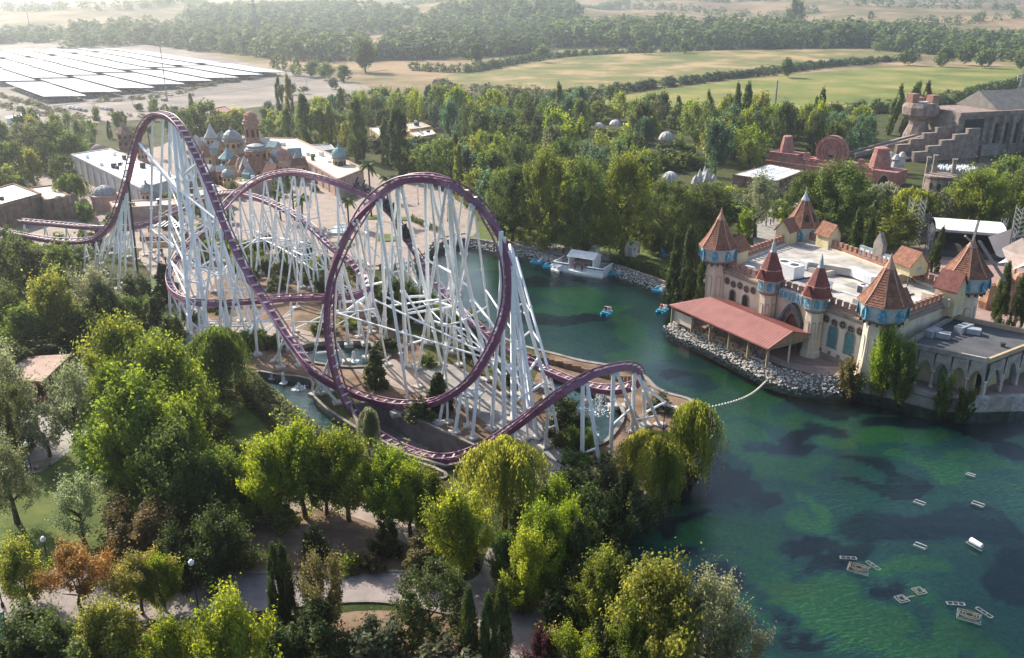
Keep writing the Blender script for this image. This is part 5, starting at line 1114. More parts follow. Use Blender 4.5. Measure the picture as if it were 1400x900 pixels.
# front openings, left wing and right wing
for base, kind in ((2.9, 'open'), (24.6, 'teal')):
    for k in range(5):
        p = front(base + k * 1.55); round_window(p, uF, nF, .52, 6.35 if k % 2 == 0 else 6.15)
        if k % 2: arched_window(p, uF, nF, 1.5 if kind == 'teal' else 1.25, 3.6 if kind == 'teal' else 3.0, 2.1, M_teal if kind == 'teal' else M_dark, False)
for d in (24.2, 25.9, 27.6, 29.2, 31.2):
    p = front(d); arched_window(p, uF, nF, .35, .5, 1.0, M_trim, False, .06, 'vent')
# gate between the two turrets
g = front(18.2); plate('gate', M_door, CA, g, uF, nF, arch_pts(3.0, 5.2), .06, .02, 0)
for w, h, d, m in ((4.6, 6.6, .75, M_stoned), (3.9, 5.95, .55, M_stoned), (3.4, 5.55, .4, M_trim)):
    ringframe('gate_arch', m, CA, g, uF, nF, arch_pts(w + .5, h + .35), arch_pts(w - .3, h - .3), d, .01, 0)
bt = MB(); bt.box((g.x + nF.x * .35, g.y + nF.y * .35, 8.0), (5.4, .7, 1.5), ax=(uF, nF)); bt.build('blue_gallery', M_lblue, CA)
for k in range(6): plate('gallery_panel', M_blue, CA, g + uF * (-2.25 + k * .9), uF, nF, arch_pts(.66, 1.15), .06, .7, 7.35)
gp = MB()
for k in range(7): gp.box((g.x + uF.x * (-2.7 + k * .9) + nF.x * .78, g.y + uF.y * (-2.7 + k * .9) + nF.y * .78, 8.05), (.14, .14, 1.5), ax=(uF, nF))
gp.build('gallery_mullion', M_lblue, CA); tag(bpy.data.objects['gallery_mullion'], kind='stuff')
# ---- towers
def tower(c, rb=2.15, zb=9.1, zg=10.75, ztop=18.4, broken=False, rot=math.pi / 8, win=True):
    t = MB(); t.lathe((c.x, c.y, 0), [(rb * 1.22, 0), (rb * 1.2, .8), (rb * 1.08, 1.0), (rb, 5), (rb * .97, zb)], 8, rot); o = t.build('tower', M_cream, CA)
    k = MB(); k.lathe((c.x, c.y, 0), [(rb * .98, zb - .55), (rb * 1.2, zb - .3), (rb * 1.42, zb), (rb * 1.42, zb + .18)], 8, rot); k.build('corbel', M_trim, o)
    for i in range(16):
        an = rot + (i + .5) * math.pi / 8; b = MB(); r = rb * 1.22; b.box((c.x + r * math.cos(an), c.y + r * math.sin(an), zb - .35), (.5, .24, .6), an); b.build('bracket', M_stoned, o)
    rg = rb * 1.42; b = MB(); b.lathe((c.x, c.y, 0), [(rg * .98, zb + .18), (rg * 1.02, zg - .1), (rg * 1.1, zg)], 8, rot); b.build('gallery', M_lblue, o)
    for i in range(8):
        an = rot + (i + .5) * math.pi / 4; n = Vector((math.cos(an), math.sin(an))); u = Vector((-n.y, n.x)); ap = rg * math.cos(math.pi / 8)
        for s in (-.26, .26): plate('gallery_panel', M_blue, o, c + u * (s * rg * 1.42), u, n, arch_pts(rg * .33, (zg - zb) * .74), .07, ap + .03, zb + .3)
        if win:
            ap2 = rb * math.cos(math.pi / 8); p = arch_pts(rb * .34, 3.4, False); plate('niche', M_trim, o, c, u, n, arch_pts(rb * .42, 3.55, False), .05, ap2 + .02, 3.4); plate('niche_back', M_cream, o, c, u, n, p, .05, ap2 + .045, 3.45)
    R = rg * 1.1; H_ = ztop - zg; prof = [(R * 1.06, zg - .05), (R, zg + .12), (R * .78, zg + H_ * .17), (R * .55, zg + H_ * .36), (R * .34, zg + H_ * .57), (R * .2, zg + H_ * .72)]
    b = MB(); b.lathe((c.x, c.y, 0), prof, 8, rot); rf = b.build('roof', M_tile, o)
    h = MB()
    for i in range(8):
        an = rot + i * math.pi / 4
        for (r0, z0), (r1, z1) in zip(prof[1:], prof[2:]): h.bar((c.x + r0 * math.cos(an), c.y + r0 * math.sin(an), z0 + .03), (c.x + r1 * math.cos(an), c.y + r1 * math.sin(an), z1 + .03), .16, .12)
    h.build('hip', M_hip, o)
    # rows of tiles: thin courses standing proud of the slope
    cr = MB()
    for (r0, z0), (r1, z1) in zip(prof[1:], prof[2:]):
        nn = max(2, int(math.hypot(r0 - r1, z1 - z0) / .34))
        for j in range(nn):
            s = j / nn; r = r0 + (r1 - r0) * s; z = z0 + (z1 - z0) * s; cr.lathe((c.x, c.y, 0), [(r + .05, z - .02), (r + .05, z + .05), (r - .04, z + .1)], 8, rot, cap=False)
    tag(cr.build('tile_course', M_tile, o), kind='stuff')
    s = MB(); s.lathe((c.x, c.y, 0), [(R * .215, zg + H_ * .71), (R * .2, zg + H_ * .74), (R * .075, zg + H_ * .88), (.03, ztop + .3)], 8, rot)
    s.lathe((c.x, c.y, 0), [(R * .23, zg + H_ * .70), (R * .23, zg + H_ * .735)], 8, rot); s.build('spire', M_hip if not broken else M_lblue, o)
    if broken:
        for i in (3, 4):
            an = rot + (i + 2.5) * math.pi / 4; n = Vector((math.cos(an), math.sin(an))); u = Vector((-n.y, n.x)); b = MB(); r0, r1 = R * .72 * math.cos(math.pi / 8) + .3, R * .58 * math.cos(math.pi / 8) + .3
            b.add([(c.x + n.x * r0 - u.x * .55, c.y + n.y * r0 - u.y * .55, zg + H_ * .18), (c.x + n.x * r0 + u.x * .3, c.y + n.y * r0 + u.y * .3, zg + H_ * .16), (c.x + n.x * r1 + u.x * .35, c.y + n.y * r1 + u.y * .35, zg + H_ * .32), (c.x + n.x * r1 - u.x * .2, c.y + n.y * r1 - u.y * .2, zg + H_ * .36)], [(0, 1, 2, 3)]); b.build('roof_hole', M_dark, o)
    for ch in o.children: pass
    return o
tower(T1, 2.1, 9.5, 11.9, 18.3); tower(T3, 2.25, 9.6, 12.0, 18.7); tower(T4, 2.3, 9.5, 11.9, 17.8); tower(T2, 2.25, 7.8, 10.5, 17.2, True, win=False)
bt = MB()                                                # crossed poles left on the right tower's top
for a, b_ in (((T4.x - .6, T4.y - .8, 16.2), (T4.x + .25, T4.y, 20.2)), ((T4.x - 1.4, T4.y, 17.8), (T4.x + .2, T4.y - .2, 16.5)), ((T4.x + .5, T4.y - .5, 17.2), (T4.x + 4.2, T4.y - 3.0, 11.6)), ((T4.x + .9, T4.y - .3, 17.0), (T4.x + 4.7, T4.y - 2.5, 11.4))): bt.bar(a, b_, .3, .3)
bt.build('rafter', mat('weathered_wood', (.22, .18, .15), (.36, .31, .27), 3, .9), CA)
def turret(d):
    c = front(d) + nF * .9; rot = math.atan2(uF.y, uF.x) + math.pi / 8
    b = MB(); b.lathe((c.x, c.y, 0), [(1.55, 0), (1.5, .9), (1.35, 1.1), (1.32, 7.6)], 8, rot); o = b.build('turret', M_cream, CA)
    b = MB(); b.lathe((c.x, c.y, 0), [(1.35, 7.2), (1.75, 7.6), (1.75, 7.8)], 8, rot); b.build('corbel', M_trim, o)
    b = MB(); b.lathe((c.x, c.y, 0), [(1.72, 7.8), (1.75, 10.0)], 8, rot); b.build('gallery', M_lblue, o)
    for i in range(8):
        an = rot + (i + .5) * math.pi / 4; n = Vector((math.cos(an), math.sin(an))); u = Vector((-n.y, n.x)); plate('gallery_panel', M_blue, o, c, u, n, arch_pts(.72, 1.5), .06, 1.62, 8.1)
        ap = 1.33 * math.cos(math.pi / 8); plate('niche', M_trim, o, c, u, n, arch_pts(.55, 2.7, False), .05, ap + .02, 3.1); plate('niche_back', M_cream, o, c, u, n, arch_pts(.4, 2.5, False), .05, ap + .045, 3.15)
    b = MB(); b.lathe((c.x, c.y, 0), [(2.35, 9.8), (2.2, 10.0), (1.75, 11.4), (1.72, 11.5), (.55, 14.2)], 8, rot); b.build('roof', M_tile2, o)
    b = MB(); b.lathe((c.x, c.y, 0), [(1.82, 11.35), (1.8, 11.5)], 8, rot); b.lathe((c.x, c.y, 0), [(2.4, 9.72), (2.38, 9.85)], 8, rot); b.build('roof_band', M_hip, o)
    b = MB(); b.lathe((c.x, c.y, 0), [(.6, 14.1), (.4, 14.4), (.28, 15.3), (.05, 16.2)], 8, rot); b.build('finial', M_lblue, o)
    # small gabled dormer facing the lake
    p = c + nF * 1.5; b = MB(); b.box((p.x, p.y, 9.0), (1.3, .8, 2.2), ax=(uF, nF)); b.build('dormer', M_lblue, o)
    b = MB(); b.gable((p.x, p.y), 1.3, 1.7, 10.0, 11.5, (nF, uF)); b.build('dormer_roof', M_tile2, o); plate('dormer_window', M_blue, o, p, uF, nF, arch_pts(.8, 1.5), .05, .41, 8.2)
turret(13.3); turret(23.0)
# ---- little gabled houses on the wall walk
def rooflet(c, u, L, Wd, z0, z1, z2, wallm=None, rm=None, legs=0):
    v = Vector((-u.y, u.x)); b = MB(); b.box((c.x, c.y, (z0 + z1) / 2), (L * .96, Wd * .9, z1 - z0), ax=(u, v)); b.gable((c.x, c.y), L * .96, Wd * .9, z1, z2 - .12, (u, v)); o = b.build('gable_house', wallm or M_yel, CA)
    r = MB()
    for s in (-1, 1):
        e = c + v * (s * (Wd / 2 + .2)); a0, a1 = c - u * (L / 2 + .2), c + u * (L / 2 + .2); e0, e1 = e - u * (L / 2 + .2), e + u * (L / 2 + .2)
        r.add([(e0.x, e0.y, z1 - .2), (e1.x, e1.y, z1 - .2), (a1.x, a1.y, z2), (a0.x, a0.y, z2), (e0.x, e0.y, z1 - .38), (e1.x, e1.y, z1 - .38), (a1.x, a1.y, z2 - .18), (a0.x, a0.y, z2 - .18)], [(0, 1, 2, 3), (7, 6, 5, 4), (0, 4, 5, 1), (2, 6, 7, 3), (1, 5, 6, 2), (3, 7, 4, 0)])
    r.build('gable_roof', rm or M_tile, o)
    for s in (-1, 1):
        w = MB(); p = c + u * (s * L * .485); w.box((p.x, p.y, z0 + .9), (.06, Wd * .3, 1.1), ax=(u, v)); w.build('gable_window', M_lblue, o)
rooflet(T1 + uL * -5.6 - nL_ * .2, uL, 3.6, 3.0, WTOP - .5, WTOP + 2.2, WTOP + 4.2)
rooflet(T2 + uL * 6.0, uL, 3.4, 3.0, WTOP - .5, WTOP + 2.4, WTOP + 4.4)
rooflet(T2 - uB * 7.6, uB, 3.6, 3.0, WTOP - .5, WTOP + 2.2, WTOP + 4.3)
rooflet(T3 + uR * 4.3 - nR * .2, uR, 2.6, 2.8, WTOP - 1, WTOP + 2.4, WTOP + 4.6)
rooflet(T4 - uR * 4.2, nR, 3.4, 3.2, WTOP - 2, WTOP + 2.2, WTOP + 4.7, rm=M_tile2)
pk = T4 + uB * 9.5 - nB * 2; rooflet(pk, uB, 4.2, 4.0, WTOP + 1.2, WTOP + 3.0, WTOP + 5.2)
lg = MB()
for i in (-1, 1):
    for j in (-1, 1):
        p = pk + uB * (i * 1.8) + nB * (j * 1.6); lg.bar((p.x, p.y, WTOP - .5), (p.x, p.y, WTOP + 1.3), .2, .2)
lg.bar((*(pk - uB * 1.8), WTOP), (*(pk + uB * 1.8), WTOP + 1.2), .15, .15); lg.build('scaffold', M_stoned, CA)
# back facade with glazed gallery and stone gable
bc = T4 + uB * 17; b = MB(); b.box((bc.x, bc.y, WTOP + .9), (12, .5, 2.6), ax=(uB, nB)); b.build('back_gallery', mat('slate_paint', (.16, .2, .22), (.25, .29, .3), 1, .7), CA)
for k in range(9):
    p = bc + uB * (-5.2 + k * 1.3); w = MB(); w.box((p.x - nB.x * .3, p.y - nB.y * .3, WTOP + 1.15), (1.0, .08, 1.3), ax=(uB, nB)); w.build('gallery_window', mat('pale_pane', (.45, .55, .62), (.6, .68, .72), 1.5, .25), CA)
b = MB(); p = bc + uB * 1.5; b.box((p.x, p.y, WTOP + 1.6), (2.2, .9, 4.0), ax=(uB, nB)); b.gable((p.x, p.y), .9, 2.2, WTOP + 3.6, WTOP + 5.6, (nB, uB)); b.build('stone_gable', M_conc, CA)
b = MB(); p = bc - uB * 8; b.box((p.x, p.y, WTOP + 1.6), (3.0, .5, 3.4), ax=(uB, nB)); b.build('brick_panel', M_tile, CA)
# ---- plant on the roof: separate things standing on the deck
def RP(d, v): return T1 + uF * d - nF * v
zr = WTOP - .35
def rbox(name, label, cat, d, v, sx, sy, sz, m, grp=None, vents=0):
    p = RP(d, v); r = root(name, label, cat, (p.x, p.y, zr), grp); b = MB(); b.box((p.x, p.y, zr + sz / 2), (sx, sy, sz), ax=(uF, nF)); o = b.build('casing', m, r)
    for k in range(vents):
        f = MB(); q = p + uF * (sx * ((k + .5) / vents - .5)); f.lathe((q.x, q.y, zr + sz), [(min(sx / vents, sy) * .32, 0), (min(sx / vents, sy) * .32, .06)], 12); f.build('fan', M_grille, r)
    return p, r
rbox('air_conditioner', 'large white rooftop air handling unit on the castle deck with two dark fans', 'air conditioner', 9.5, 7.2, 4.6, 2.4, 2.2, M_white, None, 2)
rbox('tank', 'low white tank beside the large air handling unit on the castle deck', 'tank', 6.2, 9.2, 2.2, 2.0, 1.5, M_white)
for k, (d, v, s) in enumerate(((22.2, 10.2, 'left'), (23.8, 10.6, 'middle'), (25.4, 11.0, 'right'))):
    p, r = rbox('condenser', f'{s} of three square grey condensers behind the front tower', 'air conditioner', d, v, 1.25, 1.25, 1.5, M_white, 'condensers on the castle deck', 1)
    for s2 in (nF, -uF):
        gq = p + s2 * .63; g2 = MB(); g2.box((gq.x, gq.y, zr + .8), (1.0, .04, 1.1), ax=(Vector((-s2.y, s2.x)), s2)); g2.build('grille', M_grille, r)
dp = [RP(8.5, 12.5), RP(15.5, 16), RP(19.5, 15.2), RP(22.5, 16.5)]; r = root('duct', 'long pale ventilation duct bending across the castle roof', 'duct', (*dp[0], zr))
for k, (a, b_) in enumerate(zip(dp, dp[1:])):
    s = MB(); s.bar((a.x, a.y, zr + .95), (b_.x, b_.y, zr + .95), 1.4, 1.25); s.build('duct_section', M_white if k else M_deck, r)
for k, a in enumerate(dp):
    s = MB(); s.box((a.x, a.y, zr + .95), (1.55, 1.55, 1.3), ax=(uF, nF)); s.build('duct_elbow', M_white, r)
p = RP(17.4, 6.6); r = root('solar_collector', 'tilted bluish solar panel on the castle roof behind the right gate turret', 'solar panel', (*p, zr)); u3 = uF
s = MB(); s.add([(p.x + uF.x * a - nF.x * c, p.y + uF.y * a - nF.y * c, zr + z) for a, c, z in ((-1.4, -.9, .25), (1.4, -.9, .25), (1.4, .9, 1.35), (-1.4, .9, 1.35), (-1.4, -.9, .15), (1.4, -.9, .15), (1.4, .9, 1.25), (-1.4, .9, 1.25))], [(0, 1, 2, 3), (7, 6, 5, 4), (0, 4, 5, 1), (1, 5, 6, 2), (2, 6, 7, 3), (3, 7, 4, 0)]); s.build('panel', mat('solar_blue', (.10, .15, .22), (.16, .21, .28), 1, .2), r)
s = MB(); [s.bar((p.x + uF.x * a - nF.x * .8, p.y + uF.y * a - nF.y * .8, zr), (p.x + uF.x * a - nF.x * .8, p.y + uF.y * a - nF.y * .8, zr + 1.2), .08, .08) for a in (-1.2, 1.2)]; s.build('prop', M_grille, r)
for k, (da, va, db_, vb, h) in enumerate(((2, 11.5, 13, 12.2, .9), (13, 12.2, 13.3, 17.5, .9), (24.5, 5.5, 31.5, 5.9, .7), (20.5, 18, 21, 23, 1.1), (6.4, 3.4, 12.2, 3.6, .6), (28.5, 16.2, 33, 16.5, 1.2))):
    a, b_ = RP(da, va), RP(db_, vb); b = MB(); b.bar((a.x, a.y, zr + h / 2), (b_.x, b_.y, zr + h / 2), .35, h); b.build('deck_wall', M_cream if k % 2 else M_deck, CA)
for k, (da, va, db_, vb) in enumerate(((5, 2.5, 21, 2.8), (12, 5.2, 12.4, 11), (20, 8, 31, 9), (26, 3, 26.5, 17), (3, 14, 17, 20), (28, 11, 31, 18))):
    a, b_ = RP(da, va), RP(db_, vb); b = MB(); b.bar((a.x, a.y, zr + .12), (b_.x, b_.y, zr + .12), .22, .16); b.build('deck_pipe', M_grille if k % 2 else M_white, CA)
for k, (d, v, sx, sy) in enumerate(((4, 6, 5, 3), (15, 3.4, 6, 2.6), (28, 8, 4.5, 5), (20, 12.5, 5, 2.4), (12, 18, 7, 4), (30, 15.5, 3, 4))):
    p = RP(d, v); b = MB(); b.box((p.x, p.y, zr + .012), (sx, sy, .03), ax=(uF, nF)); b.build('deck_patch', mat('deck_felt', (.17, .165, .16), (.30, .29, .27), .8, .9) if k % 2 else mat('deck_tan', (.36, .31, .25), (.48, .42, .35), .8, .9), CA)
for i, (d, v, w) in enumerate(((3.5, 4, 1.6), (27, 6.5, 1.3), (29, 14, 1.4), (14, 9.5, 1.1))): rbox('roof_hatch', ('low white hatch on the deck by the left tower', 'low hatch on the deck near the front tower', 'low hatch on the deck near the right gable house', 'small hatch on the middle of the castle deck')[i], 'hatch', d, v, w, w, .5, M_white)
# ================================================================== TERRACE PAVILION
A_ = T1 + uF * 1.5 + nF * 1.6
def PV(d, v, z): p = T1 + uF * d + nF * v; return (p.x, p.y, z)
M_sheet = mat('red_sheet_roof', (.24, .085, .075), (.31, .12, .105), .5, .55, spec=.4, detail=4)
M_wood = mat('pavilion_timber', (.23, .16, .10), (.36, .26, .17), 2.5, .85, stretch=(1, 1, .3))
PA = root('terrace_pavilion', 'open sided restaurant pavilion with a long red metal roof beside the lake', 'pavilion', PV(12, 6, 0))
d0, d1, v0, v1, vr, ze, zg = 1.0, 23.6, 10.6, .9, 5.9, 3.2, 5.1
s = MB(); s.add([PV(d0 - .3, v0, ze), PV(d1, v0, ze), PV(d1, vr, zg), PV(d0 + 4.2, vr, zg), PV(d1, v1, ze + .4), PV(d0 + 4.2, v1, ze + .4)], [(0, 1, 2, 3), (3, 2, 4, 5), (0, 3, 5)]); pr = s.build('roof', M_sheet, PA)
sm = MB()
for k in range(1, 44):
    d = d0 + (d1 - d0) * k / 44
    if d > d0 + 4.3: sm.bar(PV(d, v0, ze + .03), PV(d, vr, zg + .03), .035, .03); sm.bar(PV(d, v1, ze + .43), PV(d, vr, zg + .03), .035, .03)
    else:
        t = (d - d0) / 4.3; sm.bar(PV(d, v0, ze + .03), PV(d, v0 + (vr - v0) * t, ze + (zg - ze) * t + .03), .06, .06)
tag(sm.build('roof_seam', M_sheet, pr), kind='stuff')
s = MB(); s.bar(PV(d0 - .3, v0, ze - .08), PV(d1, v0, ze - .08), .2, .22); s.bar(PV(d1, v0, ze - .05), PV(d1, vr, zg - .05), .16, .2); s.bar(PV(d1, vr, zg - .05), PV(d1, v1, ze + .35), .16, .2); s.build('fascia', M_sheet, PA)
s = MB(); s.add([PV(d1 - .15, v0 - .2, ze), PV(d1 - .15, v1 + .2, ze), PV(d1 - .15, v1 + .2, ze + .25), PV(d1 - .15, vr, zg - .1)], [(0, 1, 2, 3)]); s.build('gable_board', M_wood, PA)
s = MB(); s.bar(PV(d1 - .1, v0 - .1, ze - .15), PV(d1 - .1, v1, ze - .15), .16, .25); s.build('tie_beam', M_wood, PA)
for d in (1.2, 6.3, 10.7, 15.1, 19.3, 23.3):
    s = MB(); s.bar(PV(d, v0 - .35, 0), PV(d, v0 - .35, ze), .34, .34); s.build('post', M_wood, PA)
for v in (5.9, 1.6):
    s = MB(); s.bar(PV(23.4, v, 0), PV(23.4, v, ze), .24, .24); s.build('post', M_cream, PA)
s = MB(); s.bar(PV(1.3, v0 - .6, 1.35), PV(6.0, v0 - .6, 1.35), .12, 1.9); s.build('side_screen', mat('awning_cream', (.55, .45, .36), (.66, .56, .46), 1, .8), PA)
s = MB(); s.bar(PV(.9, 1.2, 1.6), PV(.9, 10, 1.6), .15, 3.0); s.build('end_wall', M_wood, PA)
M_tw = mat('table_wood', (.40, .28, .16), (.52, .38, .24), 3, .6)
tmesh = None
for k in range(10):
    d, v = 6.8 + (k // 2) * 2.7 + (k % 2) * .5, 9.0 - (k % 2) * 2.4; p = PV(d, v, 0)
    r = root('dining_table', f"wooden dining table under the red pavilion roof, {('first', 'second', 'third', 'fourth', 'fifth')[k // 2]} from the left in the {('lakeside', 'inner')[k % 2]} row", 'table', p, 'tables under the red pavilion roof', math.atan2(uF.y, uF.x))
    b = MB(); b.box((0, 0, .74), (1.7, .8, .06)); b.build('table_top', M_tw, r, local=True)
    for s2 in (-1, 1):
        b = MB(); b.box((0, s2 * .7, .45), (1.6, .3, .05)); b.box((-.6, s2 * .7, .22), (.08, .25, .44)); b.box((.6, s2 * .7, .22), (.08, .25, .44)); b.build('bench', M_tw, r, local=True)
    for s2 in (-.65, .65): b = MB(); b.box((s2, 0, .36), (.08, .6, .72)); b.build('leg', M_tw, r, local=True)
# glass and steel railing along the terrace edge
RL = [TOP[i] for i in range(1, len(TOP))]; RI = offs(RL, -side * .5); L0 = RI[0]
ra = root('railing', 'grey steel railing with wire panels along the terrace edge above the rip-rap', 'railing', (*RI[len(RI) // 2], 0)); M_rail = mat('rail_steel', (.22, .22, .23), (.32, .32, .33), 2, .5)
cum = 0; nxt = 0; s = MB()
for a, b_ in zip(RI, RI[1:]):
    L_ = (b_ - a).length
    while nxt <= cum + L_:
        p = a.lerp(b_, (nxt - cum) / L_); q_ = MB(); q_.bar((p.x, p.y, 0), (p.x, p.y, 1.15), .09, .09); q_.build('post', M_rail, ra); nxt += 1.9
    cum += L_; s.bar((a.x, a.y, 1.12), (b_.x, b_.y, 1.12), .06, .06); s.bar((a.x, a.y, .6), (b_.x, b_.y, .6), .03, .03); s.bar((a.x, a.y, .3), (b_.x, b_.y, .3), .03, .03); s.bar((a.x, a.y, .86), (b_.x, b_.y, .86), .03, .03)
s.build('rail', M_rail, ra)
# ================================================================== ARCADED ANNEX
P0, P1, P2, P3 = G(1236, 470, 5.6), G(1352, 494, 5.6), G(1440, 460, 5.6), G(1303, 432, 5.6)
P0, P1, P2, P3 = (Vector((p.x, p.y)) for p in (P0, P1, P2, P3))
AN = root('arcade_annex', 'low stone annex with pointed arcade and dark flat roof right of the front castle tower', 'building', (*((P0 + P2) / 2), 0))
M_an = mat('annex_stone', (.24, .215, .185), (.40, .37, .32), .8, .92, bump=.4, bscale=3, detail=9); M_bit = mat('dark_flat_roof', (.055, .06, .068), (.10, .105, .112), .3, .85, detail=9)
cenA = (P0 + P1 + P2 + P3) / 4
s = MB(); R4 = [P0, P1, P2, P3]
if (P1 - P0).cross(P2 - P1) < 0: R4 = R4[::-1]
s.poly([(*(p + (cenA - p) * .05),) for p in R4], 4.9, 5.25); s.build('flat_roof', M_bit, AN)
for a, b_ in ((P0, P1), (P1, P2), (P2, P3), (P3, P0)):
    u = (b_ - a).normalized(); n = Vector((u.y, -u.x)); n = -n if (cenA - a).dot(n) > 0 else n; L_ = (b_ - a).length; m_ = (a + b_) / 2
    s = MB(); s.box((m_.x - n.x * .2, m_.y - n.y * .2, 5.55), (L_ + .1, .4, .7), ax=(u, n)); s.build('parapet', M_an if n.x < .5 else mat('tan_coping', (.38, .28, .17), (.48, .37, .24), 1, .9), AN)
def arcade(a, b_, nb, zt=5.2, inset=1.6):
    u = (b_ - a).normalized(); n = Vector((u.y, -u.x)); n = -n if (cenA - a).dot(n) > 0 else n; L_ = (b_ - a).length; w = L_ / nb
    m_ = (a + b_) / 2; s = MB(); s.box((m_.x - n.x * (inset + .2), m_.y - n.y * (inset + .2), zt / 2), (L_ - 1, .3, zt), ax=(u, n)); s.build('inner_wall', M_yel, AN)
    for k in range(nb):
        c = a + u * ((k + .5) * w); h = w / 2; P = arch_pts(w * .8, 3.9, True, 8); nP = len(P)
        out = []                                        # spandrel: outer edge matched point by point with the arch
        for x, z in P: out.append((max(-h, min(h, x * 1.25 * (1 if z > .01 else 1))), zt if abs(x) < w * .4 - 1e-3 else z))
        out[0] = (-h, 0); out[-1] = (h, 0); out[1] = (-h, P[1][1]); out[-2] = (h, P[-2][1])
        b = MB(); V = []
        for o in (-.25, .25):
            for Q in (out, P):
                for x, z in Q: V.append((c.x + u.x * x + n.x * o, c.y + u.y * x + n.y * o, z))
        Fs = []
        for i in range(nP - 1): Fs += [(i, i + 1, nP + i + 1, nP + i), (2 * nP + i, 3 * nP + i, 3 * nP + i + 1, 2 * nP + i + 1), (nP + i, nP + i + 1, 3 * nP + i + 1, 3 * nP + i)]
        b.add(V, Fs); b.build('arch', M_an, AN)
        q_ = MB(); p = c - u * h + n * .1; q_.lathe((p.x, p.y, 0), [(.3, 0), (.3, .3), (.18, .4), (.17, 2.3), (.3, 2.5), (.3, 2.65)], 8); q_.build('column', M_cream, AN)
        if k % 2 == 0:
            d = c - n * inset; plate('door', M_teal if k % 4 else M_dark, AN, d, u, n, arch_pts(1.1, 2.9), .06, .02, 0)
arcade(P0, P1, 5); arcade(P1, P2, 4)
s = MB(); m_ = P0 + (P3 - P0) * .5; a_ = P3 + (P2 - P3) * .08
for (c, d) in (((P0 * .62 + P3 * .38), 1.0), ((P0 * .35 + P3 * .65 + (P1 - P0) * .22), 1.2)):
    r = root('air_duct', 'grey rooftop ' + ('duct cowl nearer the front tower on the dark annex roof' if d < 1.1 else 'duct box in the middle of the dark annex roof'), 'duct', (c.x + 1.2, c.y - .4, 5.25)); b = MB(); b.box((c.x + 1.2, c.y - .4, 5.8), (2.6 * d, 1.3, 1.0), .6); b.build('duct_body', mat('grey_metal', (.26, .29, .32), (.36, .39, .42), 1, .5), r)
    b = MB(); b.box((c.x + 2.2, c.y - 1.4, 5.75), (1.3, 1.9, .8), .6 + .4 * d); b.build('cowl', MATS['grey_metal'], r)
r = root('roof_vent', 'small dark round vent on the right of the annex roof', 'vent', (*((P1 + P2) / 2 + (cenA - (P1 + P2) / 2) * .4), 5.25)); b = MB(); o_ = ORG[r.name]; b.lathe(o_, [(.3, 0), (.3, .4), (.45, .45), (.4, .6)], 10); b.build('vent_cap', M_grille, r)
# lakeside bench-like debris, statue and screen by the annex
p = G(1190, 520); r = root('statue', 'small white bird statue on the low wall beside the front castle tower', 'statue', (p.x, p.y, .3)); b = MB(); b.lathe(p, [(.3, 0), (.35, .3), (.2, .5)], 8); b.build('plinth', M_conc, r)
b = MB(); b.lathe((p.x, p.y, .5), [(.1, 0), (.32, .25), (.26, .6), (.1, .95), (.14, 1.15), (.02, 1.3)], 8); b.bar((p.x, p.y, .9), (p.x - .6, p.y + .2, 1.7), .3, .08); b.bar((p.x, p.y, .9), (p.x + .5, p.y - .2, 1.5), .3, .08); b.build('figure', M_white, r)
# ================================================================== THEME VILLAGE, CAR PARK, TEMPLE, WATER RIDE, STAGE
def quad_roof(name, label, cat, px, zt, th, mw, mr, group=None, coping=True, clutter=0, z0=0):
    """flat-roofed building from its four roof corners in the photo"""
    P = [Vector((p.x, p.y)) for p in (G(x, y, zt) for x, y in px)]
    if (P[1] - P[0]).cross(P[2] - P[1]) < 0: P = P[::-1]
    c = sum(P, Vector((0, 0))) / 4; r = root(name, label, cat, (c.x, c.y, z0), group)
    for a, b_ in zip(P, P[1:] + P[:1]):
        m_ = (a + b_) / 2; u = (b_ - a).normalized(); n = Vector((u.y, -u.x)); L = (b_ - a).length; s = MB(); s.box((m_.x - n.x * .2, m_.y - n.y * .2, (zt - .3 + z0) / 2), (L - .02, .38, zt - .3 - z0), ax=(u, n)); w = s.build('wall', mw, r)
        if coping: s = MB(); s.box((m_.x - n.x * .15, m_.y - n.y * .15, zt + .05), (L + .3, .5, .5), ax=(u, n)); s.build('coping', mw, r)
        k = int(L // 6)
        for i in range(k):
            p = a + u * (L * (i + .5) / k); s = MB(); s.box((p.x + n.x * .06, p.y + n.y * .06, z0 + (zt - z0) * .5), (.35, .25, (zt - z0) * .95), ax=(u, n)); s.build('pilaster', mw, r)
    s = MB(); s.poly([tuple(p + (c - p) * .012) for p in P], zt - .32, zt); s.build('roof', mr, r)
    q = random.Random(int(c.x * 7)); 
    for i in range(clutter):
        a, b_ = q.uniform(.15, .85), q.uniform(.15, .85); p = P[0].lerp(P[1], a).lerp(P[3].lerp(P[2], a), b_); s = MB(); h = q.uniform(.6, 1.5); s.box((p.x, p.y, zt + h / 2), (q.uniform(.6, 1.4), q.uniform(.6, 1.4), h), q.random()); s.build('roof_vent', M_white if i % 2 else M_grille, r)
    return r, P
M_wh = mat('pale_roof_sheet', (.70, .68, .64), (.82, .80, .76), .25, .5, detail=8); M_wall = mat('grey_cladding', (.36, .36, .36), (.50, .49, .48), .5, .8, detail=8)
M_beige = mat('beige_roof', (.50, .43, .36), (.64, .56, .48), .4, .85, detail=9); M_pink = mat('pink_plaster', (.40, .26, .21), (.54, .38, .31), .8, .9, detail=8); M_ochre = mat('ochre_plaster', (.40, .30, .17), (.55, .43, .27), .8, .9, detail=8)
M_slate = mat('blue_grey_roof', (.20, .215, .225), (.33, .345, .35), 1.2, .6); M_rock = mat('brown_rock', (.14, .09, .065), (.30, .20, .15), .7, .95, bump=.8, bscale=2, c3=(.21, .14, .1), detail=10)
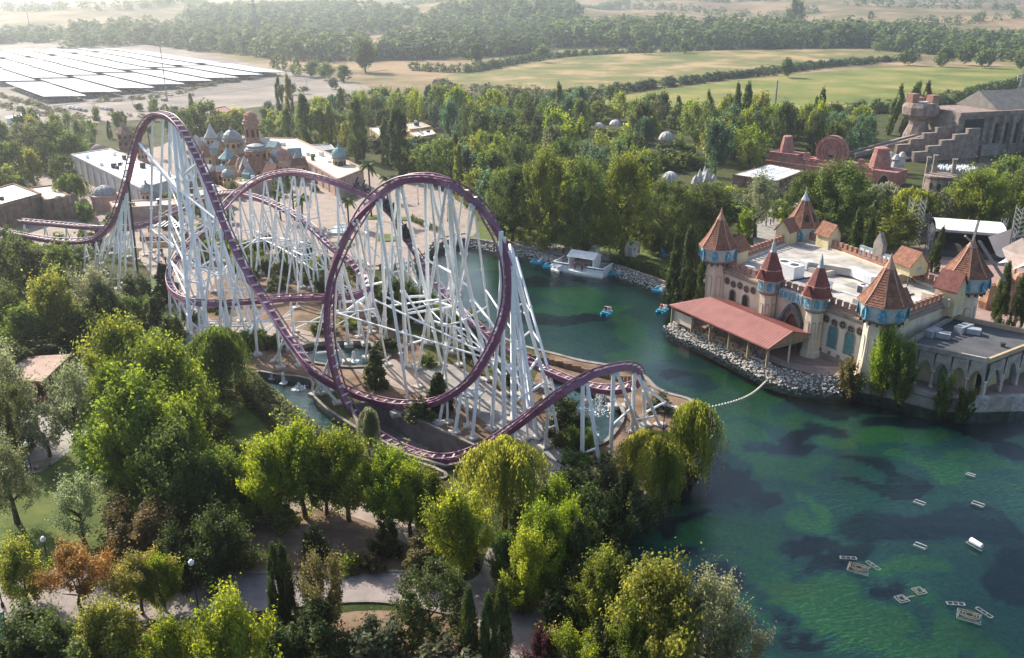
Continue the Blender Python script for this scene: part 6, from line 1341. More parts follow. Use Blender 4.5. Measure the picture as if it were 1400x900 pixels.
M_tealp = mat('teal_paint', (.13, .23, .25), (.22, .34, .36), 1, .8); M_brk = mat('red_brick', (.26, .125, .09), (.40, .22, .165), 1.0, .92, bump=.5, bscale=4, detail=9)
quad_roof('warehouse', 'long white roofed warehouse with grey panelled walls behind the coaster pull-up', 'building', [(97,212),(150,204),(243,244),(193,259)], 6.5, .3, M_wall, M_wh, clutter=10)
quad_roof('flat_roof_hall', 'long low hall with a beige flat roof beside the poplars', 'building', [(362,189),(405,190),(497,232),(462,246)], 5, .3, M_pink, M_beige, clutter=8)
quad_roof('flat_roof_house', 'small grey roofed house between the hall and the poplars', 'building', [(424,199),(452,198),(458,205),(430,208)], 4, .3, M_wall, M_slate)
for i, (px, l) in enumerate((([(505,176),(545,171),(562,180),(520,187)], 'flat roofed house among the trees, leftmost of the three'), ([(545,170),(575,168),(590,174),(560,178)], 'flat roofed house among the trees, behind the other two'), ([(560,182),(590,178),(596,184),(570,189)], 'flat roofed house among the trees, rightmost and lowest'))):
    quad_roof('flat_roof_house', 'pale ' + l, 'building', px, 4.5, .3, M_ochre, M_wh if i != 1 else M_deck, 'flat roofs in the wood', clutter=3)
quad_roof('station', 'coaster station hall with a wide pale sloping roof at the left edge', 'building', [(-30,266),(18,252),(56,266),(-10,284)], 6, .3, M_rock, M_wh, clutter=4)
quad_roof('station_annex', 'lower pale roofed annex right of the coaster station', 'building', [(40,258),(72,254),(96,269),(62,275)], 5, .3, M_rock, M_beige)
quad_roof('white_house', 'small white house behind the trees right of the tall coaster hill', 'building', [(303,161),(330,157),(334,162),(308,166)], 4, .3, M_white, M_wh)
quad_roof('brown_gatehouse', 'dark brown roofed house in the trees behind the coaster top', 'building', [(286,150),(308,146),(318,152),(296,157)], 6, .3, M_tile2, M_tile2)
for i, (x, y) in enumerate(((13,160),(25,158),(36,155),(47,158))):
    p = G(x, y + 5); quad_roof('site_cabin', ('white site cabin, leftmost of four', 'white site cabin, second from the left', 'white site cabin, third from the left', 'white site cabin, rightmost of four')[i] + ' beside the lane', 'cabin', [(x - 5, y), (x + 4, y - 1), (x + 6, y + 2), (x - 3, y + 3)], 2.8, .2, M_white, M_wh, 'cabins by the lane')
# towers and pavilions with domes
def spired(label, x, yt, yb, wpx, mw, mr, kind='dome', n=8, group=None):
    p = G(x, yb); ax = proj(p)[2]; h = atdist(x, yt, p.y).z; r = wpx * ax / FPX / 2; t = root('theme_tower', label, 'tower', p, group); s = MB()
    hb = h * (.62 if kind != 'brick' else .8)
    s.lathe(p, [(r * 1.15, 0), (r * 1.1, hb * .1), (r * .95, hb * .12), (r * .9, hb * .6), (r * 1.02, hb * .63), (r * .9, hb * .66), (r * .86, hb)], n); b = s.build('tower_body', mw, t)
    s = MB(); s.lathe((p.x, p.y, hb), [(r * 1.1, -.15), (r * 1.15, .1), (r * 1.0, .25)], n); s.build('cornice', M_trim, t); hr = h - hb
    s = MB()
    if kind == 'dome': s.lathe((p.x, p.y, hb + .2), [(r * .95, 0), (r * 1.05, hr * .18), (r * .9, hr * .4), (r * .5, hr * .6), (r * .16, hr * .7), (r * .2, hr * .78), (.03, hr)], 12)
    elif kind == 'cone': s.lathe((p.x, p.y, hb + .2), [(r * 1.2, 0), (r * .8, hr * .25), (r * .35, hr * .6), (.04, hr)], n)
    else: s.lathe((p.x, p.y, hb), [(r * 1.0, 0), (r * 1.0, hr * .3), (r * .8, hr * .35), (r * .8, hr * .7), (r * .4, hr * .9), (.05, hr)], n)
    s.build('roof', mr, t, smooth=False)
    for k in range(n):
        an = (k + .5) * 2 * math.pi / n; nn = Vector((math.cos(an), math.sin(an))); u = Vector((-nn.y, nn.x))
        if nn.y < .3: o = plate('window', M_dark, t, Vector((p.x, p.y)), u, nn, arch_pts(r * .34, hb * .2, False), .08, r * .9, hb * .34); plate('window', M_dark, t, Vector((p.x, p.y)), u, nn, arch_pts(r * .3, hb * .16, False), .08, r * .84, hb * .74)
    return t
for a in (('tall red brick theme tower with a stepped crown, highest in the village', 350,152,236,22,M_brk,M_brk,'brick'), ('pink theme tower with a pale pointed cap left of the brick tower', 293,168,222,17,M_pink,M_wall,'cone'), ('grey domed pavilion tower between the pink and brick towers', 321,172,226,24,M_ochre,M_slate,'dome'), ('teal painted low tower below the grey dome', 315,202,240,24,M_tealp,M_tealp,'cone'),
    ('blue roofed round house at the foot of the brick tower', 354,196,243,30,M_brk,M_slate,'brick'), ('small onion dome house right of the brick tower', 381,200,240,18,M_ochre,M_wall,'dome'), ('slim spire house at the left end of the long hall', 408,206,238,12,M_pink,M_slate,'cone'), ('carved pavilion tower with blue dome at the right end of the long hall', 466,196,248,20,M_ochre,M_tealp,'dome'),
    ('little pale dome house in front of the brick tower', 314,228,262,16,M_ochre,M_slate,'dome'), ('grey rock cone with a broad cap behind the warehouse', 174,168,206,22,M_rock,M_rock,'cone'), ('small blue roofed tower behind the warehouse', 196,192,222,14,M_pink,M_slate,'dome'), ('low grey domed kiosk by the tall hill', 262,238,270,18,M_pink,M_slate,'dome'),
    ('pale blue glass dome on a pink tower in the village front', 205,246,292,18,M_pink,M_slate,'dome'), ('ochre house with a rock roof behind the coaster legs', 262,216,250,16,M_ochre,M_brk,'cone'), ('pink corner tower of the village street', 335,224,258,14,M_pink,M_tile,'cone'), ('small red roofed booth left of the palms', 372,222,256,13,M_brk,M_tile,'cone')):
    spired(*a, group='towers of the theme village')
# big pale dome on a round red hall, striped half dome, arch tent
def dome(label, x, yb, rpx, mw, mr, hw, cat='dome', flat=.75, ribs=0, z0=0):
    p = G(x, yb, z0); r = rpx * proj(p)[2] / FPX; t = root('dome_hall' if hw else 'dome_tent', label, cat, p); s = MB()
    if hw: s.lathe(p, [(r * 1.15, 0), (r * 1.15, hw), (r * 1.25, hw + .1), (r * 1.25, hw + .4), (r, hw + .5)], 20); s.build('drum', mw, t)
    s = MB(); s.lathe((p.x, p.y, p.z + (hw + .4 if hw else 0)), [(r * math.cos(i * math.pi / 14), r * flat * math.sin(i * math.pi / 14)) for i in range(7)] + [(.05, r * flat)], 20); s.build('shell', mr, t, smooth=True)
    for k in range(ribs):
        b = MB(); an = k * 2 * math.pi / ribs; z = p.z + (hw + .4 if hw else 0)
        P = [(p.x + r * 1.01 * math.cos(an) * math.cos(i * math.pi / 14), p.y + r * 1.01 * math.sin(an) * math.cos(i * math.pi / 14), z + r * 1.01 * flat * math.sin(i * math.pi / 14)) for i in range(8)]
        for c, d in zip(P, P[1:]): b.bar(c, d, .16, .12)
        b.build('rib', M_wall if mr is not M_wall else M_white, t)
dome('pale blue-grey dome on a round pink hall behind the coaster pull-up', 146, 286, 15, M_pink, M_slate, 3.5, 'dome', .8, 12)
dome('red and white striped half dome at the back of the warehouse', 134, 207, 9, M_pink, M_pink, 0, 'dome', 1.0, 10)
dome('cream shell dome showing above the wood', 911, 192, 11, M_wh, mat('cream_shell', (.6, .56, .48), (.72, .68, .6), .8, .7), 0, 'dome', 1.1, 10, 2)
dome('grey lattice dome in the wood', 916, 248, 12, M_wall, M_wall, 0, 'dome', 1.1, 12)
dome('white tent dome, left of the pair above the wood', 819, 174, 7, M_wh, M_wh, 0, 'dome', .9, 8, 2)
dome('white tent dome, right of the pair above the wood', 841, 171, 8, M_wh, M_wh, 0, 'dome', .9, 8, 2)
dome('grey arch dome beside the solar roof', 1010, 256, 10, M_wall, M_wall, 0, 'dome', .9, 8)
p = G(963, 250); r = root('spiked_sculpture', 'grey and white spiked sculpture roof rising from the trees left of the solar roof', 'sculpture', p)
for k in range(9):
    an = k * .7; b = MB(); b.lathe((p.x + 3 * math.cos(an) * (k % 3) * .5, p.y + 3 * math.sin(an) * (k % 3) * .5, 0), [(1.4, 0), (1.0, 1.4), (.05, 2.6 + (k * 37 % 5) * .5)], 6, k); b.build('spike', M_white if k % 3 == 0 else M_wall, r)
# the crowded street of small themed houses
q = random.Random(31); NH = 0
for i in range(46):
    x, y = q.uniform(268, 412), q.uniform(212, 262)
    if y < 215 + (x - 340) * .2 or y > 268 - abs(x - 320) * .12: continue
    mw = q.choice((M_pink, M_ochre, M_brk, M_tealp, M_rock)); mr = q.choice((M_slate, M_tile, M_brk, M_wall, M_tealp)); p = G(x, y); w, d, h = q.uniform(2.4, 4.6), q.uniform(2.4, 4), q.uniform(3, 6.5); an = q.uniform(-.6, .6); u = Vector((math.cos(an), math.sin(an))); n = Vector((u.y, -u.x))
    mn = {M_pink: 'pink', M_ochre: 'ochre', M_brk: 'brick red', M_tealp: 'teal', M_rock: 'brown stone'}[mw]; rn = {M_slate: 'slate', M_tile: 'red tile', M_brk: 'brick', M_wall: 'grey', M_tealp: 'teal'}[mr]
    lab = unique(f'{mn} themed house with {rn} roof', x, y) or unique(f'narrow {mn} house with steep {rn} roof', x, y)
    if not lab: continue
    r = root('theme_house', lab, 'house', p, 'small houses of the theme village'); b = MB(); b.box((p.x, p.y, h / 2), (w, d, h), ax=(u, n)); b.gable((p.x, p.y), w, d, h, h + 1.2, (u, n)); b.build('wall', mw, r)
    b = MB(); rh = q.uniform(1.4, 3)
    if q.random() < .45: b.lathe((p.x, p.y, h), [(w * .72, -.1), (w * .45, rh * .5), (.05, rh * 1.5)], 4, an + math.pi / 4)
    else: b.gable((p.x, p.y), w, d, h, h + rh, (u, n), .5)
    b.build('roof', mr, r)
    for s in (-.28, .28):
        c = Vector((p.x, p.y)) + u * (s * w); plate('window', M_dark, r, c, u, n, arch_pts(.6, 1.3, False), .06, d / 2 + .01, h * .5); plate('doorway', M_dark, r, c, u, n, arch_pts(.8, 1.9, False), .06, d / 2 + .01, .1)
    if q.random() < .6: b = MB(); c = Vector((p.x, p.y)) + u * (w * .4); b.lathe((c.x, c.y, h * .6), [(.5, 0), (.5, h * .5), (.7, h * .52), (.05, h * .52 + 1.4)], 6); b.build('corner_spire', q.choice((M_wall, M_slate, mw)), r)
M_ruin0 = mat('grey_rock', (.2, .18, .17), (.36, .33, .31), .8, .95, bump=.8, bscale=2, detail=10)
# rock faced facades by the station and the village street wall
def rockwall(label, a, b_, h, m, seed, thick=2.5, name='rock_facade', cat='facade', steps=14):
    A, B = G(*a), G(*b_); A, B = Vector((A.x, A.y)), Vector((B.x, B.y)); u = (B - A).normalized(); n = Vector((-u.y, u.x)); L = (B - A).length; q = random.Random(seed); r = root(name, label, cat, (*((A + B) / 2), 0)); k = 0.; i = 0
    while k < L:
        w = q.uniform(1.4, 3.0); c = A + u * (k + w / 2) + n * q.uniform(-.4, .6); hh = h * q.uniform(.6, 1.15); b = MB(); b.lathe((c.x, c.y, 0), [(w * .75, 0), (w * .8 * q.uniform(.8, 1.1), hh * .3), (w * .65 * q.uniform(.8, 1.2), hh * .65), (w * .4, hh * .92), (w * .15, hh)], 7, q.random()); b.build('rock_block', m, r); k += w * .8
    return r
rockwall('brown rock facade with a cave mouth beside the coaster station', (62,300), (112,298), 6, M_rock, 3)
rockwall('reddish rock wall under the fan roof at the right edge', (1340,420), (1425,428), 7.0, mat('orange_rock', (.30, .155, .095), (.48, .29, .19), .6, .95, bump=.8, bscale=2, c3=(.4, .23, .15), detail=10), 9)
rockwall('reddish rock spires round the brick theme tower', (326,250), (386,246), 6.5, mat('dusty_rock', (.24, .145, .11), (.38, .26, .205), .8, .95, bump=.8, bscale=2, detail=10), 17)
rockwall('grey rock outcrop left of the teal tower', (270,246), (312,252), 4.5, M_ruin0, 18)
p = G(1388, 405); r = root('fan_tent', 'pinkish fabric tent roof over the reddish rock wall at the right edge', 'tent', (p.x, p.y, 8)); b = MB(); C_ = [(-3, -2, 5.6), (0, -3, 7.4), (4, -2.5, 6.0), (8, -1, 7.6), (8, 4, 8.6), (2, 5, 9.8), (-2, 4, 8.0)]; V = [(p.x + x, p.y + y, z) for x, y, z in C_] + [(p.x + 2, p.y + 1, 6.9)]; b.add(V, [(i, (i + 1) % 7, 7) for i in range(7)]); b.build('canopy', mat('fan_fabric', (.55, .40, .32), (.70, .56, .46), .8, .8), r)
for x, y in ((0, -3), (8, -1), (2, 5)): b = MB(); b.bar((p.x + x, p.y + y, 0), (p.x + x, p.y + y, 9.7 if y > 0 else 7.4), .3, .3); b.build('mast', M_wood, r)
r, P = quad_roof('street_facade', 'low pink arcaded street building below the domes', 'building', [(150,277),(236,273),(244,281),(156,286)], 4, .3, M_pink, M_beige, clutter=4)
r, P = quad_roof('street_facade', 'ochre street building at the foot of the tall coaster hill', 'building', [(250,262),(300,255),(312,262),(262,270)], 4, .3, M_ochre, M_slate, clutter=4)
r, P = quad_roof('street_facade', 'pinkish street building behind the palms', 'building', [(318,246),(362,240),(372,247),(330,254)], 3.5, .3, M_pink, M_beige, clutter=3)
p0, p1 = G(202, 338), G(251, 337); r = root('garden_wall', 'low ochre garden wall beside the walkway at the coaster', 'wall', (p0 + p1) / 2); b = MB(); b.bar(p0 + UP * .6, p1 + UP * .6, .4, 1.2); b.build('wall', M_ochre, r)
# pergola with slats
c = G(226, 326); r = root('pergola', 'brown open pergola with pale slats between the coaster legs', 'pergola', c)
for i in range(12):
    b = MB(); x = c.x - 4.5 + i * .82; b.bar((x, c.y - 2.4, 3 + .4 * math.sin(i / 11 * 3.14)), (x, c.y + 2.4, 3.1 + .4 * math.sin(i / 11 * 3.14)), .3, .08); b.build('slat', M_wh, r)
for x, y in ((-4.5, -2.3), (4.5, -2.3), (-4.5, 2.3), (4.5, 2.3), (0, -2.3)): b = MB(); b.bar((c.x + x, c.y + y, 0), (c.x + x, c.y + y, 3), .25, .25); b.build('post', M_wood, r)
b = MB(); b.poly([(c.x - 4.8, c.y - 2.6), (c.x + 4.8, c.y - 2.6), (c.x + 4.2, c.y + 2.6), (c.x - 4.2, c.y + 2.6)], 0, 1.0); b.build('counter', M_rock, r)
# round fountain basin and grass islands of the plaza
c = G(463, 318); r = root('round_fountain', 'round pale blue fountain basin on the plaza behind the coaster', 'fountain', c); b = MB(); b.lathe(c, [(2.9, 0), (2.9, .6), (2.5, .65), (2.4, .3)], 24); b.build('basin', M_beige, r); b = MB(); b.lathe(c, [(2.4, .4), (2.4, .45)], 24); b.build('water', mat('fountain_blue', (.25, .4, .5), (.45, .58, .65), 1, .15), r); b = MB(); b.lathe(c, [(.5, .3), (.35, 1.2), (.9, 1.35), (.1, 1.6)], 12); b.build('bowl', M_wh, r)
for i, (x, y, rr) in enumerate(((466,336,3.0),(533,326,3.2),(510,298,2.2),(556,300,2))):
    c = G(x, y); b = MB(); b.lathe(c, [(rr, .05), (rr, .25), (rr * .9, .3)], 18); tag(b.build('grass_island', M_lawn), ('round grass bed at the lakeside edge of the plaza', 'round grass bed with clipped bushes in the plaza middle', 'small round grass bed at the palms', 'small round grass bed near the train')[i], 'flower bed', 'round grass beds on the plaza')
# ---- car park
o0 = Vector((-236, 458)); a_ = Vector((-.62, .785)).normalized(); b_ = Vector((.40, .915)).normalized(); M_can = mat('canopy_white', (.66, .67, .68), (.80, .80, .79), .06, .4, spec=.5)
rows = ('nearest row', 'second row', 'third row', 'farthest row'); ords = ('first', 'second', 'third', 'fourth', 'fifth', 'sixth', 'seventh', 'eighth')
gm = mat('galvanised_post', (.35, .35, .36), (.45, .45, .46), 1, .5)
cmeshes = {}
for j in range(4):
    for i in range(8):
        Lc = 99.; c = o0 + b_ * (24.0 * i + 11) + a_ * (111 * j + Lc / 2) + Vector((-3, 2)) * (j % 2); r = root('carport_canopy', f'white car park canopy, {ords[i]} from the left in the {rows[j]}', 'carport', (c.x, c.y, 0), 'white canopies over the car park', math.atan2(a_.y, a_.x))
        if 'roof' not in cmeshes:
            s = MB(); s.add([(-Lc / 2, -10.2, 3.0), (Lc / 2, -10.2, 3.0), (Lc / 2, 10.2, 3.9), (-Lc / 2, 10.2, 3.9), (-Lc / 2, -10.2, 2.75), (Lc / 2, -10.2, 2.75), (Lc / 2, 10.2, 3.65), (-Lc / 2, 10.2, 3.65)], [(0, 1, 2, 3), (7, 6, 5, 4), (0, 4, 5, 1), (1, 5, 6, 2), (2, 6, 7, 3), (3, 7, 4, 0)]); cmeshes['roof'] = s.mesh('roof', mats=(M_can,))
            s = MB(); s.box((0, 0, 1.4), (.3, .3, 2.8)); cmeshes['post'] = s.mesh('post', mats=(gm,))
        link('roof', cmeshes['roof'], r)
        for k in range(4):
            for y in (-8, 8): o = link('post', cmeshes['post'], r); o.location = (-Lc / 2 + 4 + k * (Lc - 8) / 3, y, 0)
# cars
def carmesh():
    b = MB(); prof = [(-2.1, .35), (2.1, .35), (2.15, .75), (1.95, .92), (1.1, 1.0), (.5, 1.42), (-1.1, 1.45), (-1.85, 1.05), (-2.15, .95)]; n = len(prof)
    V = [(x, y * (.78 if z > 1.1 else .88), z) for y in (-1, 1) for x, z in prof]; b.add(V, [tuple(range(n)), tuple(range(2 * n - 1, n - 1, -1))] + [(i, n + i, n + (i + 1) % n, (i + 1) % n) for i in range(n)]); return b
CB = carmesh().mesh('body', mats=(objcol_mat('car_paint', .3, .5, .05),)); s = MB(); s.add([(1.12, -.7, 1.02), (1.12, .7, 1.02), (.55, .66, 1.40), (.55, -.66, 1.40), (-1.8, -.68, 1.1), (-1.8, .68, 1.1), (-1.15, .66, 1.42), (-1.15, -.66, 1.42)], [(0, 1, 2, 3), (5, 4, 7, 6)]); s.v = [(x * 1.012, y, z + .012) for x, y, z in s.v]
for y in (-.80, .80): s.add([(1.0, y * 1.02, 1.02), (.5, y * .995, 1.36), (-1.05, y * .995, 1.38), (-1.7, y * 1.02, 1.05)], [(0, 1, 2, 3)])
CG = s.mesh('window', mats=(mat('car_glass', (.02, .025, .03), (.04, .045, .05), 1, .1, spec=.7),)); s = MB(); s.tube((0, -.1, 0), (0, .1, 0), .32, n=12); CWH = s.mesh('wheel', mats=(M_black,))
def car(x, y, rz, col, label):
    p = G(x, y); r = root('parked_car', label, 'car', (p.x, p.y, .15 if p.y > 400 else .06), 'cars parked outside the canopies', rz); link('body', CB, r, col); link('window', CG, r)
    for wx in (-1.35, 1.35):
        for wy in (-.82, .82): o = link('wheel', CWH, r); o.location = (wx, wy, .32)
for i, (x, y, c, nm) in enumerate(((96,149,(.75,.75,.76),'white'),(101,150,(.55,.56,.58),'silver'),(106,151,(.7,.7,.7),'white'),(111,152,(.08,.09,.12),'dark blue'),(116,153,(.3,.31,.33),'grey'),(141,150,(.72,.72,.72),'white'),(146,151,(.6,.6,.62),'silver'),(151,152,(.1,.1,.1),'black'),(96,136,(.6,.6,.6),'silver'),(102,137,(.7,.7,.7),'white'),(110,139,(.2,.05,.05),'red'),(225,139,(.1,.1,.12),'black'),(262,131,(.3,.3,.3),'grey'),(208,143,(.7,.7,.7),'white'))):
    car(x, y, 2.2 + .1 * (i % 3), c, unique(f'{nm} car parked on open ground', x, y, '') or f'{nm} car parked in the middle of the open car park row')
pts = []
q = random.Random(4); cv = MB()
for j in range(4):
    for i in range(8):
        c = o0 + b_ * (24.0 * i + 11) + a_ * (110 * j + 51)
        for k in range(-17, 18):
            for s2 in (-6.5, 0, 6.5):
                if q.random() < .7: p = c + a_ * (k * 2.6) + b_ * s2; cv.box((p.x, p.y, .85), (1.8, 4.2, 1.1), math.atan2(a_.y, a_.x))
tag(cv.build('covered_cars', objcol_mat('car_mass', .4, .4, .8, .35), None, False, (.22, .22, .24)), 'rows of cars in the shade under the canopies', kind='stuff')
# masts, pylon
def mast(name, label, x, yt, yb, w, cat='mast', arms=0, lattice=False):
    p = GT(x, yb); h = atdist(x, yt, p.y).z - p.z; r = root(name, label, cat, p)
    if lattice:
        b = MB()
        for s0 in (-1, 1):
            for s1 in (-1, 1): b.bar((p.x + s0 * w, p.y + s1 * w, p.z), (p.x + s0 * w * .25, p.y + s1 * w * .25, p.z + h), .35, .35)
        for k in range(9):
            z0, z1 = k / 9, (k + 1) / 9
            for s0 in (-1, 1):
                f0, f1 = w * (1 - .75 * z0), w * (1 - .75 * z1); b.bar((p.x + s0 * f0, p.y - f0, p.z + h * z0), (p.x - s0 * f1, p.y - f1, p.z + h * z1), .2, .2); b.bar((p.x - f0, p.y + s0 * f0, p.z + h * z0), (p.x - f1, p.y - s0 * f1, p.z + h * z1), .2, .2)
        b.build('lattice', M_rail, r)
    else: b = MB(); b.tube(p, p + UP * h, w, w * .6, 8); b.build('pole', M_rail, r)
    for k in range(arms):
        b = MB(); z = p.z + h * (.62 + .16 * k); L = w * 2.6; b.bar((p.x - L, p.y, z), (p.x + L, p.y, z), .5, .6); o = b.build('cross_arm', M_rail, r)
        for s0 in (-1, 1): c = MB(); c.tube((p.x + s0 * L, p.y, z), (p.x + s0 * L, p.y, z - 2.2), .35, .25, 6); c.build('insulator', M_wh, o)
mast('power_pylon', 'tall lattice power pylon behind the car park', 352, -12, 68, 2.2, 'pylon', 2, True)
mast('light_mast', 'slim tall mast standing in the car park before the canopies', 229, 60, 139, .35)
mast('light_mast', 'slim mast at the far left hillside', 40, -6, 34, .6)
mast('light_mast', 'thick grey mast with a flat head at the edge of the green field', 1058, 110, 160, .55)
mast('power_pylon', 'small lattice tower at the right edge beyond the water ride', 1396, 92, 122, 1.3, 'pylon', 1, True)
for i, (x, yt, yb) in enumerate(((182,128,146),(262,96,116),(355,92,107),(310,100,118),(130,132,150),(420,108,126))): mast('car_park_lamp', unique('slim lamp pole', x, yb) or 'slim lamp pole', x, yt, yb, .14, 'lamp')
p = GT(554, 79); r = root('open_shed', 'beige open frame shed standing before the far wood', 'shed', p); 
for i in range(7):
    for j in (0, 1): b = MB(); b.bar((p.x - 12 + i * 4, p.y + j * 8, p.z), (p.x - 12 + i * 4, p.y + j * 8, p.z + 8), .5, .5); b.build('post', M_beige, r)
b = MB(); b.box((p.x, p.y + 4, p.z + 8.4), (26, 10, .8)); b.build('roof', M_beige, r); b = MB(); b.box((p.x, p.y + 8.4, p.z + 4), (24, .3, 7)); b.build('back_wall', M_beige, r)
# ---- pink temple
A, B = G(1052, 228), G(1226, 252); A, B = Vector((A.x, A.y)), Vector((B.x, B.y)); u = (B - A).normalized(); n = Vector((u.y, -u.x)); L = (B - A).length; m_ = (A + B) / 2
M_tmp = mat('temple_pink', (.28, .115, .10), (.44, .22, .19), .7, .9, bump=.6, bscale=3, c3=(.36, .165, .14), detail=9)
TP = root('pink_temple', 'reddish pink stepped temple with a big round disc gate and conical towers', 'temple', (*m_, 0))
def tb(d, w, dep, z0, z1, nm, off=0): b = MB(); p = A + u * d - n * off; b.box((p.x, p.y, (z0 + z1) / 2), (w, dep, z1 - z0), ax=(u, n)); return b.build(nm, M_tmp, TP)
tb(L * .5, L, 7, 0, 2.6, 'base_tier'); tb(L * .5, L * .97, 5.6, 2.6, 3.6, 'middle_tier'); tb(L * .47, L * .9, 4.2, 3.6, 4.6, 'upper_tier'); tb(L * .14, 10, 6, 2.6, 5.4, 'end_block'); tb(L * .95, 7, 8, 0, 4.2, 'gate_block', -1)
for k in range(24):
    if not .38 < k / 24 < .6: tb(L * (k + .5) / 24, .9, .5, 3.6, 4.2, 'crenel', -2.6)
for d, h0, h1, rr in ((L * .13, 5.4, 10.5, 1.9), (L * .86, 3.6, 10.2, 2.6), (L * .72, 3.6, 6, 1.2), (L * .3, 3.6, 6, 1.2)):
    p = A + u * d; b = MB(); b.lathe((p.x, p.y, 0), [(rr * 1.25, h0), (rr * 1.1, h0 + (h1 - h0) * .4), (rr * .8, h1 - .4), (rr * .85, h1 - .3), (rr * .6, h1)], 10); b.build('cone_tower', M_tmp, TP)
p = A + u * (L * .5) + n * .5; b = MB(); R = 5.0; dk = [(R * math.cos(t * math.pi / 12), R * math.sin(t * math.pi / 12)) for t in range(24)]
plate('disc_gate', M_tmp, TP, p, u, n, [(x, z + 4.2) for x, z in dk if z > -3.2], 1.6, -.8, 3.0)
for s_ in (.86, .62, .4): ringframe('disc_ring', M_tmp, TP, p, u, n, [(x * s_, z * s_ + 4.2) for x, z in dk + dk[:1]], [(x * (s_ - .08), z * (s_ - .08) + 4.2) for x, z in dk + dk[:1]], .3, .8, 3.0)
plate('disc_eye', M_dark, TP, p, u, n, [(x * .18, z * .18) for x, z in dk], .1, .85, 5.6)
plate('arch_door', M_dark, TP, A + u * (L * .95), u, n, arch_pts(3.2, 3.0, True), .1, 5.02, 0)
# solar roofed restaurant
r, P = quad_roof('solar_roof_house', 'flat glazed roof house with a grid of pale panels in front of the pink temple', 'building', [(1002,240),(1052,226),(1099,235),(1062,249)], 4.5, .3, M_rock, M_grille)
for i in range(4):
    for j in range(3):
        q4 = []
        for da, db in ((.04, .04), (.96, .04), (.96, .96), (.04, .96)): a1, b1 = (i + da) / 4, (j + db) / 3; w = P[0].lerp(P[1], a1).lerp(P[3].lerp(P[2], a1), b1); q4.append((w.x, w.y))
        b = MB(); b.poly(q4 if (Vector(q4[1]) - Vector(q4[0])).cross(Vector(q4[2]) - Vector(q4[1])) > 0 else q4[::-1], 4.55, 4.7); b.build('roof_panel', M_can if (i + j) % 3 else mat('panel_grey', (.5, .54, .58), (.6, .64, .67), 1, .3), r)
# ---- stone water ride
M_ruin = mat('ruin_stone', (.17, .125, .105), (.34, .27, .235), .6, .92, bump=.7, bscale=1.5, c3=(.25, .19, .165), detail=10); M_ruin2 = mat('ruin_stone_grey', (.17, .145, .125), (.35, .30, .26), .6, .92, bump=.6, bscale=1.5, detail=10)
def rp(x, y): p = G(x, y); return Vector((p.x, p.y))
WR = root('water_ride', 'ruined stone water ride with stepped flume walls, rock tower and dark tunnel mouth', 'water ride', G(1320, 215))
uw = (rp(1340, 212) - rp(1236, 222)); uw = Vector((1, .32)).normalized(); nw = Vector((uw.y, -uw.x)); W0 = rp(1340, 214)
def wb(a, off, w, dep, z0, z1, nm, m=M_ruin, par=None): b = MB(); p = W0 + uw * a - nw * off; b.box((p.x, p.y, (z0 + z1) / 2), (w, dep, z1 - z0), ax=(uw, nw)); return b.build(nm, m, par or WR)
wb(14, 12, 46, 18, 0, 13.5, 'main_block', M_ruin2); wb(16, 12, 50, 19, 13.5, 14.8, 'cornice', M_ruin)
b = MB(); p = W0 + uw * 24 - nw * 14; b.gable((p.x, p.y), 30, 18, 14.9, 20.5, (uw, nw), 1.5); b.build('main_roof', mat('grey_ride_roof', (.15, .14, .125), (.24, .225, .2), .5, .85), WR)
wb(-2.2, 2.9, 8.0, .5, 5.2, 12.3, 'tunnel_mouth', M_dark)
for k in range(6): wb(5 + k * 4.6, 2.2, 1.3, 1.2, 0, 13, 'pillar', M_ruin2)
for k in range(5): wb(7.3 + k * 4.6, 2.95, 2.2, .2, 3.2, 10.5, 'ruin_window', M_dark)
for k in range(5): wb(7.3 + k * 4.6, 2.6, 2.4, .6, 0, 3.4, 'low_wall', M_ruin2)
wb(4.5, 1.5, 9, 3, 0, 3.8, 'plinth_block', M_ruin2)
for off, sh in ((-1.5, 0), (5.2, 5)):                    # two stepped walls of the flume
    for k in range(5): wb(-6.5 - k * 5.2 - sh * .3, off, 5.4, 1.3, 0, 9.8 - k * 1.7 - (0 if off < 0 else -1.5), 'stepped_wall', M_ruin); wb(-6.5 - k * 5.2 - sh * .3, off, 5.5, 1.6, 9.8 - k * 1.7 - (0 if off < 0 else -1.5), 10.1 - k * 1.7 - (0 if off < 0 else -1.5), 'step_coping', M_ruin2)
b = MB(); a0 = W0 + uw * -3 - nw * 1.8; a1 = W0 + uw * -34 - nw * 1.8; b.bar((*a0, 5.5), (*a1, .3), 5, .4); b.build('flume', mat('flume_dark', (.06, .06, .065), (.11, .11, .12), 1, .3), WR)
for k, off in enumerate((10, 13.5)):
    b = MB(); a0 = W0 + uw * -10 - nw * off; a1 = W0 + uw * -44 - nw * off; b.bar((*a0, 7), (*a1, 1), 1.2, 1.4); b.build('ramp_wall', M_ruin2 if k else M_ruin, WR)
c = W0 + uw * -14 - nw * 16; b = MB(); b.lathe((c.x, c.y, 0), [(5.5, 0), (4.6, 6), (3.2, 9.5), (3.4, 11), (6.0, 13), (6.2, 15.5), (5.2, 17)], 10); b.build('rock_tower', M_ruin, WR)
for x, y, h in ((-3.4, 0, 20), (3.2, -1, 19.6), (0, 3, 18.5)): b = MB(); b.box((c.x + x, c.y + y, (h + 16.5) / 2), (3.0, 3.0, h - 16.5), .4); b.build('tower_merlon', M_brk, WR)
b = MB(); b.box((c.x, c.y, 17.2), (4, 4, .3), .3); b.build('tower_deck', M_wh, WR)
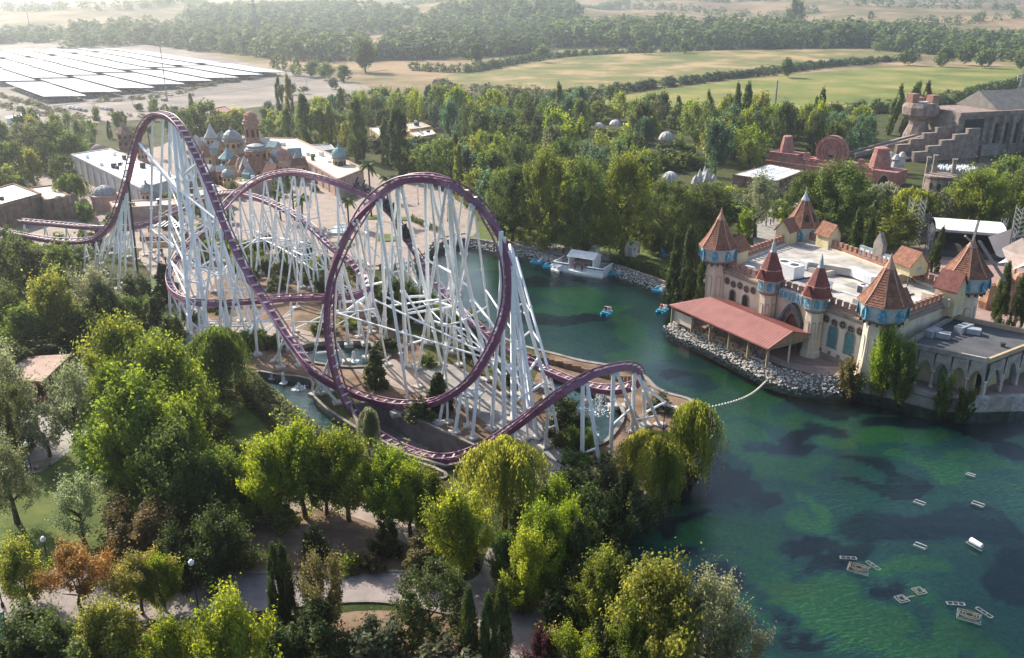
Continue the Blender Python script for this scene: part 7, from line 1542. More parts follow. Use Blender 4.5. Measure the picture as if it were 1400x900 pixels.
for k, (a, off) in enumerate(((22, -1), (27, -1))): b = MB(); a0 = W0 + uw * a - nw * off; a1 = a0 + nw * 16 - uw * 7; b.bar((*a0, 7), (*a1, .8), 1.4, 2.4); b.build('side_flume_wall', M_ruin, WR)
b = MB(); a0 = W0 + uw * 24.5 + nw * 1; a1 = a0 + nw * 16 - uw * 7; b.bar((*a0, 6.2), (*a1, .4), 4, .4); b.build('side_flume', M_wall, WR)
pool = [G(x, y) for x, y in ((1262,236),(1300,220),(1345,216),(1385,232),(1400,250),(1330,246))]; sheet('ride_pool', crom(pool, 4, True), .12, mat('ride_water', (.035, .04, .035), (.07, .075, .06), .4, .08, spec=.6), label='dark pool of the water ride')
c = G(1308, 230); b = MB(); q = random.Random(8)
for k in range(120): an = q.random() * 6.28; rr = 4.5 * math.sqrt(q.random()); b.lathe((c.x + rr * math.cos(an) * 1.3, c.y + rr * math.sin(an), .1), [(.35, 0), (.2, .25), (.02, .3 + q.random() * .5)], 5)
tag(b.build('splash_foam', mat('foam_white', (.75, .78, .8), (.85, .87, .88), 2, .7)), 'white splash foam on the dark ride pool', kind='stuff')
c = G(1283, 262); r = root('round_ruin', 'round roofless stone ruin with three tall broken pillars behind the castle', 'ruin', c); b = MB(); b.lathe(c, [(4.2, 0), (4.0, 4), (4.4, 4.3), (4.4, 4.8), (3.8, 4.9)], 14); b.build('drum', M_ruin, r)
for k in range(5): an = -2.6 + k * .55; nn = Vector((math.cos(an), math.sin(an))); plate('opening', M_dark, r, Vector((c.x, c.y)), Vector((-nn.y, nn.x)), nn, arch_pts(.9, 2.4, False), .1, 4.0, .6)
for k, (x, y, h) in enumerate(((-3.4, 1.5, 9.5), (-.8, 3.2, 9.8), (3.8, 1.2, 9))): b = MB(); b.lathe((c.x + x, c.y + y, 0), [(.7, 0), (.6, h * .9), (.8, h)], 7); b.build('pillar', M_ruin2, r)
for i, (x, y) in enumerate(((1214,236),(1222,240),(1230,236))):
    c = G(x, y); r = root('ride_statue', ('grey carved totem, leftmost of three between temple and water ride', 'grey carved totem, middle of three between temple and water ride', 'pale carved totem, rightmost of three between temple and water ride')[i], 'statue', c); b = MB(); b.lathe(c, [(1.2, 0), (1.0, 2), (1.4, 2.6), (1.1, 4.4), (1.5, 5), (.5, 6.4)], 8); b.build('totem', M_wall if i < 2 else M_beige, r)
# ---- concert stage
c = Vector((98., 184.)); us = Vector((.94, -.34)); ns = Vector((us.y, -us.x))
ST = root('concert_stage', 'open air concert stage with a white fabric roof behind the castle', 'stage', (*c, 0)); M_fab = mat('stage_fabric', (.66, .68, .70), (.78, .79, .80), .8, .7); M_truss = mat('truss_grey', (.2, .21, .22), (.3, .31, .32), 2, .5)
b = MB(); W_, D_ = 13.5, 11; V = []
for i in range(5):
    for j in range(4):
        p = c + us * (W_ * (i / 4 - .5)) + ns * (D_ * (j / 3 - .5)); V.append((p.x, p.y, 5.9 + .7 * math.sin(j / 3 * 3.14)))
b.add(V, [(i * 4 + j, i * 4 + j + 1, i * 4 + j + 5, i * 4 + j + 4) for i in range(4) for j in range(3)]); b.build('roof', M_fab, ST, smooth=True)
b = MB(); p = c - ns * (D_ / 2); b.box((p.x, p.y, 2.8), (W_, .3, 5.6), ax=(us, ns)); b.build('back_cloth', M_dark, ST)
for s in (-1, 1): b = MB(); p = c + us * (s * W_ / 2); b.box((p.x, p.y, 2.6), (.3, D_, 5.2), ax=(us, ns)); b.build('side_cloth', M_grille, ST)
b = MB(); b.box((c.x, c.y, .7), (W_, D_, 1.4), ax=(us, ns)); b.build('deck', M_grille, ST)
def truss(a, h, w=.9):
    b = MB()
    for s in (-.5, .5):
        for t in (-.5, .5): b.bar((a.x + s * w, a.y + t * w, 0), (a.x + s * w, a.y + t * w, h), .12, .12)
    z = 0
    while z < h - 1:
        for s in (-.5, .5): b.bar((a.x - w / 2, a.y + s * w, z), (a.x + w / 2, a.y + s * w, z + 1), .08, .08); b.bar((a.x + s * w, a.y - w / 2, z), (a.x + s * w, a.y + w / 2, z + 1), .08, .08)
        z += 1
    return b
for i, j in ((-1, 1), (1, 1), (-1, -1), (1, -1)): p = c + us * (i * (W_ / 2 + .9)) + ns * (j * D_ / 2); truss(p, 6.8).build('truss_tower', M_truss, ST)
for j in (-1, 1): b = MB(); p, q_ = c - us * (W_ / 2) + ns * (j * D_ / 2), c + us * (W_ / 2) + ns * (j * D_ / 2); b.bar((*p, 5.6), (*q_, 5.6), .45, .45); b.build('cross_truss', M_truss, ST)
b = MB()
for k in range(7): p = c + us * (-5 + k * 1.6) + ns * 2; b.lathe((p.x, p.y, 5.0), [(.25, 0), (.2, .5)], 6)
b.build('lamp_row', M_black, ST); tag(bpy.data.objects['lamp_row'], kind='stuff')
for i, (dx, h) in enumerate(((-10.5, 11), (10.5, 10.5), (15, 11.5))): p = c + us * dx - ns * 2; r = root('scaffold_tower', ('grey scaffold tower left of the concert stage', 'grey scaffold tower right of the concert stage', 'grey scaffold tower farthest right of the stage')[i], 'scaffold', (*p, 0), 'scaffold towers'); truss(p, h, 2.6).build('scaffold_frame', M_truss, r)
for i, (pts, l) in enumerate((([(1351,324,7.5),(1383,313,9),(1384,345,3.5),(1362,349,3)], 'torn white sail cloth hanging at the right of the concert stage'), ([(1364,360,3.5),(1378,352,4),(1398,330,7),(1402,356,4)], 'second white sail cloth lower at the right edge'))):
    P = [G(*t) for t in pts]; r = root('sail_cloth', l, 'sail', P[0], 'white sails'); b = MB(); V = []
    for i2 in range(6):
        for j2 in range(6): a, d = i2 / 5, j2 / 5; w = P[0].lerp(P[1], a).lerp(P[3].lerp(P[2], a), d); V.append((w.x, w.y + .7 * math.sin(a * 3.14) * math.sin(d * 3.14), w.z - .8 * math.sin(a * 3.14) * d))
    b.add(V, [(i2 * 6 + j2, i2 * 6 + j2 + 1, i2 * 6 + j2 + 7, i2 * 6 + j2 + 6) for i2 in range(5) for j2 in range(5)]); b.build('cloth', M_fab, r, smooth=True); b = MB(); e = P[1]; b.tube((e.x + .3, e.y, 0), (e.x + .3, e.y, e.z + 1.5), .14); b.build('mast', M_truss, r)
# ================================================================== LAKE THINGS, DOCK, FOUNTAINS, STREET FURNITURE, PEOPLE
M_bblue = mat('boat_blue', (.03, .30, .46), (.06, .38, .54), 1, .35, spec=.5); M_bwhite = mat('boat_white', (.70, .71, .72), (.78, .78, .78), 1, .4, spec=.5); M_red = mat('signal_red', (.42, .04, .04), (.5, .06, .05), 1, .6); M_navy = mat('navy_line', (.05, .13, .30), (.08, .18, .38), 1, .5)
# ---- people: one continuous skinned body, clothes as children
def make_body(pose):
    J = {'p': (0, 0, .95), 'c': (0, 0, 1.28), 'n': (0, 0, 1.5), 'h': (0, .02, 1.66)}
    legs = {'stand': ((-.11, .0, .5), (-.12, 0, .05), (.11, 0, .5), (.12, 0, .05)), 'walk': ((-.11, .18, .52), (-.11, .16, .06), (.11, -.08, .5), (.11, -.38, .12)), 'sit': ((-.12, .42, .95), (-.12, .45, .5), (.12, .42, .95), (.12, .45, .5))}[pose]
    arms = {'stand': ((-.25, 0, 1.15), (-.26, .06, .88), (.25, 0, 1.15), (.26, .06, .88)), 'walk': ((-.25, -.12, 1.16), (-.25, -.02, .9), (.25, .12, 1.16), (.25, .3, .98)), 'sit': ((-.26, .12, 1.15), (-.2, .36, 1.05), (.26, .12, 1.15), (.2, .36, 1.05))}[pose]
    v = [J['p'], J['c'], J['n'], J['h'], (-.2, 0, 1.42), arms[0], arms[1], (.2, 0, 1.42), arms[2], arms[3], (-.1, 0, .88), legs[0], legs[1], (.1, 0, .88), legs[2], legs[3], (legs[1][0], legs[1][1] + .16, legs[1][2] - .02), (legs[3][0], legs[3][1] + .16, legs[3][2] - .02)]
    e = [(0, 1), (1, 2), (2, 3), (1, 4), (4, 5), (5, 6), (1, 7), (7, 8), (8, 9), (0, 10), (10, 11), (11, 12), (0, 13), (13, 14), (14, 15), (12, 16), (15, 17)]
    rr = [.16, .17, .06, .11, .075, .05, .04, .075, .05, .04, .1, .075, .05, .1, .075, .05, .035, .035]
    me = bpy.data.meshes.new('body'); me.from_pydata(v, e, []); o = bpy.data.objects.new('tmp_body', me); COL.objects.link(o); m = o.modifiers.new('s', 'SKIN'); o.modifiers.new('u', 'SUBSURF').levels = 1
    for i, s in enumerate(me.skin_vertices[0].data): s.radius = (rr[i], rr[i]); s.use_root = i == 0
    dg = bpy.context.evaluated_depsgraph_get(); ev = bpy.data.meshes.new_from_object(o.evaluated_get(dg)); bpy.data.objects.remove(o); ev.name = 'body'
    ev.materials.clear(); ev.materials.append(mat('skin', (.42, .26, .18), (.48, .3, .22), 2, .6)); ev.polygons.foreach_set('use_smooth', [True] * len(ev.polygons)); return ev
def shell(body, f, grow, name, m):
    """clothing: the part of the body where f holds, grown a little outward"""
    idx = {}; vs = []; fs = []
    for p in body.polygons:
        if f(p.center):
            ff = []
            for i in p.vertices:
                if i not in idx: v = body.vertices[i]; idx[i] = len(vs); vs.append(v.co + v.normal * grow)
                ff.append(idx[i])
            fs.append(ff)
    me = bpy.data.meshes.new(name); me.from_pydata(vs, [], fs); me.materials.append(m); me.polygons.foreach_set('use_smooth', [True] * len(fs)); return me
M_cloth = objcol_mat('clothing', .85, .2, .1); M_hair = mat('hair_dark', (.03, .02, .015), (.07, .045, .03), 3, .7); POSE = {}
for ps in ('stand', 'walk', 'sit'):
    b_ = make_body(ps); POSE[ps] = (b_, shell(b_, lambda c: .86 < c.z < 1.47 and not (abs(c.x) > .24 and c.z < 1.16), .018, 'shirt', M_cloth), shell(b_, (lambda c: c.z < .98 and c.z > .12) if ps != 'sit' else (lambda c: c.z < 1.02 and abs(c.x) < .24), .015, 'trousers', M_cloth), shell(b_, lambda c: c.z > 1.66 or (c.z > 1.56 and c.y < -.02), .015, 'hair', M_hair))
def person(p, rz, pose, shirt, trou, label, grp='visitors walking about'):
    r = root('person', label, 'person', p, grp, rz); b_ = POSE[pose]; body = link('body', b_[0], r); link('shirt', b_[1], r, shirt); link('trousers', b_[2], r, trou); link('hair', b_[3], r); return r
CL = {'red': (.45, .05, .05), 'white': (.7, .7, .68), 'dark': (.03, .03, .04), 'blue': (.06, .14, .35), 'grey': (.25, .25, .26), 'yellow': (.6, .45, .06), 'green': (.07, .22, .1), 'pink': (.55, .25, .28)}
for i, (x, y, rz, ps, s, t, w) in enumerate(((222,350,.3,'walk','dark','blue','on the walkway beside the coaster pull-up, highest up'),(227,362,2.8,'walk','dark','dark','on the left coaster walkway, with a companion'),(230.5,363,2.7,'walk','white','blue','on the left coaster walkway'),(221,392,.2,'walk','red','dark','by the dark shrubs left of the coaster'),(245,396,3,'walk','blue','grey','inside the left bend of the coaster'),(249,388,3.2,'walk','white','dark','inside the left bend of the coaster, farther back'),
    (1047,310,1,'stand','dark','dark','left of three behind the castle'),(1053,308,4,'stand','dark','blue','in the street behind the castle, middle of three'),(1057,306,3,'walk','grey','dark','in the street behind the castle, rightmost of three'),(1397,437,1,'stand','dark','dark','by the cypresses at the right edge'),(552,318,.6,'walk','blue','dark','crossing the plaza left of the quay'),(562,322,.6,'walk','red','dark','crossing the plaza near the quay'),(604,322,2,'stand','white','dark','at the plaza quay railing'),(500,315,1,'walk','pink','grey','on the plaza beside the palms'),(440,322,4,'walk','yellow','blue','on the plaza left of the round fountain'),(525,345,2,'stand','green','dark','at the lakeside end of the plaza'),
    (770,348,2.8,'stand','red','dark','on the bank path at the boat dock'),(1074,298,2,'walk','yellow','dark','far up the street behind the castle'),(757,345,1,'stand','white','blue','waiting on the path left of the boat dock'),(240,375,1,'walk','green','blue','on the walkway by the coaster, in the middle'),(651,782,2.6,'stand','dark','dark','on the shaded road beside the lime green tree'))):
    p = G(x, y); p.z = .06; person(p, rz, ps, CL[s], CL[t], f'person in {s} top and {t} trousers {w}' if s != t else f'person in {s} clothes {w}')
# ---- pedal boats
def boat_parts(r, blue=True, riders=0, z=WZ):
    m = M_bblue if blue else M_bwhite
    for s in (-.55, .55):
        b = MB(); sec = [(-1.35, .16), (-1.2, .3), (.7, .32), (1.2, .22), (1.5, .06)]; V = []
        for y, w in sec: V += [(s - w, y, .45), (s + w, y, .45), (s + w * .7, y, -.15), (s - w * .7, y, -.15)]
        b.add(V, [(i * 4 + k, i * 4 + (k + 1) % 4, i * 4 + 4 + (k + 1) % 4, i * 4 + 4 + k) for i in range(4) for k in range(4)] + [(3, 2, 1, 0), (16, 17, 18, 19)]); b.build('float_hull', m, r, local=True)
    b = MB(); b.box((0, -.1, .42), (1.3, 2.2, .16)); b.box((0, .95, .6), (1.2, .4, .35)); b.build('deck', m, r, local=True)
    b = MB(); b.box((0, -.45, .62), (1.25, .5, .26)); b.box((0, -.75, .95), (1.25, .14, .6)); b.build('seat', M_bwhite, r, local=True)
    b = MB(); b.bar((-.5, .55, .5), (-.5, .75, .95), .06, .06); b.bar((.1, .6, .9), (-.6, .6, .9), .05, .05); b.build('steering_bar', M_rail, r, local=True)
BO = [(903,399,.9,1,2,'blue pedal boat with two riders, nearest the castle bank','on'),(905,427,2.6,1,2,'blue pedal boat with white seat and two riders in front of the left castle tower','on'),(829,430,2.7,1,2,'blue pedal boat with two riders alone in the middle of the upper lake','on'),(744,358,1.4,1,0,'empty blue pedal boat moored left of the white dock, behind another','moor'),(752,366,1.3,1,0,'empty blue pedal boat moored at the left corner of the white dock','moor'),(762,371,.6,0,0,'white pedal boat moored in front of the white dock','moor'),(824,373,1.5,1,0,'blue pedal boat moored at the right side of the dock','moor'),(842,375,1.6,1,0,'rightmost blue pedal boat moored past the dock','moor'),(735,360,1.2,1,0,'leftmost blue pedal boat at the dock','moor')]
for i, (x, y, rz, bl, nr, lab, st) in enumerate(BO):
    p = G(x, y, WZ); r = root('pedal_boat', lab, 'pedal boat', p, 'pedal boats', rz); ORG[r.name] = Vector((0, 0, 0)); boat_parts(r, bl, nr)
    for k in range(nr):
        o = Vector(((-.3, .3)[k], -.42, -.22)); o.rotate(Matrix.Rotation(rz, 3, 'Z')); sh = (('white', 'dark'), ('white', 'red'), ('pink', 'dark'))[i][k]
        person(p + o, rz, 'sit', CL[sh], CL['blue'], f'person in {sh} top sitting in the pedal boat ' + ('nearest the castle bank', 'in front of the left castle tower', 'in the middle of the upper lake')[i], 'riders in the pedal boats')
# ---- boat dock
c = G(789, 375, WZ); ud = (G(822, 379, WZ) - G(755, 368, WZ)).normalized(); ud = Vector((ud.x, ud.y)); nd_ = Vector((ud.y, -ud.x)); c2 = Vector((c.x, c.y)) - nd_ * 2.6
DK = root('boat_dock', 'white boat hire dock with blue trim and a low gabled roof on the far bank', 'dock', (*c2, WZ))
def db(a, o, w, d, z0, z1, nm, m): b = MB(); p = c2 + ud * a + nd_ * o; b.box((p.x, p.y, (z0 + z1) / 2), (w, d, z1 - z0), ax=(ud, nd_)); return b.build(nm, m, DK)
db(0, 0, 11.5, 5.4, WZ - .4, WZ + .5, 'pontoon', M_bwhite); db(-3.9, 2.4, 3.6, .3, WZ + .5, WZ + 1.9, 'front_wall', M_bwhite); db(3.9, 2.4, 3.6, .3, WZ + .5, WZ + 1.9, 'front_wall', M_bwhite)
for s in (-1, 1): db(s * 5.6, 0, .3, 5.0, WZ + .5, WZ + 1.9, 'side_wall', M_bwhite); db(s * 3.9, 2.42, 3.7, .4, WZ + 1.55, WZ + 1.75, 'blue_stripe', M_navy)
b = MB(); p = c2 - nd_ * .8; b.gable((p.x, p.y), 6.2, 4.4, WZ + 3.1, WZ + 4.1, (ud, nd_)); b.build('roof', M_bwhite, DK)
for s in (-1, 1): db(s * 2.8, -.8, .25, 3.6, WZ + .5, WZ + 3.1, 'post_wall', M_bwhite)
for k, s in enumerate((-.9, .7)): p = c2 + ud * s + nd_ * 1.8; person((p.x, p.y, WZ + .5), 2.6 + k, 'stand', CL['red'], CL['dark' if k else 'blue'], ('left', 'right')[k] + ' one of two people in red tops standing on the white dock', 'dock staff')
def hut(label, x, y, w, d, h, mr, rz, flag=False):
    p = G(x, y); r = root('kiosk', label, 'kiosk', p); u = Vector((math.cos(rz), math.sin(rz))); n = Vector((u.y, -u.x)); b = MB(); b.box((p.x, p.y, h / 2), (w, d, h), ax=(u, n)); b.gable((p.x, p.y), d - .04, w, h, h + .9, (n, u)); b.build('hut_body', M_bwhite, r)
    for s in (-1, 1):
        b = MB(); e0 = p + Vector((u.x, u.y, 0)) * (s * (w / 2 + .25)); f = Vector((n.x, n.y, 0)) * (d / 2 + .25); b.add([e0 - f + UP * (h - .15), e0 + f + UP * (h - .15), p + f + UP * (h + 1.0), p - f + UP * (h + 1.0), e0 - f + UP * (h - .25), e0 + f + UP * (h - .25), p + f + UP * (h + .9), p - f + UP * (h + .9)], [(0, 1, 2, 3), (7, 6, 5, 4), (0, 4, 5, 1), (1, 5, 6, 2), (3, 2, 6, 7), (0, 3, 7, 4)]); b.build('roof_slope', mr, r)
    b = MB(); q_ = p + Vector((n.x, n.y, 0)) * (d / 2); b.box((q_.x, q_.y, 1.0), (.9, .08, 2.0), ax=(u, n)); b.build('hut_door', M_red if flag else M_wall, r)
hut('white ticket kiosk with grey roof and red sign behind the boat dock', 806, 346, 3.4, 3.0, 2.6, M_slate, -.5, True); hut('small white gabled kiosk on the grass right of the boat dock', 864, 349, 2.6, 2.6, 2.3, M_bwhite, -.5)
p = G(908, 350); r = root('storage_box', 'small blue covered box on the grass near the castle bank', 'box', p); b = MB(); b.box((p.x, p.y, .6), (1.8, 1.2, 1.2), .4); b.build('box_body', M_navy, r); b = MB(); b.gable((p.x, p.y), 2.0, 1.4, 1.2, 1.6, (Vector((1, 0)), Vector((0, 1)))); b.build('box_lid', M_bblue, r)
# ---- buoy line
A, B = G(966, 558, WZ), G(1046, 523, WZ); r = root('buoy_line', 'curved line of small white buoys across the lake from the willows to the castle bank', 'buoy line', (A + B) / 2); s = MB(); s.lathe((0, 0, 0), [(.04, -.15), (.17, -.04), (.17, .09), (.04, .2)], 8); bme = s.mesh('buoy', mats=(mat('buoy_white', (.62, .57, .48), (.75, .7, .6), 3, .6),)); P = []
n_ = 26; side2 = Vector((B.y - A.y, A.x - B.x, 0)).normalized()
for k in range(n_ + 1): t = k / n_; P.append(A.lerp(B, t) + side2 * (1.3 * math.sin(t * 3.14159)))
s = MB()
for a, b_ in zip(P, P[1:]): s.bar(a, b_, .04, .04)
s.build('rope', M_wood, r)
for p in P: o = link('buoy', bme, r); o.location = p - ORG[r.name]
# ---- floating frames
M_fr = mat('frame_grey', (.12, .13, .14), (.22, .235, .24), 2, .5)
def barframe(b, p, u, n, w, d, z, th=.1):
    C4 = [p + u * (i * w / 2) + n * (j * d / 2) for i, j in ((-1, -1), (1, -1), (1, 1), (-1, 1))]
    for a, c in zip(C4, C4[1:] + C4[:1]): b.bar((a.x, a.y, z), (c.x, c.y, z), th, th)
def fu(rz): u = Vector((math.cos(rz), math.sin(rz))); return u, Vector((-u.y, u.x))
for i, (x, y, w, l) in enumerate(((1327,650,1.0,'small open grey float frame highest up at the right of the lake'),(1257,688,1.2,'small float frame with two white rods, left of the upper pair'),(1337,690,1.25,'small float frame with two white rods, right of the upper pair'),(1258,747,1.2,'small float frame with two rods above the left big nozzle raft'))):
    p = G(x, y, WZ + .1); u, n = fu(-.75); p2 = Vector((p.x, p.y)); r = root('floating_fountain', l, 'float frame', p, 'floating fountain frames'); b = MB(); barframe(b, p2, u, n, 1.0 * w, .62 * w, p.z, .05); b.build('frame', M_fr, r)
    for s in (-.25, .25): b = MB(); a, c = p2 + n * (s * w) - u * .48 * w, p2 + n * (s * w) + u * .48 * w; b.tube((a.x, a.y, p.z + .12), (c.x, c.y, p.z + .12), .05, n=8); b.build('rod', mat('rod_grey', (.4, .42, .43), (.52, .53, .54), 2, .5), r)
for i, (x, y, l) in enumerate(((1174,778,'large floating nozzle raft with an oval ring, the left one of two'),(1325,843,'large floating nozzle raft with an oval ring, the right one nearest the camera'))):
    p = G(x, y, WZ + .15); u, n = fu(-.5); p2 = Vector((p.x, p.y)); r = root('nozzle_raft', l, 'nozzle raft', p, 'large nozzle rafts'); b = MB(); barframe(b, p2, u, n, 2.0, 1.6, p.z, .06); barframe(b, p2, u, n, 1.8, 1.4, p.z + .1, .04); b.build('raft_frame', M_fr, r)
    for k in range(3):
        b = MB(); R1 = .8 - k * .22; Q = [(p.x + R1 * math.cos(t * math.pi / 4 + .4) * u.x * 1.1 + R1 * math.sin(t * math.pi / 4 + .4) * n.x * .8, p.y + R1 * math.cos(t * math.pi / 4 + .4) * u.y * 1.1 + R1 * math.sin(t * math.pi / 4 + .4) * n.y * .8, p.z + .2) for t in range(8)]
        for a, c in zip(Q, Q[1:] + Q[:1]): b.bar(a, c, .05, .05)
        b.build('nozzle_ring', mat('nozzle_tan', (.14, .12, .09), (.22, .19, .15), 3, .6), r)
    for s, an in ((-1, .1), (1, -.9)):
        c3 = p2 + u * (s * 1.2) + n * 1.35 * (1 if s < 0 else .9); u2, n2 = fu(an - .2); b = MB(); barframe(b, c3, u2, n2, 1.6, .42, p.z + .05, .06)
        for k in range(4): e = c3 + u2 * (-.75 + k * .5); b.bar((e.x - n2.x * .25, e.y - n2.y * .25, p.z + .06), (e.x + n2.x * .25, e.y + n2.y * .25, p.z + .06), .06, .06)
        b.build('side_float', M_fr, r)
for i, (x, y, l) in enumerate(((1233,819,'square float frame, left of the linked pair'),(1257,808,'square float frame with a cross, right of the linked pair'))):
    p = G(x, y, WZ + .1); u, n = fu(.3); p2 = Vector((p.x, p.y)); r = root('floating_fountain', l, 'float frame', p, 'linked float frames'); b = MB(); barframe(b, p2, u, n, 1.0, 1.0, p.z, .07); barframe(b, p2, u, n, .6, .6, p.z + .05, .07); b.build('frame', M_fr, r)
    b = MB(); a, c = p2 + u * .6, p2 + u * (1.5 if i == 0 else .7); b.bar((a.x, a.y, p.z), (c.x, c.y, p.z), .1, .1); b.build('link_bar', M_fr, r)
p = G(1334, 746, WZ + .2); u, n = fu(-1.1); r = root('float_tank', 'white cylindrical float tank on a small raft at the right of the lake', 'float', p); b = MB(); p2 = Vector((p.x, p.y)); a, c = p2 - u * .65, p2 + u * .65; b.tube((a.x, a.y, p.z + .3), (c.x, c.y, p.z + .3), .32, .28, 14); b.build('tank', M_bwhite, r); b = MB(); barframe(b, p2, u, n, 1.7, .75, p.z, .07); b.build('raft_frame', M_fr, r)
# ---- water jets
M_jet = bpy.data.materials.new('jet_water'); M_jet.use_nodes = True; nt = M_jet.node_tree; nt.nodes['Principled BSDF'].inputs['Base Color'].default_value = (.85, .88, .9, 1); nt.nodes['Principled BSDF'].inputs['Roughness'].default_value = .5
def jet(x, y, h, w, z, label, seed):
    p = G(x, y, z); q = np.random.default_rng(seed); n = int(260 + 160 * h); t = q.uniform(0, 1, n); fall = q.uniform(0, 1, n) < .55
    zz = np.where(fall, h * (1 - q.uniform(0, 1, n) ** 2), h * t); rr = np.where(fall, w * (.15 + .85 * (1 - zz / h)) * q.uniform(.2, 1, n), .08 + .1 * t); an = q.uniform(0, 6.28, n)
    pos = np.stack([rr * np.cos(an), rr * np.sin(an), zz], 1); v, f, _ = leaves(pos, unit(q.normal(size=(n, 3))), .09, np.zeros(n), 1.5, .6); v2, f2, _ = leaves(np.stack([w * 1.5 * np.sqrt(q.uniform(0, 1, 160)) * np.cos(q.uniform(0, 6.28, 160)), w * 1.5 * np.sqrt(q.uniform(0, 1, 160)) * np.sin(q.uniform(0, 6.28, 160)), np.full(160, .04)], 1), np.tile([0, 0, 1.], (160, 1)) + q.normal(0, .2, (160, 3)), .13, np.zeros(160))
    me = npmesh('water_jet', np.concatenate([v, v2]), np.concatenate([f, f2 + len(v)])); me.materials.append(M_jet); o = link('water_jet', me); o.location = p; tag(o, label, 'fountain jet', 'fountain jets in the pools')
jet(820, 562, 4.0, 1.3, -.45, 'tallest white fountain jet in the right pool', 1); jet(812, 595, 1.1, .4, -.45, 'small fountain jet at the near end of the right pool', 2); jet(413, 484, 1.7, .5, -.45, 'white jet at the left end of the back pool', 3); jet(484, 494, 1.6, .5, -.45, 'white jet at the right end of the back pool', 4); jet(388, 524, 1.6, .35, -.75, 'white jet at the upper left end of the long pool', 5); jet(409, 531, .8, .7, -.75, 'low foaming jet in the long pool beside the kerb', 6); jet(372, 518, 1.0, .3, -.75, 'thin jet at the far corner of the long pool', 7)
# ---- red pavilion at the left
cpt = [G(x, y, z) for x, y, z in ((30,488,3.6),(97,484,3.6),(99,484,3.6),(58,522,3.4),(8,516,3.2))]; A, B, D, E = cpt[0], cpt[1], cpt[3], cpt[4]; cen2 = (A + B + D + E) / 4
r = root('red_pavilion', 'dark red framed pavilion with a tan awning roof on the left path', 'pavilion', (cen2.x, cen2.y, 0)); b = MB(); b.add([A, B, D, E] + [p - UP * .2 for p in (A, B, D, E)], [(0, 1, 2, 3), (7, 6, 5, 4), (0, 4, 5, 1), (1, 5, 6, 2), (2, 6, 7, 3), (3, 7, 4, 0)]); b.build('roof', mat('tan_awning', (.33, .23, .18), (.43, .31, .25), .7, .85), r); M_dred = mat('dark_red_paint', (.20, .03, .03), (.28, .05, .05), 1, .6)
for a, c in ((A, B), (B, D), (D, E), (E, A)):
    for k in range(4): p = a.lerp(c, k / 4); b = MB(); b.bar((p.x, p.y, 0), (p.x, p.y, p.z - .2), .18, .18); b.build('post', M_dred, r)
    b = MB(); b.bar((a.x, a.y, .6), (c.x, c.y, .6), .1, 1.0); b.build('low_panel', M_dred, r); b = MB(); b.bar((a.x, a.y, a.z - .35), (c.x, c.y, c.z - .35), .14, .4); b.build('fascia', M_dred, r)
# ---- street furniture
def lamp(x, yt, yb, label, m=M_rail):
    p = G(x, yb); h = atdist(x, yt, p.y).z; r = root('street_lamp', label, 'street lamp', p, 'street lamps'); b = MB(); b.tube(p, p + UP * h, .07, .05, 8); b.lathe(p, [(.16, 0), (.14, .4), (.08, .5)], 8); b.build('pole', M_black, r); b = MB(); b.lathe((p.x, p.y, h), [(.06, -.1), (.24, .05), (.26, .3), (.1, .5)], 10); b.build('lamp_head', m, r)
lamp(273, 772, 845, 'black street lamp at the lower edge of the road', M_bwhite); lamp(44, 610, 648, 'slim lamp at the left path bend', M_bwhite); lamp(67, 740, 775, 'pale globe lamp above the road at the left', M_bwhite); lamp(902, 555, 660, 'tall thin lamp in front of the willows on the peninsula'); lamp(448, 676, 700, 'short dark bollard lamp on the upper path', M_black)
for x, y, l in ((516,331,'in the plaza middle'),(448,346,'at the left end of the plaza'),(612,303,'at the plaza quay'),(572,280,'at the back of the plaza'),(1062,300,'in the street behind the castle'),(760,342,'on the path left of the boat dock')): lamp(x, y - 24, y, 'slim dark lamp post ' + l, M_bwhite)
lamp(4, 800, 830, 'black street lamp at the left edge of the road')
p = G(362, 706); r = root('picnic_bench', 'wooden picnic bench at the left end of the upper path', 'bench', p); ORG[r.name] = Vector((0, 0, 0)); b = MB(); b.box((0, 0, .75), (1.9, .8, .07)); b.build('table_top', M_wood, r)
for s in (-1, 1): b = MB(); b.box((0, s * .75, .45), (1.9, .28, .06)); b.build('bench_seat', M_wood, r); b = MB(); b.bar((s * .7, -.7, 0), (s * .7, .3, .75), .08, .08); b.bar((s * .7, .7, 0), (s * .7, -.3, .75), .08, .08); b.build('leg', M_wood, r)
def binn(x, y, label): p = G(x, y); r = root('litter_bin', label, 'litter bin', p, 'litter bins'); b = MB(); b.lathe(p, [(.3, 0), (.34, .9), (.36, .95), (.3, 1.0)], 10); b.build('bin_body', M_grille, r); b = MB(); b.lathe((p.x, p.y, 1.0), [(.34, 0), (.2, .2), (.02, .25)], 10); b.build('lid', M_bwhite if x < 200 else M_grille, r)
binn(393, 702, 'dark litter bin beside the picnic bench'); binn(103, 606, 'pale topped litter bin on the lawn edge by the left path')
p = G(58, 640); r = root('park_bench', 'dark park bench on the left path by the lamp', 'bench', p, None, .5); ORG[r.name] = Vector((0, 0, 0))
for k in range(4): b = MB(); b.box((0, -.2 + k * .13, .45), (2.0, .1, .05)); b.build('seat_slat', M_wood, r)
for k in range(3): b = MB(); b.box((0, .3, .6 + k * .14), (2.0, .05, .1)); b.build('back_slat', M_wood, r)
for s in (-.8, .8): b = MB(); b.box((s, 0, .22), (.08, .55, .44)); b.build('leg', M_black, r)
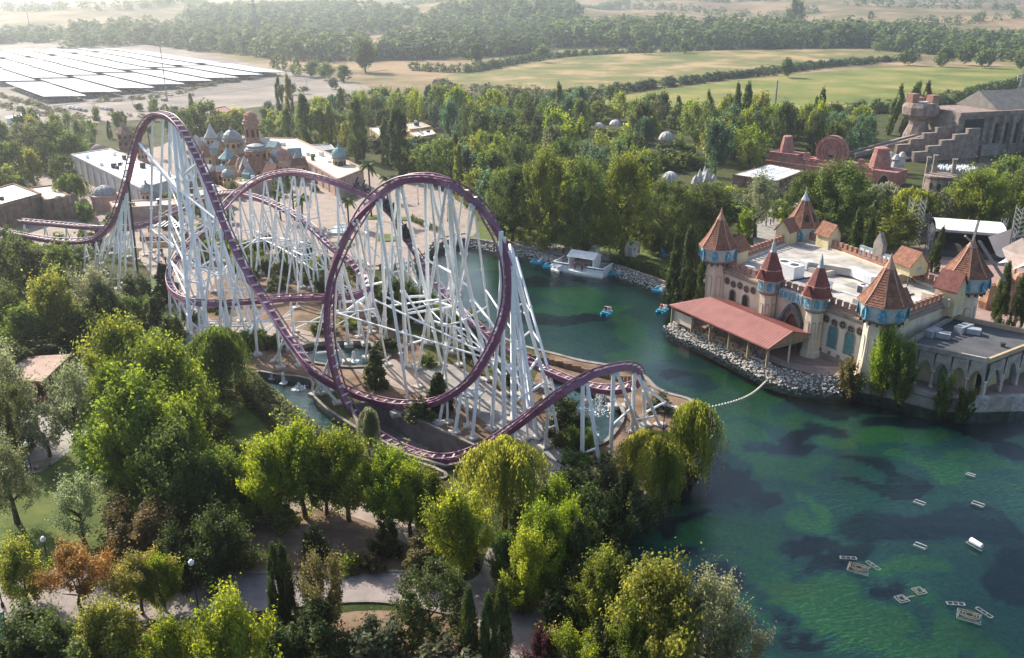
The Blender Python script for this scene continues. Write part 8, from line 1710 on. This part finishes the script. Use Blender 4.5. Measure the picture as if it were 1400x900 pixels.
p = G(310, 816); r = root('drain_grate', 'dark drain grate with a pale square frame set in the road', 'drain grate', p); b = MB(); b.box((p.x, p.y, .09), (1.0, 1.0, .03), .25); b.build('frame', M_wh, r); b = MB(); b.box((p.x, p.y, .115), (.74, .74, .03), .25); b.build('grate', M_grille, r)
p = G(693, 809); r = root('round_planter', 'round stone kerb ring on the road beside the cypresses', 'planter', p); b = MB(); b.lathe(p, [(.95, .05), (.95, .35), (.75, .36), (.72, .12)], 18); b.build('kerb_ring', M_conc, r)
p = G(653, 776); r = root('mobility_scooter', 'dark small scooter parked beside the person on the shaded road', 'scooter', p); ORG[r.name] = Vector((0, 0, 0)); b = MB(); b.box((0, 0, .45), (.5, 1.2, .25)); b.build('scooter_body', M_black, r); b = MB(); b.box((0, -.3, .75), (.45, .45, .15)); b.box((0, -.52, 1.0), (.45, .1, .5)); b.build('seat', M_grille, r); b = MB(); b.bar((0, .5, .5), (0, .62, 1.1), .06, .06); b.bar((-.3, .62, 1.1), (.3, .62, 1.1), .05, .05); b.build('handlebar', M_black, r)
for x, y in ((-.25, -.4), (.25, -.4), (0, .5)): b = MB(); b.tube((x - .05, y, .2), (x + .05, y, .2), .2, n=10); b.build('wheel', M_black, r)
p = G(258, 470); r = root('white_rock', 'pale blue-white rock sculpture at the willow by the coaster base', 'sculpture', p); b = MB(); b.lathe(p, [(1.2, 0), (1.1, .8), (.7, 1.6), (.2, 2.1)], 7); b.build('rock_body', M_lblue, r)
p = G(4, 880); r = root('slide_tube', 'green sloping tube end at the lower left corner', 'tube', p); b = MB(); b.tube((p.x, p.y, .2), (p.x - .6, p.y + 1.2, 2.2), .35, .45, 12); b.build('tube_body', mat('green_tube', (.10, .3, .2), (.16, .38, .27), 1, .4), r)
# small service deck in the ring
p = G(640, 560); r = root('service_canopy', 'small grey flat canopy on posts inside the coaster ring', 'canopy', p); b = MB(); b.box((p.x, p.y, 2.6), (4.2, 3.0, .2), -.4); b.build('roof', M_slate, r)
for i, j in ((-1, -1), (1, -1), (1, 1), (-1, 1)): b = MB(); b.bar((p.x + i * 1.6, p.y + j * 1.0, 0), (p.x + i * 1.6, p.y + j * 1.0, 2.5), .14, .14); b.build('post', M_steel, r)
# trench ledges along the water-filled cut and quay posts at the plaza
b = MB(); P = [G(x, y) for x, y in ((705,487),(760,500),(800,511),(850,521),(885,527))]; r = root('trench_fence', 'dark timber palisade along the sunken track behind the ring', 'fence', P[2])
for a, c in zip(P, P[1:]):
    k = int((c - a).length / .5)
    for i in range(k): q_ = a.lerp(c, i / k); s = MB(); s.box((q_.x, q_.y, .35 + .1 * (i % 3)), (.42, .25, .9)); s.build('plank', M_rock, r)
P = [G(x, y) for x, y in ((584,344),(592,337),(606,329))]; r = root('quay_balustrade', 'pale stone balustrade along the corner of the plaza quay', 'balustrade', P[1])
P = [G(x, y) for x, y in ((476,371),(520,368),(560,364),(582,350),(592,337),(606,329),(640,323))]
for a, c in zip(P, P[1:]):
    k = max(1, int((c - a).length / 2.4))
    for i in range(k): q_ = a.lerp(c, i / k); s = MB(); s.box((q_.x, q_.y, .55), (.45, .45, 1.1)); s.build('pier', M_conc, r)
    s = MB(); s.bar(a + UP * .75, c + UP * .75, .22, .3); s.build('handrail', M_conc, r)
# ================================================================== HAZE: one closed box of thin air round everything built
def build_haze():
    zt = 60.0
    for o in SC.objects:
        if o.type == 'MESH':
            for c in o.bound_box:
                zt = max(zt, (o.matrix_basis @ Vector(c)).z if not o.parent else 0)
    b = MB(); b.box((0, 2300, (zt + 4 - 7) / 2), (12000, 5400, zt + 4 + 7))
    m = bpy.data.materials.new('haze_air'); m.use_nodes = True; nt = m.node_tree; nt.nodes.clear()
    out = nd(nt, 'ShaderNodeOutputMaterial'); v = nd(nt, 'ShaderNodeVolumePrincipled')
    v.inputs['Color'].default_value = (.84, .91, 1, 1); v.inputs['Density'].default_value = HAZE; v.inputs['Anisotropy'].default_value = HAZE_G
    nt.links.new(v.outputs[0], out.inputs['Volume'])
    o = b.build('haze', m); o['kind'] = 'stuff'; o['label'] = 'pale sunlit haze over the park and the hills'
build_haze()
